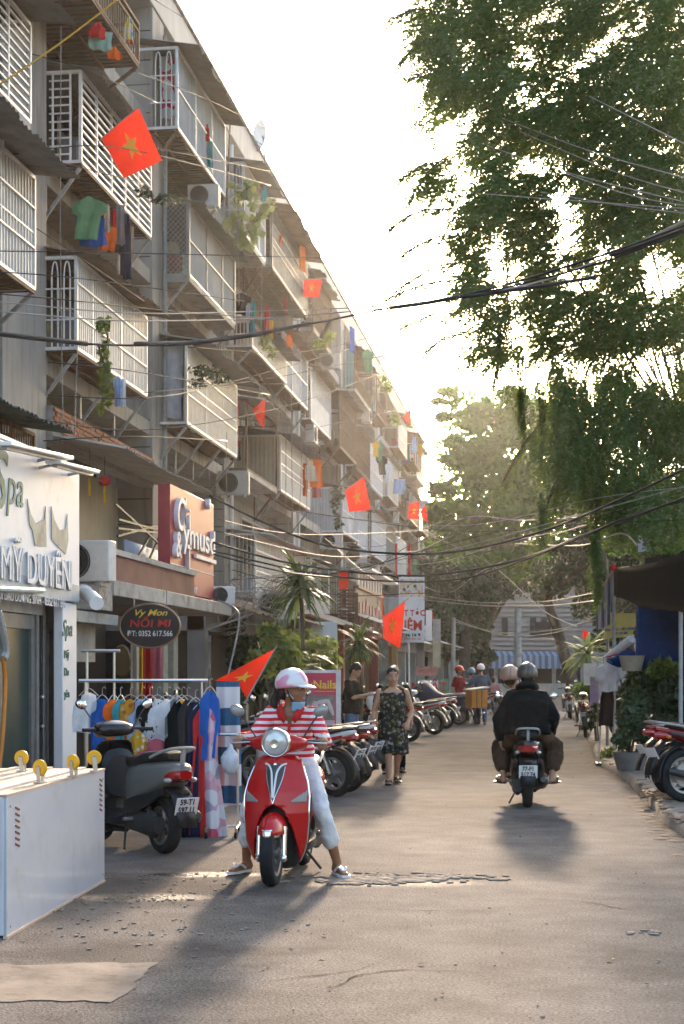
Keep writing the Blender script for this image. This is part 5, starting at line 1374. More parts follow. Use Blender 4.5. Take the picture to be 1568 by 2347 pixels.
# ------------------------------------------------------------------ ground floor shops on the left
def ys(X, x): return PX(x, 1600, X).y                # world Y of picture column x on the wall X
SIGNW = mat('sign_white', (.66, .67, .70), .45, var=.05, scale=1.5, dirt=(.42, .40, .42), dirt_amt=.4)
TEALP = mat('sign_teal', (.03, .13, .11), .5, var=.25, scale=8); LET_SHADE = mat('letter_shade', (.50, .52, .55), .5)
SILL = mat('shop_grey', (.22, .215, .2), .8, var=.2, dirt=(.08, .07, .06))
DGLASS = mat('green_door_glass', (.028, .05, .045), .3, spec=.08)
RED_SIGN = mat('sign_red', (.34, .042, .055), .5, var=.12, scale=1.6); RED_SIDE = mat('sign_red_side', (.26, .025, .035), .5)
LETW = mat('letter_white', (.62, .60, .62), .5); LETY = mat('letter_yellow', (.70, .48, .05), .5); LETR = mat('letter_red', (.50, .025, .02), .5); LETB = mat('letter_black', (.03, .03, .03), .5); LETP = mat('letter_pink', (.55, .25, .24), .6)

# the spa shop
X0 = -5.0
t = thing('spa_shop', 'white fronted spa shop with a dark glass door at the left edge', 'shop', (-6, ys(X0, 80), 0))
ya, yb = ys(X0, -260), ys(X0, 172)
wb(MB().b2((-8.7, yb - .12, 0), (X0 - .02, yb, 3.55)), 'side_wall', SILL, t)
wb(MB().b2((-8.7, ya, 3.45), (X0 - .2, yb - .13, 3.55)), 'roof_slab', CONC, t)
wb(MB().b2((X0 - .07, ys(X0, 138), 0), (X0 + .03, ys(X0, 170), 2.215)), 'pillar', SIGNW, t, bevel=.01)
wb(MB().b2((-8.6, ya, 0.01), (-6.6, yb - .13, 3.4)), 'inner_room_shade', DARK, t)  # solid near-black box paints in the shaded interior
XD = X0 - .22
dr = wb(MB().b2((XD - .03, ya, .06), (XD, ys(XD, 66), 1.93)), 'glass_door', DGLASS, t)
f = MB()
f.b2((XD - .05, ys(XD, 66), 0), (XD + .03, ys(XD, 73), 2.2)); f.b2((XD - .05, ya, 1.93), (XD + .03, ys(XD, 66), 2.07)); f.b2((XD - .05, ya, 0), (XD + .03, ys(XD, 66), .06)); f.b2((XD - .02, ys(XD, -4), .06), (XD + .02, ys(XD, 1), 1.93))
wb(f, 'door_frame', mat('aluminium_frame', (.17, .175, .17), .5, .3), dr)
wb(MB().b2((XD - .06, ya, 2.08), (XD + .05, ys(XD, 90), 2.2)), 'shutter_box', GREY_METAL, t)
for x0_, x1_, m_ in ((78, 84, SILL), (88, 92, DARKSTEEL), (96, 100, GREY_METAL), (106, 124, SILL), (128, 131, GREY_METAL)):
    wb(MB().b2((XD - .03, ys(XD, x0_), 0), (XD + .03, ys(XD, x1_), 2.2 if x0_ != 106 else 1.92)), 'folding_panel', m_, t)
wb(MB().b2((XD - .20, ys(XD, 70), 0), (XD - .06, ys(XD, 137), 2.2)), 'door_back_shade', DARK, t)
for z in (.55, .95, 1.25): wb(MB().ell((X0 - .17, ys(X0 - .17, 98), z), (.03, .03, .025), 8, 5), 'shutter_lock', STEEL, t)
mb = MB()
s = thing('shop_sign', 'large white spa signboard with white raised lettering and its painted grey shade over the left shop', 'sign', (X0, ys(X0, 80), 2.23))
wb(MB().b2((X0 - .16, ya, 2.23), (X0 + .05, yb, 3.6)), 'board', SIGNW, s, bevel=.01)
wb(MB().b2((X0 + .051, ya, 2.235), (X0 + .058, yb - .03, 2.41)), 'lower_band', mat('sign_band_grey', (.40, .42, .43), .5), s)
wb(MB().b2((X0 + .04, ya, 3.60), (X0 + .09, yb, 3.635)), 'top_edge', WHITE_PL, s)
def st_text(body, x, y, size, m, par, X=X0 + .056, sx=1, ext=.004, shear=0, bold=0, align='LEFT'):
    p = PX(x, y, X); return wtext(body, 'lettering', m, par, p, FACE_ST, size, ext, align, shear, sx, bold)
st_text('S', -22, 1098, .78, TEALP, s, sx=1.1, shear=.2, bold=.006)
st_text('pa', 15, 1112, .52, TEALP, s, sx=.95, shear=.2)
st_text('MỸ DUYÊN', 2, 1293, .44, LET_SHADE, s, ext=.022, sx=.93, X=X0 + .07)  # grey letter bodies put the shadow of the white relief into colour
st_text('MỸ DUYÊN', 1.0, 1290, .44, SIGNW, s, ext=.002, sx=.93, X=X0 + .096)
st_text('GỘI ĐẦU DƯỠNG SINH - 0352 617 566', -12, 1362, .12, SIGNW, s, sx=1.0)
for pts in (((62, 1143), (70, 1178), (82, 1200), (101, 1190), (104, 1160), (106, 1252), (80, 1250), (74, 1215), (68, 1205)), ((117, 1160), (124, 1190), (136, 1215), (150, 1212), (154, 1178), (156, 1240), (150, 1270), (130, 1250), (118, 1235))):
    P = [PX(x, y, X0 + .053) for x, y in pts]; mb = MB(); mb.prism(P, (.006, 0, 0)); wb(mb, 'emblem', mat('emblem_grey', (.22, .25, .24), .5, var=.4, scale=5), s, smooth=False)
l = wb(MB().tube([PX(-60, 1345, X0 + .1), PX(98, 1353, X0 + .1)], .03, 8), 'tube_lamp', mat('tube_glass', (.5, .6, .58), .25), s)
for i, (a, b) in enumerate((((6, 1016), (152, 1050)), ((122, 1058), (212, 1082)))):
    t2 = thing('strip_light', ('near' if i == 0 else 'outer') + ' white strip light arm above the spa signboard', 'lamp', PX(a[0], a[1], -4.75))
    p, q = PX(a[0], a[1], -4.75), PX(b[0], b[1], -4.75)
    wb(MB().bar(p, q, .16, .035), 'casing', WHITE_PL, t2, bevel=.008)
    wb(MB().bar(p + V3((0, .05, -.03)), q + V3((0, -.05, -.03)), .05, .03), 'lamp_tube', mat('lamp_tube_off', (.3, .28, .25), .3), t2)
    ar = MB(); 
    for k in (.15, .85): ar.bar(lerp(p, q, k), lerp(p, q, k) + V3((-.25, 0, -.05)), .025)
    wb(ar, 'bracket_pair', GREY_METAL, t2)
s = thing('pillar_sign', 'small teal spa script running down the white pillar', 'sign', PX(152, 1450, X0 + .035))
st_text('Spa', 143, 1440, .24, TEALP, s, X=X0 + .036, shear=.3)
for yy in (1500, 1540, 1590): st_text('Mỹ'[:2] if yy == 1500 else 'Du' if yy == 1540 else 'yên', 148, yy, .12, TEALP, s, X=X0 + .036)
for nm, lab, m_, r_, pts in (('drain_hose', 'ribbed grey hose hanging beside the glass door', mat('hose_grey', (.30, .30, .29), .6), .04, [(-6, 1400), (4, 1440), (12, 1490), (6, 1510)]),
                             ('garden_hose', 'coiled orange hose hanging beside the glass door', mat('hose_orange', (.55, .20, .03), .45), .022, [(6, 1500), (12, 1560), (9, 1640), (3, 1720), (-4, 1760)])):
    c = crom([PX(x, y, X0 + .12) for x, y in pts], 8); mb = MB().tube(c, [r_ * (1.12 if i % 2 and nm == 'drain_hose' else 1) for i in range(len(c))], 8)
    tag(mb.build(nm, m_), lab, 'hose')

# air conditioner, ledge, the balcony of the next house
def aircon(lab, loc, rz, s=1.0, group='air conditioners on the block'):
    t = thing('air_conditioner', lab, 'air conditioner', loc, rz, group)
    MB().b2((-.4 * s, -.14 * s, 0), (.4 * s, .14 * s, .56 * s)).build('casing', mat('ac_white', (.55, .54, .51), .5, var=.1, dirt=(.3, .26, .2), dirt_amt=.4), t, bevel=.015)
    m_ = MB().lathe([(.22 * s, 0), (.24 * s, .02), (.24 * s, .0)], 20, Matrix.Translation((-.1 * s, -.145 * s, .28 * s)) @ Matrix.Rotation(PI / 2, 4, 'X'), False)
    for k in range(5): m_.lathe([(.04 + .04 * k * s, .012), (.048 + .04 * k * s, .012), (.048 + .04 * k * s, .018), (.04 + .04 * k * s, .018)], 18, Matrix.Translation((-.1 * s, -.145 * s, .28 * s)) @ Matrix.Rotation(PI / 2, 4, 'X'), False)
    G_ = m_.build('fan_grille', DARKSTEEL, t)
    MB().lathe([(.001, .004), (.215 * s, .004)], 20, Matrix.Translation((-.1 * s, -.143 * s, .28 * s)) @ Matrix.Rotation(PI / 2, 4, 'X'), False).build('fan_well', BLACK_PL, G_)
    for sx in (-1, 1): MB().b2((sx * .28 * s - .02, -.16 * s, -.05), (sx * .28 * s + .02, .16 * s, 0)).build('bracket', GREY_METAL, t)
    return t
aircon('air conditioner with a dark round grille squeezed between the spa sign and the peeling balcony', PD(196, 1334, 17.6), -.12, .82)
aircon('air conditioner hung under the third bay top cage', PX(468, 476, -7.5), .05, .85)
aircon('air conditioner behind the tall dracaena palm', PD(628, 1420, 28), .3, .9)
aircon('small air conditioner on a far balcony above the faded flag', PX(756, 845, -7.5), .1, .9)
aircon('air conditioner on the canopy beside the red sign', PD(508, 1385, 24.5), .5, .5)
t = thing('corner_house', 'two storey shop house with a red brown balcony parapet and a stained concrete canopy', 'house', (-6.5, ys(-5, 400), 0))
X1 = -5.0
yc0, yc1 = ys(X1, 262), ys(X1, 531)
wb(MB().b2((-8.75, yc0, 2.38), (X1, yc1, 2.56)), 'canopy_slab', CONC, t, bevel=.01)
wb(MB().b2((X1 - .2, ys(X1, 250), 2.563), (X1 - .06, ys(X1, 300) + 3.6, 2.86)), 'parapet', mat('parapet_redbrown', (.20, .085, .065), .85, var=.25, scale=2, streak=.6, dirt=(.12, .09, .07)), t)
wb(MB().b2((X1 - .23, ys(X1, 248), 2.863), (X1 - .03, ys(X1, 300) + 3.62, 2.93)), 'coping', CONC, t)
wb(MB().b2((-8.7, ys(X1, 232), 2.2), (X1 - .02, ys(X1, 262), 2.95)), 'peeling_pier', mat('peeling_plaster', (.34, .31, .27), .95, var=.3, scale=7, dirt=(.03, .028, .025), dirt_amt=.95, bump=.8), t)
wb(MB().b2((-8.7, ys(X1, 174), 2.05), (X1 - .1, ys(X1, 290), 2.17)), 'ledge_slab', CONC, t)
wb(MB().b2((-6.0, ys(X1, 174), 1.62), (X1 - .35, ys(X1, 285), 2.05)), 'fascia_panel', mat('fascia_beige', (.33, .30, .25), .8, dirt=(.12, .1, .08)), t)
wb(MB().b2((-8.68, ys(X1, 174), 0), (-7.2, yc1 + .6, 2.3)), 'inner_room_shade', DARK, t)
for x in (424, 446): wb(MB().b2((X1 - .5, ys(X1, x), 0), (X1 - .3, ys(X1, x) + .26, 2.38)), 'column', mat('column_paint', (.27, .26, .21), .8, dirt=(.1, .09, .07), dirt_amt=.6), t)
wb(MB().b2((-7.2, ys(X1, 180), 0), (-7.1, ys(X1, 255), 2.05)), 'back_wall', SILL, t)
wb(MB().b2((-7.2, ys(X1, 330), 0), (-7.12, ys(X1, 420), 2.2)), 'show_window', GLASS, t)
# doors, frame and signboards inside the shop front
for i, (x0, x1, y0, y1, X, m_, lab) in enumerate(((300, 318, 1475, 1600, -5.7, C_CREAM, 'cream paper banner at the back of the clothes shop'), (318, 328, 1470, 1600, -5.8, C_YEL, 'yellow strip banner hanging in the clothes shop'), (330, 350, 1472, 1605, -5.9, C_RED, 'red strip banner hanging in the clothes shop'), (352, 372, 1478, 1560, -5.8, C_PINK, 'pink poster hanging in the clothes shop under the oval sign'))):
    o = MB().grid(lambda u, v: PD(lerp(x0, x1, u), lerp(y0, y1, v), 20.5 + i * .2 + .02 * math.sin(u * 7)), 4, 4).build('hanging_banner', m_, None, solid=.006); tag(o, lab, 'banner')
mr = thing('oval_mirror', 'brown oval mirror hanging at the front of the clothes shop', 'mirror', PD(279, 1515, 18.4))
mb = MB().lathe([(.001, .02), (.14, .02), (.16, 0)], 24, Matrix.Diagonal((.75, 1, 1.25, 1)) @ Matrix.Rotation(PI / 2, 4, 'X')); mb.build('mirror_glass', mat('bronze_mirror', (.12, .08, .04), .25, .5), mr)
# pipe elbow
t = thing('pipe_elbow', 'fat white plastic pipe elbow poking out under the air conditioner', 'pipe', PD(200, 1365, 17))
wb(MB().tube(crom([PD(160, 1362, 17.3), PD(182, 1357, 17.1), PD(205, 1365, 16.8), PD(222, 1382, 16.4)], 5), [.045] * 5 + [.075] * 11, 14), 'pipe', WHITE_PL, t)
wb(MB().tube([PD(190, 1357, 17.05), PD(196, 1359, 16.95)], .088, 14), 'collar', WHITE_PL, t)
# recess above: lanterns and notice
for (x, y, lab, m_) in ((240, 1102, 'round red paper lantern with a yellow tassel in the second bay recess', C_RED), (206, 1085, 'yellow new year ornament hanging beside the red lantern', C_YEL)):
    t = thing('lantern', lab, 'lantern', PD(x, y, 25.6))
    k = 1 if m_ is C_RED else .55
    MB().ell((0, 0, 0), (.1 * k, .1 * k, .085 * k), 14, 8).build('globe', m_, t)
    MB().box((0, 0, -.22), (.035, .01, .28)).build('tassel', C_YEL, t)
    MB().tube([(0, 0, .08), (0, 0, .4)], .004, 4).build('string', WIRE, t)
t = thing('window_grille_box', 'light blue framed window box with crossed black steel struts beside the red sign', 'window box', PX(330, 1250, -6.6))
a, b, c, d = PX(285, 1235, -6.6), PX(362, 1262, -6.6), PX(360, 1300, -6.6), PX(287, 1290, -6.6)
wb(MB().add([a, b, c, d], [(0, 1, 2, 3)]), 'board', PANEL_BLUE, t, solid=.02)
mb = MB()
for p, q in (((265, 1155), (375, 1255)), ((350, 1215), (285, 1335)), ((270, 1210), (372, 1222)), ((272, 1190), (365, 1215)), ((270, 1228), (375, 1200)), ((372, 1215), (330, 1310))):
    wb(MB().bar(PX(*p, -6.55), PX(*q, -6.50), .03), 'strut', DARKSTEEL, t)
# red shop sign
t = thing('shop_sign', 'tall red signboard with thick white script letters standing on the concrete canopy', 'sign', PX(438, 1360, -5.2))
Xr = -5.2; p0, p1 = PX(390, 1345, Xr), PX(490, 1369, Xr)
wb(MB().b2((Xr - .16, p0.y, 2.62), (Xr, p1.y, 4.08)), 'board', RED_SIGN, t, bevel=.006)
wb(MB().b2((Xr - .165, p0.y - .012, 2.62), (Xr + .004, p0.y - .002, 4.08)), 'board_edge', RED_SIDE, t)
wb(MB().b2((Xr + .002, p0.y, 2.985), (Xr + .008, p1.y, 2.998)), 'white_line', LETW, t)
def rs(body, x, y, size, sx=1, ext=.035, X=Xr + .03, bold=0, shear=.0): return st_text(body, x, y, size, LETW, t, X, sx, ext, shear, bold)
rs('O', 401, 1178, .66, 1.0, bold=.006, shear=.15); rs('l', 416, 1178, .62, 1.2, shear=.15); rs('i', 428, 1192, .50, 1.3); rs("'", 474, 1180, .6, 1.6)
rs('&', 399, 1248, .52, .95, bold=.004, shear=.1); rs('ymusd', 416, 1222, .52, 1.55, bold=.006); rs('T', 425, 1280, .52, .8, bold=.006)
wb(MB().b2((Xr + .01, PX(443, 1280, Xr).y, 3.16), (Xr + .05, PX(489, 1280, Xr).y, 3.22)), 'letter_bar', LETW, t)
rs('Lounsdam Bus Vioor', 397, 1338, .19, .92, .004, Xr + .004)
# oval sign
c = PD(345, 1434, 18.9); sx_, sz_ = .365, .262
t = thing('oval_sign', 'black oval sign with yellow, red and white lettering hanging in front of the shop', 'sign', c, .06)
el = [V3((sx_ * math.cos(2 * PI * k / 40), .03, sz_ * math.sin(2 * PI * k / 40))) for k in range(40)]
MB().prism(el, (0, -.06, 0)).build('panel', BLACK_PL, t)
MB().tube([p + V3((0, -.05, 0)) for p in el] + [el[0] + V3((0, -.05, 0))], .013, 8).build('rim', mat('copper_rim', (.35, .22, .14), .3, .8), t)
for body, z, s_, m_, sh, sx in (('Vy Mon', .155, .105, LETY, .35, 1.25), ('NỐI MI', .025, .125, LETR, .1, 1.3), ('ĐT: 0352 617.566', -.095, .092, LETW, 0, .82)):
    wtext(body, 'lettering', m_, t, (0, -.033, z), FACE_CAM, s_, .003, 'CENTER', sh, sx, .001, world=False)
MB().tube([(-.2, 0, .24), (-.2, .0, .42)], .008, 5).tube([(.2, 0, .24), (.2, 0, .42)], .008, 5).build('hanger_rods', GREY_METAL, t)
# pink nail board
c = PD(712, 1535, 22.3); t = thing('nail_salon_board', 'pink standing nail salon board with yellow lettering and a hand photo', 'sign', W((712 - CX) / FPX * 22.3, 22.3, 0), TH + .03)
w_, h_ = .86, 1.53
MB().b2((-w_ / 2, -.04, .25), (w_ / 2, .04, h_)).build('frame', mat('alu_frame', (.52, .50, .49), .45, .2), t, bevel=.004)
MB().b2((-w_ / 2 + .05, -.046, .3), (w_ / 2 - .07, -.041, h_ - .04)).build('poster', mat('poster_pink', (.50, .05, .085), .6, var=.06), t)
ph = MB().b2((-w_ / 2 + .05, -.051, .83), (w_ / 2 - .09, -.047, 1.18)).build('photo', mat('photo_grey', (.22, .18, .16), .6, var=.35, scale=14), t)
MB().b2((-w_ / 2 + .05, -.051, .45), (w_ / 2 - .09, -.047, .82)).build('pale_panel', mat('poster_pale', (.50, .36, .38), .6), t)
for (x, z, rx, rz_, rot) in ((.05, .98, .05, .13, .2), (.17, 1.08, .1, .035, -.2), (.12, .90, .06, .07, 0), (.28, 1.0, .03, .14, -.35), (-.05, .95, .05, .1, .4), (-.18, 1.0, .05, .14, -.3)):
    MB().ell((x, -.052, z), (rx, .006, rz_), 12, 6, (0, rot, 0)).build('hand_print', mat('print_pale', (.55, .45, .42), .6), ph)
wtext('Nails', 'lettering', LETY, t, (.20, -.049, 1.32), FACE_CAM, .165, .002, 'CENTER', 0, 1.0, .003, world=False)
wtext('Ly', 'lettering', LETY, t, (-.07, -.049, 1.32), FACE_CAM, .2, .002, 'CENTER', .4, .8, 0, world=False)
MB().b2((.05, -.05, 1.225), (.34, -.048, 1.232)).build('underline', LETY, t)
for s in (-1, 1): MB().b2((s * .38 - .02, -.03, 0), (s * .38 + .02, .03, .25)).build('leg', GREY_METAL, t)

# further shop houses along the row
specs = [(26.3, 33.5, 2.7, (.22, .21, .2), 'low dark shop house behind the shrubs'), (34.0, 40.0, 2.75, (.30, .27, .24), 'grey shop house behind the slatted brown sign'), (40.3, 48.5, 3.0, (.28, .06, .05), 'dark red fronted shop house with a stair print on its window'),
         (49, 56, 2.9, (.36, .22, .10), 'ochre fronted shop house under the haircut sign'), (56.3, 66, 2.8, (.33, .33, .32), 'pale grey shop house with a blue door'), (66.3, 78, 2.9, (.34, .30, .26), 'beige shop house far down the row'), (78.3, 92, 2.8, (.25, .27, .27), 'last grey shop house of the row')]
r = random.Random(31)
for i, (d0, d1, h, c_, lab) in enumerate(specs):
    Xs = -5.55 + r.uniform(-.25, .2); y0, y1 = YD(Xs, d0), YD(Xs, d1)
    t = thing('shop_house', lab, 'shop', ((Xs - 8.7) / 2, (y0 + y1) / 2, 0))
    m_ = mat('shop_paint_%s' % 'abcdefg'[i], c_, .85, var=.15, scale=1.5, streak=.4, dirt=(.1, .09, .07))
    for y in (y0, (y0 + y1) / 2 - .1, y1 - .25): wb(MB().b2((Xs - .3, y, 0), (Xs, y + .25, h)), 'pillar', m_, t)
    wb(MB().b2((-8.7, y0, h - .5), (Xs - .02, y1, h)), 'lintel', m_, t)
    wb(MB().b2((-8.6, y0 + .02, 0.01), (Xs - .9, y1 - .02, h - .5)), 'inner_room_shade', DARK, t)
    for k in range(2):
        ya_ = lerp(y0, y1, k / 2) + .3; yb_ = lerp(y0, y1, (k + 1) / 2) - .2
        wb(MB().b2((Xs - .25, ya_, .03), (Xs - .22, lerp(ya_, yb_, r.uniform(.35, .6)), h - .55)), r.choice(['glass_door', 'display_window']), GLASS if r.random() < .6 else r.choice([PANEL, PANEL_TEAL, PANEL_BEIGE]), t)
    wb(corr((Xs - .1, y0, h + .15), (Xs - .1, y1, h + .15), (Xs + .95, y1, h - .2), (Xs + .95, y0, h - .2), .2, .02), 'canopy_sheet', r.choice([TIN, TIN_PALE, TIN_RUST]), t)
    for y in (y0 + .1, y1 - .1): wb(MB().bar((Xs - .02, y, h - .5), (Xs + .85, y, h - .2), .03), 'bracket', GREY_METAL, t)
def board(lab, x0, x1, y0, y1, d, m_, name='shop_sign', thick=.06, cat='sign', post=None, rz=0.0):
    c = PD((x0 + x1) / 2, (y0 + y1) / 2, d); s = d / FPX; w, h = abs(x1 - x0) * s / 2, abs(y1 - y0) * s / 2
    t = thing(name, lab, cat, c, TH + rz)
    MB().b2((-w, -thick / 2, -h), (w, thick / 2, h)).build('board', m_, t, bevel=.004)
    if post: MB().tube([(post, .02, -h), (post + .03, .02, -h - (c.z - h))], .035, 7).build('post', WHITE_METAL, t)
    return t, s, w, h
# brown slatted sign
c = PD(795, 1388, 40); s = 40 / FPX
t = thing('slatted_sign', 'brown wooden slat panel with small lamps above the dracaena', 'sign', c, TH)
for k in range(10): MB().b2((-20 * s, -.02, (36 - 8 * k) * s - .028), (20 * s, .015, (36 - 8 * k) * s + .028)).build('slat', mat('stained_slat', (.11, .04, .028), .6, var=.2), t)
for x in (-19, 0, 19): MB().b2((x * s - .015, .018, -40 * s), (x * s + .015, .05, 40 * s)).build('stile', WHITE_METAL, t)
MB().b2((18 * s, -.04, -46 * s), (26 * s, .0, 30 * s)).build('end_post', mat('stained_post', (.16, .07, .04), .6), t)
# dark red lettered truss sign along the street
t = thing('letter_sign', 'dark shop fascia with tall pale pink letters under a white lattice canopy', 'sign', PX(848, 1400, -5.1))
ya_, yb_ = ys(-5.1, 818), ys(-5.1, 876)
wb(MB().b2((-5.2, ya_, 2.6), (-5.12, yb_, 3.75)), 'board', mat('fascia_dark', (.05, .03, .025), .6), t)
for k in range(9): wb(MB().b2((-5.13, lerp(ya_, yb_, (k + .3) / 9), 3.78), (-5.08, lerp(ya_, yb_, (k + .6) / 9), 4.15)), 'lattice_bar', WHITE_METAL, t)
wb(MB().b2((-5.25, ya_, 4.16), (-4.7, yb_ + .8, 4.22)), 'canopy', WHITE_PL, t); wb(MB().b2((-5.15, ya_, 3.7), (-5.05, yb_, 3.78)), 'rail', mat('rail_brown', (.22, .12, .08), .6), t)
st_text('LƯU NỘI', 823, 1412, 1.0, LETP, t, X=-5.11, sx=1.35, ext=.02)
# haircut sign
t, s, w, h = board('tall white haircut signboard with red lettering and an orange picture at its top', 914, 973, 1322, 1472, 50, SIGNW, post=-.1)
def bt(body, x, y, px, m_, x0=943.5, y0=1397, sx=1.0, bold=0): return wtext(body, 'lettering', m_, t, ((x - x0) * s, -.034, (y0 - y) * s), FACE_CAM, px * s * 1.35, .002, 'CENTER', 0, sx, bold, world=False)
bt('HỚT TÓC', 938, 1405, 14, LETR, sx=.85, bold=.008); bt('LIÊM', 940, 1434, 24, LETR, sx=.86, bold=.012); bt('16 16 9', 946, 1455, 7, LETB, sx=1.2, bold=.006); bt('0903 898 268', 946, 1464, 5, LETR)
MB().b2((-w + .04, -.036, h * .40), (w - .05, -.031, h * .93)).build('picture', spots('sign_picture', (.58, .55, .5), [(.6, .28, .06), (.3, .32, .45), (.55, .5, .42), (.62, .4, .2), (.1, .08, .06)], 9, .5), t)
board('white side panel beside the haircut sign', 976, 990, 1398, 1468, 52, SIGNW)
t, s, w, h = board('long beige and grey vertical banner beside the small red flag', 992, 1010, 1418, 1530, 54, mat('banner_beige', (.42, .36, .24), .7), 'hanging_banner', .02, 'banner')
MB().b2((-w + .01, -.014, 0.1), (w - .01, -.011, h - .02)).build('grey_panel', mat('banner_grey', (.35, .32, .31), .7), t)
t, s, w, h = board('white shop board with red letters ending in IẬT behind the navy bike cover', 962, 1004, 1558, 1594, 52, SIGNW)
wtext('NHẬT', 'lettering', LETR, t, (.0, -.034, 0), FACE_CAM, .46, .003, 'CENTER', 0, .92, .012, world=False)
board('narrow red and white shop board over the white one', 952, 1002, 1527, 1548, 53, mat('board_redwhite', (.45, .20, .18), .6, var=.5, scale=6))
board('green and red shop poster beside the white red lettered board', 1008, 1030, 1555, 1594, 52.5, mat('poster_green', (.10, .22, .16), .6, var=.5, scale=6))
t, s, w, h = board('shop window print of a woman beside the dark red pillar', 868, 890, 1462, 1580, 44, mat('window_print', (.18, .22, .21), .4, var=.5, scale=4), 'window_print', .03, 'poster')
board('ochre wooden door panel behind the floral dress woman', 897, 908, 1470, 1590, 46, mat('ochre_panel', (.34, .19, .07), .7), 'door_panel', .05, 'door')
board('dark red pillar board between the dracaena and the window print', 852, 864, 1470, 1600, 43, mat('dark_red_board', (.22, .03, .035), .7), 'pillar_board', .08, 'panel')
board('white sheet of a box sign below the slatted brown panel', 714, 772, 1425, 1470, 33, SIGNW, 'box_sign', .3)
board('bright red cloth panel over the slatted brown sign', 777, 798, 1308, 1350, 41, FLAG_RED, 'red_cloth', .02, 'cloth')
for x in (905, 935): board('narrow red vertical new year banner on the far block, %s one' % ('left' if x == 905 else 'right'), x, x + 6, 1245, 1320, 60, C_RED, 'hanging_banner', .02, 'banner')

# ------------------------------------------------------------------ the white freezer lying on its side
N_, F_ = W(-1.886, 8.85), W(-1.70, 11.25)
ux = (F_ - N_).normalized(); uy = V3((-ux.y, ux.x, 0)); Lf = (F_ - N_).length
rz = math.atan2(ux.y, ux.x)
t = thing('display_freezer', 'white display freezer lying on its side with yellow wheeled castors on top', 'freezer', N_, rz)
FRZ = mat('freezer_white', (.50, .505, .535), .32, var=.04, scale=2, dirt=(.38, .34, .29), dirt_amt=.5, coat=.2, bump=.35, bscale=2.2)
MB().b2((0, .012, .012), (Lf, .95, .80)).build('cabinet', FRZ, t, bevel=.008)
MB().b2((-.004, 0, 0.012), (Lf, .010, .80)).build('side_panel', FRZ, t, bevel=.003)
ed = MB().b2((-.01, -.004, .80), (Lf + .006, .03, .812)); ed.b2((-.01, -.006, 0), (Lf + .006, .02, .014)); ed.build('edge_strip', mat('bare_edge', (.50, .36, .26), .6), t)
MB().b2((.0, .02, .803), (Lf - .01, .94, .81)).build('base_board', mat('rusty_base', (.52, .42, .32), .7, var=.15, scale=5, dirt=(.28, .13, .05), dirt_amt=.7), t)
for k in range(4): MB().b2((.05, .12 + k * .24, .811), (Lf - .06, .16 + k * .24, .825)).build('base_rib', mat('rib_white', (.56, .50, .44), .6, dirt=(.3, .15, .06), dirt_amt=.6), t)
for x_ in (.06, Lf - .06):
    for z_ in (.06, .74): MB().ell((x_, -.002, z_), (.009, .004, .009), 8, 5).build('screw', GREY_METAL, t)
MB().b2((-.02, .06, .30), (-.006, .93, .76)).build('glass_front', mat('olive_glass', (.06, .055, .02), .2), t)
for x in (.2, Lf - .12):
    for k in range(7): MB().box((x, -.002, .735 - k * .035 - (.02 if x < 1 else 0)), (.085 if x < 1 else .07, .006, .010), (0, .25, 0)).build('vent_slot', mat('vent_rust', (.16, .05, .03), .8), t)
YW = mat('castor_yellow', (.72, .36, .015), .4, var=.08)
iv = Matrix.Translation(N_) @ Matrix.Rotation(rz, 4, 'Z')
for (x, y) in ((50, 1768), (92, 1795), (168, 1780), (216, 1768)):
    d = (EYE - .81) * FPX / (y - HY); p = iv.inverted() @ W((x - CX) / FPX * d, d, .812)
    cst = part('castor', t); cst.location = p; cst.rotation_euler = (0, 0, -PI / 2 - rz + .5 * math.sin(x))
    MB().lathe([(.006, -.016), (.045, -.016), (.052, -.008), (.052, .008), (.045, .016), (.006, .016)], 20, AX(0, .095)).build('castor_wheel', YW, cst)
    MB().lathe([(.001, -.018), (.016, -.018), (.016, .018), (.001, .018)], 12, AX(0, .095)).build('castor_hub', GREY_METAL, cst)
    f = MB()
    for s_ in (-1, 1): f.bar((s_ * .021, .01, .0), (s_ * .021, 0, .10), .005, .03)
    f.b2((-.03, -.03, 0), (.03, .03, .008)); f.build('fork', STEEL, cst)

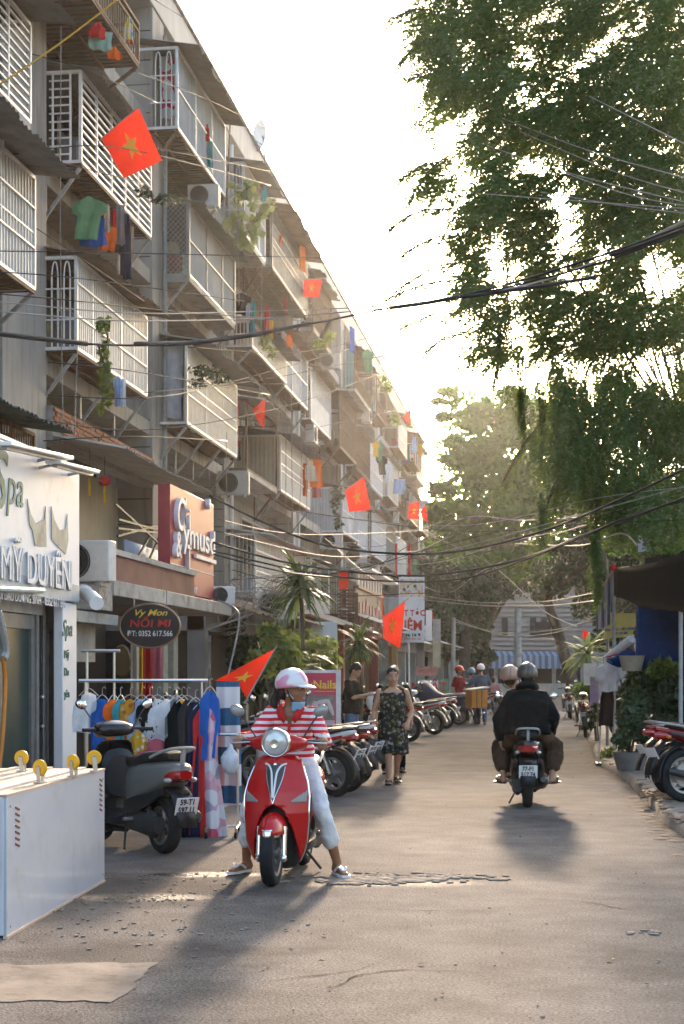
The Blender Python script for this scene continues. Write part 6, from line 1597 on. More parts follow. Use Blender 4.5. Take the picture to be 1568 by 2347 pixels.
# ------------------------------------------------------------------ clothes racks and garments
def garment(lab, kind, m_, top, w, h, rz=0.0, group=None, hanger=True, name=None, tk=.03, cat=None):
    """a hanging garment: two wavy sheets joined round the edge, wider at the shoulder, on a wire hanger"""
    t = thing(name or kind, lab, cat or {'tshirt': 't-shirt', 'towel': 'towel', 'trousers': 'trousers', 'dress': 'dress'}.get(kind, kind), top, rz, group)
    prof = {'tshirt': [(0, .30), (.05, .62), (.10, 1.0), (.34, .98), (.36, .66), (1, .64)], 'dress': [(0, .22), (.04, .5), (.08, .62), (.35, .55), (1, 1.0)], 'towel': [(0, 1), (1, .96)], 'trousers': [(0, .6), (.3, .75), (1, .8)],
            'tank': [(0, .45), (.2, .5), (.25, .9), (1, 1)], 'shirt': [(0, .3), (.04, .6), (.1, .9), (.6, 1.0), (.62, .7), (1, .72)]}[kind]
    sd = hash(lab) % 97 if False else sum(map(ord, lab)) % 97
    def fn(sg):
        def g(u, v):
            hw = interp(prof, v) * w / 2; x = lerp(-hw, hw, u)
            e = 1 - abs(2 * u - 1) ** 3
            f = .028 * math.sin(u * (9 + sd % 5) + sd + v * 1.8) * (.3 + v) + .014 * math.sin(u * 25 + sd * 2 + v * 3) * v; x += w * .10 * math.sin(v * 2.6 + sd) * v
            return V3((x, sg * tk * e + f, -v * h - .012 * math.sin(u * 6 + sd) * v - (.03 * (1 - v) * abs(2 * u - 1) ** 1.5 * w * 3 if kind != 'towel' else 0)))
        return g
    mb = MB().grid(fn(1), 14, 12); mb.grid(fn(-1), 14, 12)
    mb.build('cloth', m_, t, ang=180)
    if hanger:
        MB().tube(crom([(-w * .3, 0, -.03), (0, 0, .04), (w * .3, 0, -.03)], 4), .004, 5).tube([(0, 0, .04), (0, 0, .1), (.02, 0, .115), (.03, 0, .1)], .003, 4).build('hanger', STEEL, t)
    return t
def rack(lab, x0, x1, d, ztop, zmid=None, post_z0=0.0, castors=True, skew=0.0):
    p, q = W((x0 - CX) / FPX * d, d, 0), W((x1 - CX) / FPX * (d + skew), d + skew, 0)
    t = thing('clothes_rack', lab, 'clothes rack', lerp(p, q, .5))
    for a in (p, q):
        wb(MB().tube([a + V3((0, 0, .08)), a + V3((0, 0, ztop))], .014, 8), 'post', STEEL, t)
        dv = (q - p).normalized(); n_ = V3((-dv.y, dv.x, 0))
        wb(MB().tube([a + n_ * .26 + V3((0, 0, .09)), a - n_ * .26 + V3((0, 0, .09))], .014, 7), 'foot', STEEL, t)
        for s_ in (-1, 1):
            c_ = wb(MB().lathe([(.004, -.012), (.03, -.012), (.03, .012), (.004, .012)], 12, Matrix.Translation(a + n_ * .25 * s_ + V3((0, 0, .031))) @ Matrix.Rotation(PI / 2, 4, 'Y')), 'castor', RUBBER, t)
            wb(MB().bar(a + n_ * .25 * s_ + V3((0, 0, .04)), a + n_ * .25 * s_ + V3((0, 0, .09)), .02), 'fork', STEEL, c_)
    dv = (q - p).normalized()
    for z in ([ztop] + ([zmid] if zmid else []) + [.09]):
        wb(MB().tube([p - dv * .06 + V3((0, 0, z)), q + dv * .06 + V3((0, 0, z))], .017 if z > .1 else .012, 8), 'rail', STEEL, t)
    return p, q, dv
p, q, dv = rack('chrome clothes rack with two rails full of bright garments behind the grey scooter', 196, 462, 14.7, 1.42, 1.10)
rack('tall chrome rack at the back whose short top rail ends by the oval mirror', 200, 262, 16.2, 1.72)
rack('white metal rack standing alone behind the striped towel', 478, 545, 14.4, .93)
GG = 'garments on the front clothes rack'
def on_rack(lab, kind, m_, x, z, w, h, rz, d=14.7):
    return garment(lab, kind, m_, W((x - CX) / FPX * d, d - .03, z - .11), w, h, TH + rz, GG)
DOTS = spots('white_black_dots', (.6, .58, .56), [(.02, .02, .02)] * 2, 26, .32); YDOT = spots('yellow_white_dots', (.62, .34, .03), [(.65, .6, .5)] * 2, 16, .3)
for i, a in enumerate((('white frilly top at the left end of the front rack', 'tank', C_WHITE, 205, 1.42, .30, .38, .3), ('blue and cream top behind the white frilly one', 'tank', C_BLUE, 236, 1.36, .25, .5, .5), ('orange patterned top on the front rack', 'tshirt', C_ORANGE, 262, 1.36, .26, .45, .9),
          ('teal top on the front rack next to the orange one', 'tshirt', C_TEAL, 278, 1.36, .24, .5, 1.0), ('mustard patterned blouse with a red hanger on the front rack', 'tshirt', spots('mustard_print', (.5, .22, .02), [(.5, .3, .2), (.3, .1, .02)], 18, .4), 300, 1.36, .36, .55, .3), ('pale blue top on the front rack', 'tank', C_LBLUE, 326, 1.36, .28, .55, .5),
          ('black top between the pale blue and dotted ones', 'tshirt', C_BLACK, 345, 1.36, .3, .5, .6), ('white top with black dots on the front rack', 'tank', DOTS, 362, 1.36, .32, .78, .35), ('plain white blouse hanging in the middle of the front rack', 'tshirt', C_WHITE, 385, 1.36, .36, .70, .25), ('grey blue blouse next to the plain white one', 'tank', C_GREY, 405, 1.36, .26, .62, .6),
          ('yellow sleeveless top near the right end of the front rack', 'tank', C_YEL, 418, 1.36, .24, .72, .4))): on_rack(*a)
for a in (('yellow scarf with white dots hung low on the front rack', 'dress', YDOT, 318, 1.08, .26, .62, .2), ('rose pink shorts hung low on the front rack', 'tank', C_PINK, 360, 1.0, .38, .42, .2), ('small black garment hung low beside the rose pink shorts', 'tank', C_BLACK, 395, 1.02, .3, .6, .3)): on_rack(*a, d=14.45)
for a in (('long black dress, innermost of the dark ones on the front rack', 'dress', C_BLACK, 408, 1.35, .34, 1.2, .6), ('long charcoal dress beside the rack post', 'dress', cloth('charcoal', (.03, .028, .03), .02), 430, 1.36, .36, 1.26, .5), ('long navy dress at the right end post of the rack', 'dress', C_NAVY, 449, 1.34, .3, 1.24, .7),
          ('long bright red dress at the outer end of the rack', 'dress', C_RED, 464, 1.30, .30, 1.18, .5), ('long pink and white tie dyed dress, outermost on the rack', 'dress', spots('tie_dye', (.55, .30, .36), [(.6, .58, .6), (.5, .08, .12), (.3, .3, .4), (.6, .4, .45)], 7, .6), 480, 1.28, .30, 1.2, .2),
          ('royal blue long sleeved jacket above the red dress', 'shirt', C_BLUE, 482, 1.44, .22, .62, .5)): on_rack(*a, d=14.35)
STR = stripes('blue_white_band', (.03, .10, .19), (.58, .55, .56), .36, .45, off=.1)
garment('towel with broad blue and white bands hanging on the rack', 'towel', STR, PD(523, 1562, 14.6), .22, 1.15, TH, None, False)
mb = MB(); c = PD(528, 1745, 14.3); mb.ell(c, (.085, .08, .12), 14, 10); mb.tube([c + V3((0, 0, .1)), c + V3((0, 0, .17))], [.04, .02], 8)
o = mb.build('shopping_bag', mat('bag_white', (.55, .56, .60), .5, var=.2, scale=18, transl=.2)); roughen(o.data, .014, 16); tag(o, 'white printed shopping bag hanging under the striped towel', 'bag')
# navy cover over the parked bike, modelled in the bike's own frame
t = thing('bike_cover', 'navy blue tarpaulin draped over a parked motorbike', 'tarpaulin', cv.location, cv.rotation_euler[2])
rings = []
for y, w, zt, zl in ((.98, .14, .95, .60), (.80, .26, 1.08, .42), (.50, .38, 1.26, .40), (.35, .40, 1.22, .36), (.10, .30, .98, .34), (-.15, .25, .88, .36), (-.5, .24, .90, .38), (-.85, .2, .92, .40), (-1.05, .14, .86, .46)):
    rings.append([V3((w * s_ * (1 + .14 * math.sin(y * 17 + k)), y + .02 * math.sin(k * 2.1), lerp(zl, zt, z_) + .02 * math.sin(y * 23 + k * 1.7))) for k, (s_, z_) in enumerate(((-1.08, 0), (-1.0, .35), (-.9, .65), (-.62, .9), (0, 1), (.62, .9), (.9, .65), (1.0, .35), (1.08, 0)))])
MB().loft(rings, closed=False).build('sheet', mat('tarp_navy', (.012, .022, .045), .45, var=.25, scale=6, bump=.5, bscale=12), t, ang=180, solid=.01)
# orange delivery crate on the bike
t = thing('delivery_crate', 'orange delivery crate with black straps on the back of a motorbike', 'delivery box', PD(1092, 1622, 43.5), TH + .35)
mb = MB().b2((-.24, -.22, 0), (.24, .22, .50)); o = mb.build('crate', mat('crate_orange', (.50, .19, .03), .75, var=.2, scale=4), t, bevel=.02)
for x in (-.09, .06): MB().b2((x - .012, -.226, 0), (x + .012, .226, .505)).build('strap', DARKSTEEL, t)
MB().box((0, 0, .54), (.60, .5, .03), (0, -.12, 0)).build('lid', mat('lid_pale', (.5, .46, .36), .7), t)
# ------------------------------------------------------------------ flags
def flag(lab, q, d, pole=None, star=True, rip=.03, dd=(0, 0, 0, 0), droop=0.0, cat='flag'):
    """q: the cloth's four corners in order hoist top, fly top, fly bottom, hoist bottom"""
    C = [PD(x, y, d + e) for (x, y), e in zip(q, dd)]
    c0 = C[0]
    t = thing('flag', lab, cat, c0, 0, 'red flags with a yellow star' if star else None)
    nrm = (C[1] - C[0]).cross(C[3] - C[0]).normalized(); L = (C[1] - C[0]).length
    if nrm.dot(V3((0, -1, 0))) < 0: nrm = -nrm
    sd = sum(q[0]) % 7
    def S(u, v, off=0.0):
        p = lerp(lerp(C[0], C[1], u), lerp(C[3], C[2], u), v)
        p = p + nrm * (rip * L * math.sin(u * 5.5 + v * 2.2 + sd) * (.3 + u)) + V3((0, 0, -droop * L * math.sin(PI * u) * (1 - v)))
        return p + nrm * off
    wb(MB().grid(lambda u, v: S(u, v), 18, 12), 'cloth', FLAG_RED, t, ang=180, fix=False)
    if star:
        for off in (.006, -.006):
            mb = MB(); pts = []
            for k in range(10):
                r_ = .30 if k % 2 == 0 else .118
                a = PI / 2 + k * PI / 5
                pts.append((.5 + r_ * math.cos(a) * .667, .5 - r_ * math.sin(a)))
            vs = [S(.5, .5, off)]; fs = []
            n = 0
            for k in range(10):
                a, b = pts[k], pts[(k + 1) % 10]
                for i in range(3): vs.append(S(lerp(.5, a[0], (i + 1) / 3), lerp(.5, a[1], (i + 1) / 3), off))
            for k in range(10):
                a0, b0 = 1 + k * 3, 1 + ((k + 1) % 10) * 3
                fs.append((0, a0, b0))
                for i in range(2): fs.append((a0 + i, a0 + i + 1, b0 + i + 1, b0 + i))
            mb.add(vs, fs); wb(mb, 'star', FLAG_YEL, t, ang=180, fix=False)
    if pole:
        (xa, ya, da), (xb, yb, db) = pole
        wb(MB().tube([PD(xa, ya, da), PD(xb, yb, db)], .011 * max(1, d / 30), 6), 'pole', GREY_METAL, t)
flag('largest red flag with a yellow star, hanging slanted before the white grid cage', [(233, 318), (318, 247), (371, 367), (284, 409)], 23.5, ((225, 325, 23.8), (326, 238, 23.4)), rip=.022)
flag('small red flag with a star on the top row of the fourth bay', [(697, 640), (738, 639), (731, 682), (693, 679)], 47, ((692, 640, 47), (750, 637, 47)), rip=.03)
flag('narrow folded red flag before the red fourth bay box', [(608, 912), (606, 982), (592, 968), (579, 938)], 38, ((612, 905, 38), (575, 960, 38)), star=False, rip=.05)
flag('faded orange red flag with a star hanging level in mid street', [(791, 1123), (834, 1092), (850, 1168), (800, 1173)], 44, ((785, 1127, 44), (840, 1088, 44)), rip=.03)
flag('far pale red flag beside the narrow orange one by the trees', [(937, 1153), (962, 1150), (961, 1190), (935, 1188)], 66, ((934, 1150, 66), (966, 1149, 66)), rip=.03)
flag('narrow orange flag, furthest out beyond the block corner by the trees', [(975, 1152), (981, 1195), (976, 1196), (962, 1174)], 66, ((978, 1146, 66), (958, 1182, 66)), star=False, rip=.04)
flag('tiny orange red flag high at the far corner of the block', [(943, 934), (942, 972), (934, 970), (922, 956)], 76, ((944, 930, 76), (918, 960, 76)), star=False, rip=.04)
flag('bright red drooping flag in front of the haircut sign', [(877, 1413), (928, 1377), (916, 1485), (878, 1462)], 40, ((868, 1420, 40), (937, 1370, 40)), rip=.05, dd=(0, .1, .3, .2))
flag('red flag hanging folded in a triangle over the striped towel', [(630, 1486), (565, 1600), (545, 1562), (493, 1560)], 20, ((634, 1480, 20), (560, 1612, 20)), rip=.02)
flag('short red and yellow flag above the beige vertical banner', [(985, 1402), (992, 1402), (990, 1428), (983, 1428)], 54, ((993, 1396, 54), (984, 1396, 54)), star=False)
flag('small red flag poking out above the palm leaves on the right', [(1335, 1442), (1352, 1450), (1348, 1468), (1336, 1464)], 40, ((1332, 1438, 40), (1380, 1460, 40)), star=False)

# ------------------------------------------------------------------ washing on the balconies
LG = 'washing hung on the balconies'
def wash(lab, kind, m_, x, y, wpx, hpx, d, rz=0.1, hanger=False): return garment(lab, kind, m_, PD(x, y, d), wpx * d / FPX, hpx * d / FPX, TH + rz, LG, hanger)
wash('green t-shirt hanging under the white grid cage', 'tshirt', C_GREEN, 205, 450, 82, 98, 24.6, .0)
wash('blue shirt showing below the green t-shirt', 'towel', C_BLUE, 208, 500, 66, 64, 24.8, .0)
wash('orange red cloth hanging beside the blue shirt', 'towel', C_ORANGE, 248, 520, 40, 55, 25.3, .4)
wash('khaki strip of washing beside the green t-shirt', 'trousers', C_CREAM, 246, 470, 18, 60, 25.0, .3)
wash('dark red scarf in the line of washing', 'trousers', C_RED, 262, 480, 14, 60, 25.6, .3)
wash('navy trousers, longest piece in the dark line of washing', 'trousers', C_NAVY, 288, 490, 34, 150, 26.2, .4)
wash('black shirt bunched in the dark line of washing', 'tshirt', C_BLACK, 268, 500, 54, 80, 26.0, .3)
wash('grey cloth with a white edge in the dark line of washing', 'towel', C_GREY, 276, 470, 20, 90, 25.8, .3)
wash('beige cloth at the outer end of the dark line of washing', 'towel', cloth('tan', (.34, .24, .18)), 300, 520, 16, 70, 26.6, .3)
wash('pale blue shirt hanging under the barred box', 'tshirt', C_LBLUE, 270, 862, 22, 68, 24.4, .3)
wash('white shirt hanging under the barred box next to the pale blue one', 'towel', C_WHITE, 282, 868, 14, 64, 24.5, .3)
wash('red and white patterned child blanket hung behind the top arched grille', 'towel', spots('red_white_print', (.50, .04, .08), [(.6, .56, .56), (.5, .03, .06), (.62, .6, .6)], 5, .6), 384, 130, 36, 140, 31.9, 0)
wash('big white sheet curtaining the third bay box', 'towel', cloth('sheet', (.52, .54, .60), .2), 390, 788, 62, 170, 32.4, 0)
wash('red curtain hanging in the fourth bay box', 'towel', C_RED, 532, 905, 32, 145, 38.9, 0)
wash('red and blue bedding stuffed at the foot of the red curtain', 'towel', spots('bedding', (.1, .13, .17), [(.3, .03, .04), (.1, .12, .16)], 6, .6), 538, 1010, 28, 45, 38.7, 0)
wash('row of dark shirts under the fourth bay awning', 'tshirt', C_BLACK, 552, 672, 50, 48, 38.8, 0, True)
wash('light blue cloth on the fourth bay drying line', 'towel', C_LBLUE, 568, 700, 9, 60, 38.6, .2)
wash('teal shirt on the fourth bay drying line', 'trousers', C_TEAL, 580, 690, 16, 75, 38.4, .2)
wash('red dress on the fourth bay drying line', 'dress', C_RED, 612, 700, 20, 75, 38.2, .2)
wash('small yellow and red cloth at the end of the fourth bay line', 'towel', C_YEL, 622, 735, 10, 40, 38.0, .2)
wash('red clothing on the top floor rack seen from below', 'tank', C_RED, 225, 52, 40, 34, 24.2, .2)
wash('mint green net cloth on the top floor rack', 'towel', cloth('mint', (.25, .38, .32)), 232, 74, 54, 40, 24.3, .1)
wash('orange red bundle at the outer end of the top floor rack', 'tank', C_ORANGE, 262, 108, 34, 26, 24.9, .2)
wash('colourful shirt hung above the top floor rack', 'tank', spots('bright_print', (.5, .45, .4), [(.5, .1, .06), (.1, .25, .4), (.55, .45, .1)], 9, .55), 296, 40, 22, 60, 25.6, .1)
wash('red and white garment in the gap of the third bay top cage', 'tank', C_RED, 475, 285, 12, 40, 34, .1)
wash('teal towel in the gap of the third bay top cage', 'towel', C_TEAL, 481, 325, 14, 60, 34, .1)
wash('orange and yellow cloth hanging on a far second floor box', 'towel', C_ORANGE, 698, 1062, 16, 75, 47, .1)
wash('faded red shirt drying on a far white panel', 'tank', cloth('faded_red', (.5, .16, .14)), 724, 1085, 22, 55, 50, .1)
wash('white and navy cloth hanging at the left picture edge', 'towel', C_WHITE, 4, 250, 16, 90, 20.5, .1)
wash('red plaid towel in the open fourth bay box', 'towel', C_MAROON, 655, 680, 8, 40, 44, .1)
wash('orange towel on the fifth bay upper box', 'towel', C_ORANGE, 636, 535, 20, 28, 43, .1)
rw = random.Random(91)
cols = [(C_RED, 'red'), (C_WHITE, 'white'), (C_BLUE, 'blue'), (C_YEL, 'yellow'), (C_GREY, 'grey'), (C_PINK, 'rose'), (C_TEAL, 'teal'), (C_BLACK, 'black'), (C_CREAM, 'cream'), (C_LBLUE, 'pale blue'), (C_ORANGE, 'orange'), (C_GREEN, 'green')]
floors = ['first', 'second', 'third', 'top']
used = set()
for k in range(40):
    b_ = rw.randrange(3, 8); li = rw.randrange(4); a0_, a1_ = BAYS[b_]; d_ = lerp(a0_, a1_, rw.random()); m_, cn = rw.choice(cols)
    kind = rw.choice(['tshirt', 'towel', 'towel', 'trousers', 'tank']); nm = {'tank': 'top'}.get(kind, kind)
    lab = '%s %s drying on the %s floor of the %s bay from the near end' % (cn, nm, floors[li], ['', '', '', 'fourth', 'fifth', 'sixth', 'seventh', 'last'][b_])
    if lab in used: continue
    used.add(lab)
    X_ = rw.choice([-7.15, -7.25, -7.9]); garment(lab, kind, m_, V3((X_, YD(X_, d_), FL[li] + rw.uniform(.9, 1.5))), rw.uniform(.35, .6), rw.uniform(.55, .95), rw.choice([.2, .9, 1.4]), LG, False)
for k, (b_, li, u) in enumerate(((3, 0, .8), (4, 2, .1), (4, 1, .55), (5, 3, .5), (5, 1, .15), (6, 2, .6), (2, 1, .95), (6, 0, .3))):
    a0_, a1_ = BAYS[b_]; d_ = lerp(a0_, a1_, u)
    aircon('air conditioner on the %s floor of the %s bay from the near end' % (floors[li], ['', '', 'third', 'fourth', 'fifth', 'sixth', 'seventh', 'last'][b_]), V3((-7.72, YD(-7.7, d_), FL[li] - .75)), PI / 2 if k % 2 else .1, 1.0)
# straw hat and basket behind the net
t = thing('straw_hat', 'straw hat hung inside the netted third bay cage', 'hat', PD(392, 572, 33)); MB().lathe([(.001, .10), (.08, .09), (.10, .02), (.17, -.02), (.18, -.03)], 18, Matrix.Rotation(PI / 2, 4, 'X'), False).build('hat', mat('straw', (.42, .33, .2), .9), t, solid=.01)
t = thing('laundry_basket', 'orange red basket inside the netted third bay cage', 'basket', PD(392, 625, 33)); MB().lathe([(.20, 0), (.26, .32), (.245, .32), (.19, .02)], 18).build('basket', mat('basket_red', (.33, .09, .05), .7), t)

# ------------------------------------------------------------------ cables
def cable(lab, pts, r_=.010, m_=None, name='overhead_cable', group='overhead cables', n=7, wob=.0):
    P = crom([PD(*p) for p in pts], n)
    if wob: P = [p + V3((0, 0, wob * noise.noise(p * 1.3))) for p in P]
    o = MB().tube(P, r_, 5).build(name, m_ or WIRE, None, ang=180, fix=False)
    return tag(o, lab, 'cable', group)
THIN_L = ['thin cable running level just under the dark line of washing', "thin cable sloping down across the barred box's top", 'thin cable crossing the barred box at half its height', "thin cable dropping from the left edge to the barred box's awning", 'thin cable along the top cages near the roof line', "thin cable across the patterned blanket's grille", 'thin cable above the white grid cage', "thin cable passing behind the largest red flag's star", "thin cable passing below the largest red flag's middle", 'thin cable from the largest flag to the leafy top balcony', "thin cable rising from the barred box's bottom to the right", 'thin cable behind the hanging pale blue shirt', 'thin cable just above the brick parapet', 'lowest thin cable above the tin canopy by the brick parapet', 'thin cable rising past the white sheet towards the far flags', "thin cable over the beige third bay box's front", 'thin cable above the dracaena palm at first floor height', "thin cable nearest above the dracaena palm's leaf head", 'thin cable rising behind the narrow folded flag to the far balconies']
for pts in ([(-20, 575, 20), (300, 580, 21), (800, 592, 26)], [(-20, 622, 19), (200, 640, 20), (560, 690, 24)], [(-20, 672, 18), (180, 690, 19), (420, 715, 22), (700, 735, 26)], [(0, 470, 22), (140, 560, 23), (330, 690, 26)],
            [(340, -10, 26), (560, 130, 32), (640, 190, 36)], [(300, 160, 25), (480, 230, 29), (620, 300, 34)], [(60, 120, 23), (210, 165, 24), (360, 235, 27)], [(20, 355, 21), (240, 335, 22), (480, 385, 27), (620, 425, 33)], [(0, 330, 21), (150, 375, 22), (330, 420, 25)],
            [(330, 335, 24), (520, 372, 28), (700, 410, 36)], [(110, 830, 20), (300, 850, 21), (620, 905, 26)], [(110, 905, 20), (330, 912, 21), (510, 880, 25), (800, 800, 32)], [(60, 955, 19), (330, 985, 21), (640, 935, 26), (860, 860, 33)], [(100, 1010, 20), (300, 1000, 21), (520, 1010, 25)],
            [(430, 795, 27), (700, 805, 33), (930, 750, 40)], [(330, 900, 24), (600, 870, 29), (880, 815, 36)], [(500, 1190, 25), (700, 1225, 29), (980, 1215, 38)], [(490, 1215, 25), (760, 1275, 30), (960, 1262, 36)], [(700, 985, 36), (860, 950, 42), (960, 930, 50)]):
    cable(THIN_L.pop(0), pts, .0075)
cable('long pale cable pair crossing below the middle balconies', [(-20, 712, 17), (300, 735, 19), (620, 728, 24), (900, 705, 22)], .009, WIRE_GREY)
cable('pale cable just below the middle pale pair', [(-20, 690, 17), (320, 718, 19), (620, 712, 24), (900, 702, 22)], .008, WIRE_GREY)
cable('main cable bundle crossing the sky from the block to the upper right', [(-30, 762, 16), (200, 788, 17), (430, 786, 18.5), (710, 742, 20), (890, 706, 20.5), (1100, 672, 20), (1365, 605, 19), (1600, 520, 18)], .013)
cable('second strand of the upper right bundle', [(890, 706, 20.5), (1100, 668, 20), (1365, 590, 19), (1600, 505, 18)], .016)
cable('third strand of the upper right bundle', [(1060, 678, 20.3), (1220, 650, 20), (1400, 585, 19), (1600, 490, 18)], .013, WIRE_GREY)
for lab, a, r_ in (('thick black sleeve on the main cable by the second bay', [(-30, 762, 15.9), (100, 777, 16.4), (200, 788, 16.9)], .028), ('thick black sleeve on the main cable before the third and fourth bays', [(310, 788, 17.6), (430, 786, 18.4), (600, 765, 19.3)], .028), ('short black sleeve at the sky end of the block sleeves', [(590, 766, 19.3), (710, 741, 19.9)], .024),
                   ('amber lit sleeve where the main cable meets the sky', [(892, 706, 20.4), (980, 694, 20.3), (1060, 679, 20)], .03), ('thick sleeve on the lower strand below the tree', [(1060, 681, 20), (1210, 660, 19.8), (1365, 636, 19)], .026), ('thick black sleeve leaving the picture at the right', [(1400, 585, 18.9), (1500, 553, 18.5), (1600, 515, 18)], .034), ('leaning black sleeve on a far balcony wire', [(735, 775, 40), (760, 732, 40)], .05)):
    cable(lab, a, r_, WIRE, 'cable_sleeve', 'cable sleeves', 4)
cable('lowest sagging thick cable of the upper pair over the street', [(480, 1135, 21), (600, 1195, 21.5), (740, 1248, 22), (900, 1268, 22), (1060, 1262, 21.5), (1250, 1215, 20), (1420, 1145, 18.5), (1600, 1060, 17)], .017)
cable('thick cable under the deepest sagging one', [(490, 1243, 21), (640, 1285, 22), (800, 1310, 22), (980, 1318, 22), (1180, 1285, 21), (1380, 1210, 19), (1600, 1130, 17.5)], .016)
cable('twin of the thick under cable, a little lower', [(490, 1262, 21), (700, 1310, 22), (900, 1332, 22), (1080, 1322, 21.5), (1300, 1245, 19.5), (1450, 1180, 18.5), (1600, 1140, 17.6)], .013)
cable('short cable dipping before the dracaena palm', [(490, 1270, 21), (650, 1310, 22), (790, 1325, 24)], .012)
for i, (pts, m_) in enumerate((([(970, 1366, 40), (1100, 1380, 38), (1250, 1378, 33), (1390, 1352, 28)], WIRE_GREY), ([(970, 1374, 40), (1100, 1387, 38), (1250, 1388, 33), (1395, 1372, 28)], WIRE_GREY), ([(1040, 1418, 50), (1150, 1455, 46), (1260, 1452, 40), (1365, 1420, 34)], WIRE_GREY), ([(1045, 1425, 50), (1150, 1450, 46), (1290, 1440, 38), (1365, 1412, 34)], WIRE_GREY),
          ([(960, 1240, 44), (1070, 1185, 40), (1200, 1192, 36), (1400, 1180, 28)], WIRE_GREY), ([(960, 1205, 40), (1020, 1235, 38), (1100, 1195, 36)], WIRE), ([(960, 1215, 42), (1120, 1290, 40), (1240, 1395, 36), (1330, 1440, 33)], WIRE_GREY), ([(1180, 1245, 34), (1330, 1250, 28), (1420, 1222, 24), (1460, 1250, 22)], WIRE_GREY), ([(980, 1290, 40), (1180, 1250, 36), (1400, 1185, 27)], WIRE), ([(1240, 1460, 70), (1330, 1480, 60)], WIRE))):
    cable(['white cable, upper of the pair strung to the stall', 'white cable, lower of the pair strung to the stall', 'far white cable dipping in front of the end wall', 'second far white cable before the end wall', 'pale cable rising to the right through the trees', 'short black dip of cable near the block end', 'slanting grey cable running down to the stall', 'grey cable arching over the stall roof', 'dark cable slanting up before the broad tree', 'low dark cable by the end wall'][i], pts, .010 if i not in (2, 3) else .014, m_)
FAN = 'pale thin wire fanning out across the feathery tree'
for pts in ([(1080, 320, 26), (1300, 395, 22), (1600, 470, 18)], [(1150, 270, 26), (1350, 345, 22), (1600, 415, 18)], [(1060, 440, 24), (1250, 455, 21), (1600, 480, 18)], [(1190, 300, 26), (1400, 390, 22), (1600, 450, 18)], [(1350, 220, 24), (1600, 345, 18)], [(1240, 440, 22), (1420, 470, 20), (1600, 492, 18)], [(1200, 360, 24), (1420, 440, 20), (1600, 476, 18)]):
    cable(FAN, pts, .006, WIRE_GREY)
cable('yellow rope slanting across the top left corner', [(-10, 200, 19.5), (130, 105, 20), (275, -5, 20.5)], .012, mat('rope_yellow', (.5, .28, .03), .7), 'rope', None)
HANG = 'pale cord dangling down the front of the block'
for x0, y0, y1, d in ((140, 60, 1000, 24), (178, 790, 1010, 24.2), (655, 905, 1260, 38), (668, 880, 1290, 38), (690, 930, 1230, 40), (640, 910, 1180, 37), (700, 1000, 1330, 42), (720, 1160, 1260, 44), (735, 1150, 1250, 45), (545, 480, 700, 36), (520, 990, 1150, 30), (600, 600, 760, 37), (780, 1150, 1320, 50), (850, 1100, 1260, 58)):
    cable(HANG, [(x0, y0, d), (x0 + 4 * math.sin(y0), (y0 + y1) / 2, d), (x0 + 6 * math.sin(y1), y1, d)], .008, WIRE_GREY, 'dangling_cord', 'dangling cords', 6, .03)
cable('thick green grey electric line on the shop canopy end', [(500, 1375, 23.5), (540, 1395, 23.2), (548, 1430, 23), (520, 1560, 22.6)], .014, WIRE_GREY, 'drop_cable')
r = random.Random(55)
for k in range(13):
    x0, y0 = r.uniform(480, 960), r.uniform(1150, 1340); x1, y1 = r.choice([(1600, r.uniform(1080, 1250)), (r.uniform(1000, 1400), r.uniform(1170, 1400))]); d0_ = lerp(23, 46, (x0 - 480) / 480)
    cable('thin sagging wire in the tangle over the middle of the street', [(x0, y0, d0_), (lerp(x0, x1, .4), lerp(y0, y1, .4) + r.uniform(20, 70), lerp(d0_, 22, .4)), (lerp(x0, x1, .75), lerp(y0, y1, .75) + r.uniform(5, 40), lerp(d0_, 22, .75)), (x1, y1, 22)], .006, r.choice([WIRE, WIRE, WIRE_GREY]))
r = random.Random(77)
mb = MB()
for k in range(46):                                          # tangle of wires behind the palm
    x, y = r.uniform(500, 660), r.uniform(1330, 1400); a = PD(x, y, 26); 
    mb.tube(crom([a, a + V3((r.uniform(-.3, .3), r.uniform(-.2, .2), r.uniform(-.3, .2))), a + V3((r.uniform(-.6, .6), r.uniform(-.2, .2), r.uniform(-.5, .3)))], 4), .006, 4)
tag(mb.build('wire_tangle', WIRE_GREY, None, ang=180, fix=False), kind='stuff')
# ------------------------------------------------------------------ the stall on the right, pots, lamp
TARP_K = mat('tarp_black', (.008, .012, .011), .6, var=.25, scale=3, bump=.4, bscale=8, spec=.08); TARP_B = mat('tarp_blue', (.008, .035, .12), .55, var=.25, scale=3, bump=.5, bscale=10, spec=.12)
ds = 25.0
t = thing('market_stall', 'dark tarpaulin roofed stall on the right with blue tarpaulin sides', 'stall', W((1500 - CX) / FPX * ds, ds))
a0, a1 = PD(1404, 1302, 26.5), PD(1640, 1225, 20)
b0, b1 = PD(1404, 1362, 26.5), PD(1640, 1400, 20)
c0, c1 = a0 + W(3.5, 2.5, .55), a1 + W(3.5, 2.5, .55)
def rip(p, k): return p + V3((0, 0, .04 * noise.noise(p * 2.1 + V3((k, 0, 0)))))
wb(MB().grid(lambda u, v: rip(lerp(lerp(a0, a1, u), lerp(c0, c1, u), v) + V3((0, 0, -.12 * math.sin(PI * u) * (1 - v))), 0), 16, 8), 'roof_tarp', TARP_K, t, ang=180, solid=.01)
wb(MB().grid(lambda u, v: rip(lerp(lerp(a0, a1, u), lerp(b0, b1, u), v) + V3((0, 0, -.12 * math.sin(PI * u))), 3), 16, 6), 'front_flap', TARP_K, t, ang=180, solid=.01)
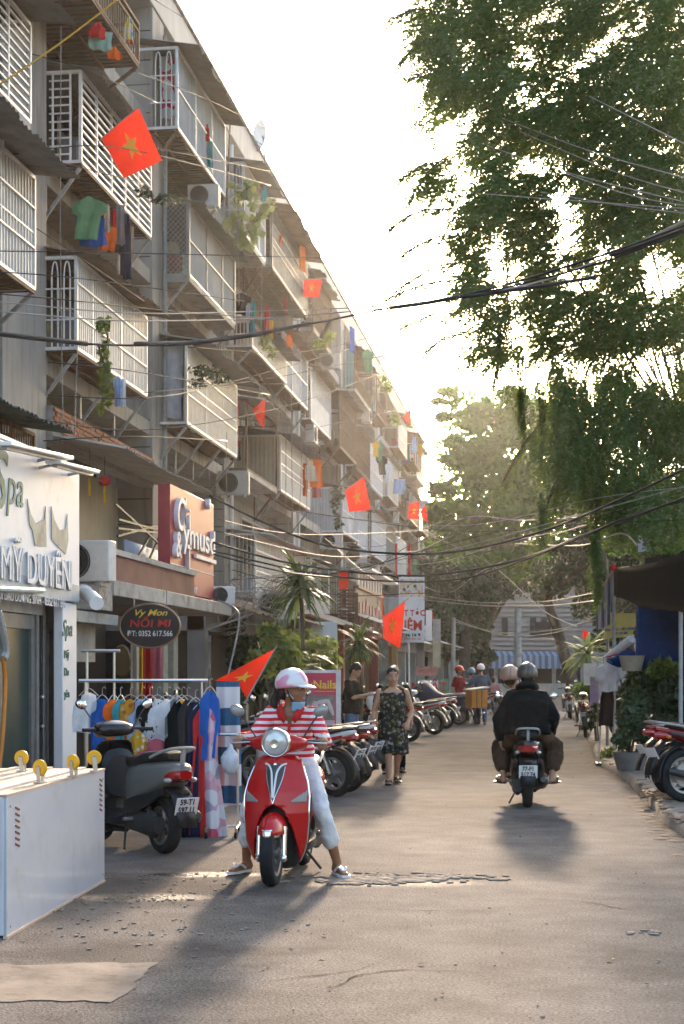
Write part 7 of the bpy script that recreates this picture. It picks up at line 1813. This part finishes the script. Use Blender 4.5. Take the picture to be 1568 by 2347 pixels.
wb(MB().grid(lambda u, v: rip(lerp(PD(lerp(1462, 1700, u), 1380, 24.5), PD(lerp(1455, 1700, u), 1535, 24.5), v) + W(0, .12 * math.sin(u * 9), 0), 5), 18, 8), 'blue_side_sheet', TARP_B, t, ang=180, solid=.01)
for x, d in ((1407, 26.4), (1560, 22.0), (1475, 27.5)): wb(MB().tube([W((x - CX) / FPX * d, d, .1), PD(x, 1300, d)], .03, 8), 'post', GREY_METAL, t)
q0 = W((1700 - CX) / FPX * 24, 24.2); 
wb(MB().b2((W((1470 - CX) / FPX * 29, 29).x, 28.6, .1), (12, 28.8, 3.6)), 'back_wall', mat('stall_back', (.03, .032, .03), .9), t)
wb(MB().grid(lambda u, v: PD(lerp(1565, 1720, u), lerp(1300, 1650, v), 23 + .1 * math.sin(u * 8)), 8, 6), 'dark_side_sheet', TARP_K, t, ang=180, solid=.01)
t2 = thing('striped_curtain', 'grey and pale striped curtain hanging at the front corner of the stall', 'curtain', PD(1385, 1315, 26.6))
wb(MB().grid(lambda u, v: lerp(PD(lerp(1365, 1405, u), lerp(1355, 1308, u ** 1.6), 26.6), PD(lerp(1366, 1398, u), lerp(1445, 1432, u), 26.6), v) + W(0, .06 * math.sin(u * 16), 0), 18, 8), 'cloth', stripes('curtain_stripe', (.12, .13, .16), (.38, .33, .34), .10, .5, 'X'), t2, ang=180)
wb(MB().tube([PD(1364, 1354, 26.6), PD(1385, 1340, 26.6), PD(1405, 1304, 26.6)], .02, 7), 'rod', mat('rod_wood', (.40, .25, .15), .6), t2)
o = MB().ell(PD(1406, 1300, 26.2), (.06, .06, .055), 10, 7).build('red_ball', C_RED); tag(o, 'small red ball lantern at the stall corner post', 'lantern')
c = PD(1420, 1432, 27); t = thing('yellow_sign', 'yellow slanted signboard with blue lettering under the stall roof', 'sign', c, TH)
s = 27 / FPX
P = [(-36, -32), (28, -26), (36, 0), (36, 27), (-18, 27), (-34, 4)]
MB().prism([V3((x * s, .02, z * s)) for x, z in P], (0, -.04, 0)).build('board', mat('sign_yellow', (.52, .46, .16), .6, var=.1), t)
for i, (b_, z) in enumerate((('HOA TƯƠI - CÂY CẢNH', -10), ('0909 123 586', -19))): wtext(b_, 'lettering', mat('letter_blue', (.06, .08, .30), .6), t, (0, -.023, z * s), (PI / 2, -.06, 0), 7.5 * s, .002, 'CENTER', 0, .85, .003, world=False)
o = wb(MB().tube([PD(1385, 1515, 25.5), PD(1447, 1464, 24.8)], [.075, .065], 12), 'awning_roll', C_WHITE); tag(o, 'white rolled blind leaning up under the yellow sign', 'blind')
t = thing('blue_parasol', 'folded dark blue parasol tied under the white rolled blind', 'parasol', PD(1395, 1520, 25.2))
wb(MB().tube(crom([PD(1392, 1512, 25.2), PD(1420, 1514, 25), PD(1452, 1492, 24.8)], 5), [.03, .05, .07, .09, .10, .11, .12, .12, .1, .08, .04], 12), 'canopy', TARP_B, t); wb(MB().tube([PD(1388, 1506, 25.2), PD(1455, 1488, 24.8)], .012, 6), 'shaft', C_RED, t)
garment('pale jacket with long sleeves hung on a stand at the kerb', 'shirt', cloth('pale_jacket', (.52, .47, .47), .1), PD(1390, 1518, 25), 58 * 25 / FPX, 66 * 25 / FPX, TH + .05, None, True, 'jacket', .07, 'jacket')
t = thing('coat_stand', 'thin metal coat stand carrying the pale jacket', 'coat stand', W((1378 - CX) / FPX * 25.2, 25.2))
wb(MB().tube([W((1372 - CX) / FPX * 25.2, 25.2, .03), PD(1384, 1505, 25.2)], .014, 7), 'pole', GREY_METAL, t); wb(MB().b2(*[W((1362 - CX) / FPX * 25.2, 25.0, .0), W((1396 - CX) / FPX * 25.2, 25.5, .05)]), 'foot', DARKSTEEL, t)
garment('dark trousers hanging under the pale jacket', 'trousers', C_BLACK, PD(1392, 1575, 25.2), .3, .62, TH, None, False, 'trousers', .06)
# street lamp
d = 30; t = thing('street_lamp', 'slim curved street lamp reaching over the road by the stall', 'street lamp', W((1392 - CX) / FPX * d, d, .1))
wb(MB().tube(crom([W((1392 - CX) / FPX * d, d, .1), PD(1392, 1450, d), PD(1391, 1310, d), PD(1384, 1270, d), PD(1362, 1245, d), PD(1320, 1238, d)], 6), .03, 8), 'pole', WIRE_GREY, t)
wb(MB().bar(PD(1322, 1237, d), PD(1300, 1236, d), .14, .05), 'lamp_head', WHITE_PL, t, bevel=.015); wb(MB().bar(PD(1391, 1330, d), PD(1404, 1330, d), .03), 'strut', WIRE_GREY, t)
t = thing('torn_sign', 'torn white board with red marks nailed over the stall roof', 'sign', PD(1478, 1245, 27), TH)
s = 27 / FPX; MB().prism([V3((x * s, .01, z * s)) for x, z in ((-16, -20), (16, -18), (12, 4), (16, 20), (6, 2), (2, 16), (-4, 8), (-16, 22))], (0, -.03, 0)).build('board', SIGNW, t)
MB().b2((-6 * s, -.026, -4 * s), (6 * s, -.021, 2 * s)).build('red_mark', LETR, t)
t = thing('utility_pole', 'grey concrete utility pole behind the two riders', 'utility pole', G(1187, 1607)); d = EYE * FPX / (1607 - HY)
wb(MB().tube([G(1187, 1607), PD(1187, 1395, d)], [.22, .15], 10), 'pole', CONC, t); wb(MB().bar(PD(1172, 1425, d), PD(1204, 1425, d), .08), 'cross_arm', GREY_METAL, t)
t = thing('utility_pole', 'thin pale pole with cables at the far end of the shop row', 'utility pole', W((1037 - CX) / FPX * 52, 52)); wb(MB().tube([W((1037 - CX) / FPX * 52, 52), PD(1040, 1415, 52)], [.09, .06], 8), 'pole', WIRE_GREY, t)
# plants and pots on the right pavement
def pot(c, r_, h, m_, lab):
    t = thing('plant_pot', lab, 'plant pot', c); MB().lathe([(r_ * .72, 0), (r_, h), (r_ * .92, h), (r_ * .68, .03)], 18).build('pot', m_, t)
POTM = mat('pot_grey', (.16, .15, .14), .8, dirt=(.08, .07, .05)); TERRA = mat('terracotta', (.28, .11, .06), .85)
p1 = W((1445 - CX) / FPX * 22.5, 22.5, .1)
pot(p1, .26, .26, POTM, 'wide grey pot under the dense dark shrub at the kerb')
bush('pot_shrub', 'dense dark shrub in a grey pot at the kerb', [(1440, 1650, 32, 40, 22.4), (1455, 1620, 34, 30, 22.6), (1425, 1690, 24, 28, 22.3), (1470, 1670, 28, 40, 22.6), (1440, 1600, 26, 24, 22.8)], p1 + V3((0, 0, .2)), LEAF_D, .085, 3.2, 31)
bush('weed', 'pale leafy weed sprouting at the broken kerb edge', [(1388, 1730, 14, 16, 26), (1400, 1722, 14, 12, 25.8), (1392, 1742, 10, 10, 25.6)], W((1392 - CX) / FPX * 26, 26, .02), LEAF_L, .07, 1.7, 32)
for i, (x, y, rx, ry, d, lm, lab) in enumerate(((1500, 1580, 55, 60, 24.4, LEAF_D, 'dark mass of potted leaves under the blue sheet'), (1555, 1600, 50, 60, 23.2, LEAF_D, 'dark potted plants against the black stall side'), (1460, 1560, 40, 36, 25.2, LEAF_D, 'leafy plants behind the pale jacket'), (1520, 1530, 40, 26, 24.0, LEAF_Y, 'lighter green sprigs at the foot of the blue sheet'), (1360, 1640, 18, 30, 32, LEAF_D, 'small leafy plants by the far right motorbikes'), (1335, 1580, 22, 26, 38, LEAF_B, 'leafy roadside plants below the palm on the right'), (1420, 1600, 24, 30, 27, LEAF_D, 'dark plants behind the coat stand'))):
    b_ = W((x - CX) / FPX * d, d, .1); bush('pot_plant', lab, [(x, y, rx, ry, d), (x - rx * .4, y + ry * .5, rx * .7, ry * .6, d), (x + rx * .4, y - ry * .3, rx * .6, ry * .6, d + .2)], b_, lm, .13, 2.0, 40 + i, 'potted plants by the stall')
pot(W((1448 - CX) / FPX * 24.4, 24.4, EYE + (HY - 1508) / FPX * 24.4 - .2), .2, .24, mat('pot_sand', (.30, .26, .2), .8), 'sand coloured hanging planter in front of the blue sheet')
rosette('palm', 'bright fan leaved palm behind the small red flag on the right', PD(1345, 1490, 38), 0, .95, .12, W((1348 - CX) / FPX * 38, 38, .1), leafmat('palm_lime', (.08, .14, .03), (.20, .26, .06), (.28, .36, .08), .35, 2), 8, .05, 40, low=-.5)
for i, (x, w_, m_, lab) in enumerate(((1352, 14, C_WHITE, 'pale hanging board behind the far right bikes'), (1362, 10, cloth('lilac', (.36, .28, .40)), 'lilac cloth hanging by the far right bikes'))):
    board(lab, x - w_, x + w_, 1520 + 30 * i, 1570 + 60 * i, 33, m_, 'hanging_cloth', .03, 'cloth')
mb = MB(); r = random.Random(2); c = W((1512 - CX) / FPX * 17.6, 17.6, .11)
for k in range(26): mb.box(c + V3((r.uniform(-.22, .3), r.uniform(-.4, .4), .02)), (r.uniform(.05, .16), r.uniform(.03, .08), r.uniform(.02, .05)), (r.uniform(-.3, .3), r.uniform(-.3, .3), r.uniform(0, 3)))
tag(mb.build('brick_rubble', mat('rubble_tan', (.34, .22, .14), .9, var=.3), None, smooth=False), kind='stuff')

# ------------------------------------------------------------------ the end of the street
de = 108.0
t = thing('end_building', 'pale louvred building closing the street behind the dark trees', 'building', W((1200 - CX) / FPX * de, de), TH)
sE = de / FPX
def ex(x): return (x - 1200) * sE
def ez(y): return EYE + (HY - y) * sE
MB().b2((ex(600), 0.3, -.1), (ex(1900), 8, ez(1235))).build('wall', mat('end_wall', (.30, .27, .25), .9, var=.1, scale=.4, streak=.4, dirt=(.2, .18, .16)), t)
for k in range(24): MB().b2((ex(980), .12, ez(1500 - k * 11)), (ex(1420), .3, ez(1494.5 - k * 11))).build('louvre', mat('louvre', (.33, .30, .28), .8, var=.1), t)
for x in (1150, 1215, 1240, 1265): MB().b2((ex(x), .0, ez(1455)), (ex(x + 14), .1, ez(1415))).build('window', GLASS, t)
MB().b2((ex(1225), -.1, ez(1455)), (ex(1262), .05, ez(1425))).build('dark_balcony', DARK, t)
MB().b2((ex(1100), -.05, -.1), (ex(1330), .25, ez(1528))).build('shop_opening_shade', DARK, t)
aw = MB(); n = 36
awm = stripes('awning_stripe', (.10, .15, .22), (.27, .30, .36), .42, .5, 'X')
rows = []
for i in range(n + 1):
    x = lerp(ex(1113), ex(1292), i / n); w_ = .05 * math.sin(i * 1.3)
    rows.append([V3((x, -.1, ez(1494) + .05)), V3((x, -1.6 + w_, ez(1503))), V3((x, -1.7 + w_, ez(1532)))])
aw.loft(rows, closed=False).build('awning', awm, t)
for x in (1130, 1190, 1262): MB().b2((ex(x), -.9, -.1), (ex(x) + .25, -.7, ez(1530))).build('shop_post', GREY_METAL, t)
for i, (x, y0, y1, m_) in enumerate(((1110, 1560, 1600, C_WHITE), (1260, 1550, 1600, PANEL_BLUE), (1160, 1552, 1598, PANEL_TEAL))): pass
t = thing('garden_wall', 'low pale wall across the end of the street', 'wall', W((1200 - CX) / FPX * 104, 104), TH)
MB().b2((ex(700), 0, -.05), (ex(1900), .25, .75)).build('wall', mat('low_wall', (.40, .36, .32), .9, streak=.3), t)
tree('street_tree', 'dark round tree to the right before the end building', [(1420, 1420, 70, 70, 92), (1480, 1380, 80, 80, 92), (1380, 1350, 60, 60, 94), (1560, 1400, 80, 90, 90)], [W((1450 - CX) / FPX * 92, 92), PD(1450, 1530, 92), PD(1440, 1460, 92), PD(1440, 1420, 92)], .3, .2, LEAF_D, .3, 2.4, 61)
tree('street_tree', 'dark tree crowding the end building between the two trunks', [(1180, 1330, 60, 45, 96), (1230, 1300, 60, 50, 96), (1110, 1390, 40, 60, 97), (1000, 1250, 40, 60, 97)], [W((1112 - CX) / FPX * 97, 97), PD(1110, 1530, 97), PD(1116, 1450, 97), PD(1124, 1380, 97)], .35, .22, LEAF_D, .3, 2.2, 62)
# ------------------------------------------------------------------ the hazy evening air
hz = bpy.data.materials.new('haze_air'); hz.use_nodes = True
nt = hz.node_tree
for n in list(nt.nodes):
    if n.type == 'BSDF_PRINCIPLED': nt.nodes.remove(n)
pv = nt.nodes.new('ShaderNodeVolumePrincipled')
pv.inputs['Color'].default_value = (.95, .93, .90, 1)
pv.inputs['Density'].default_value = .00015
pv.inputs['Anisotropy'].default_value = .84
nt.links.new(pv.outputs[0], nt.nodes['Material Output'].inputs['Volume'])
hb = MB().b2((-170, -60, -1.05), (170, 190, 34)).build('haze', hz, None, smooth=False)
tag(hb, kind='stuff')
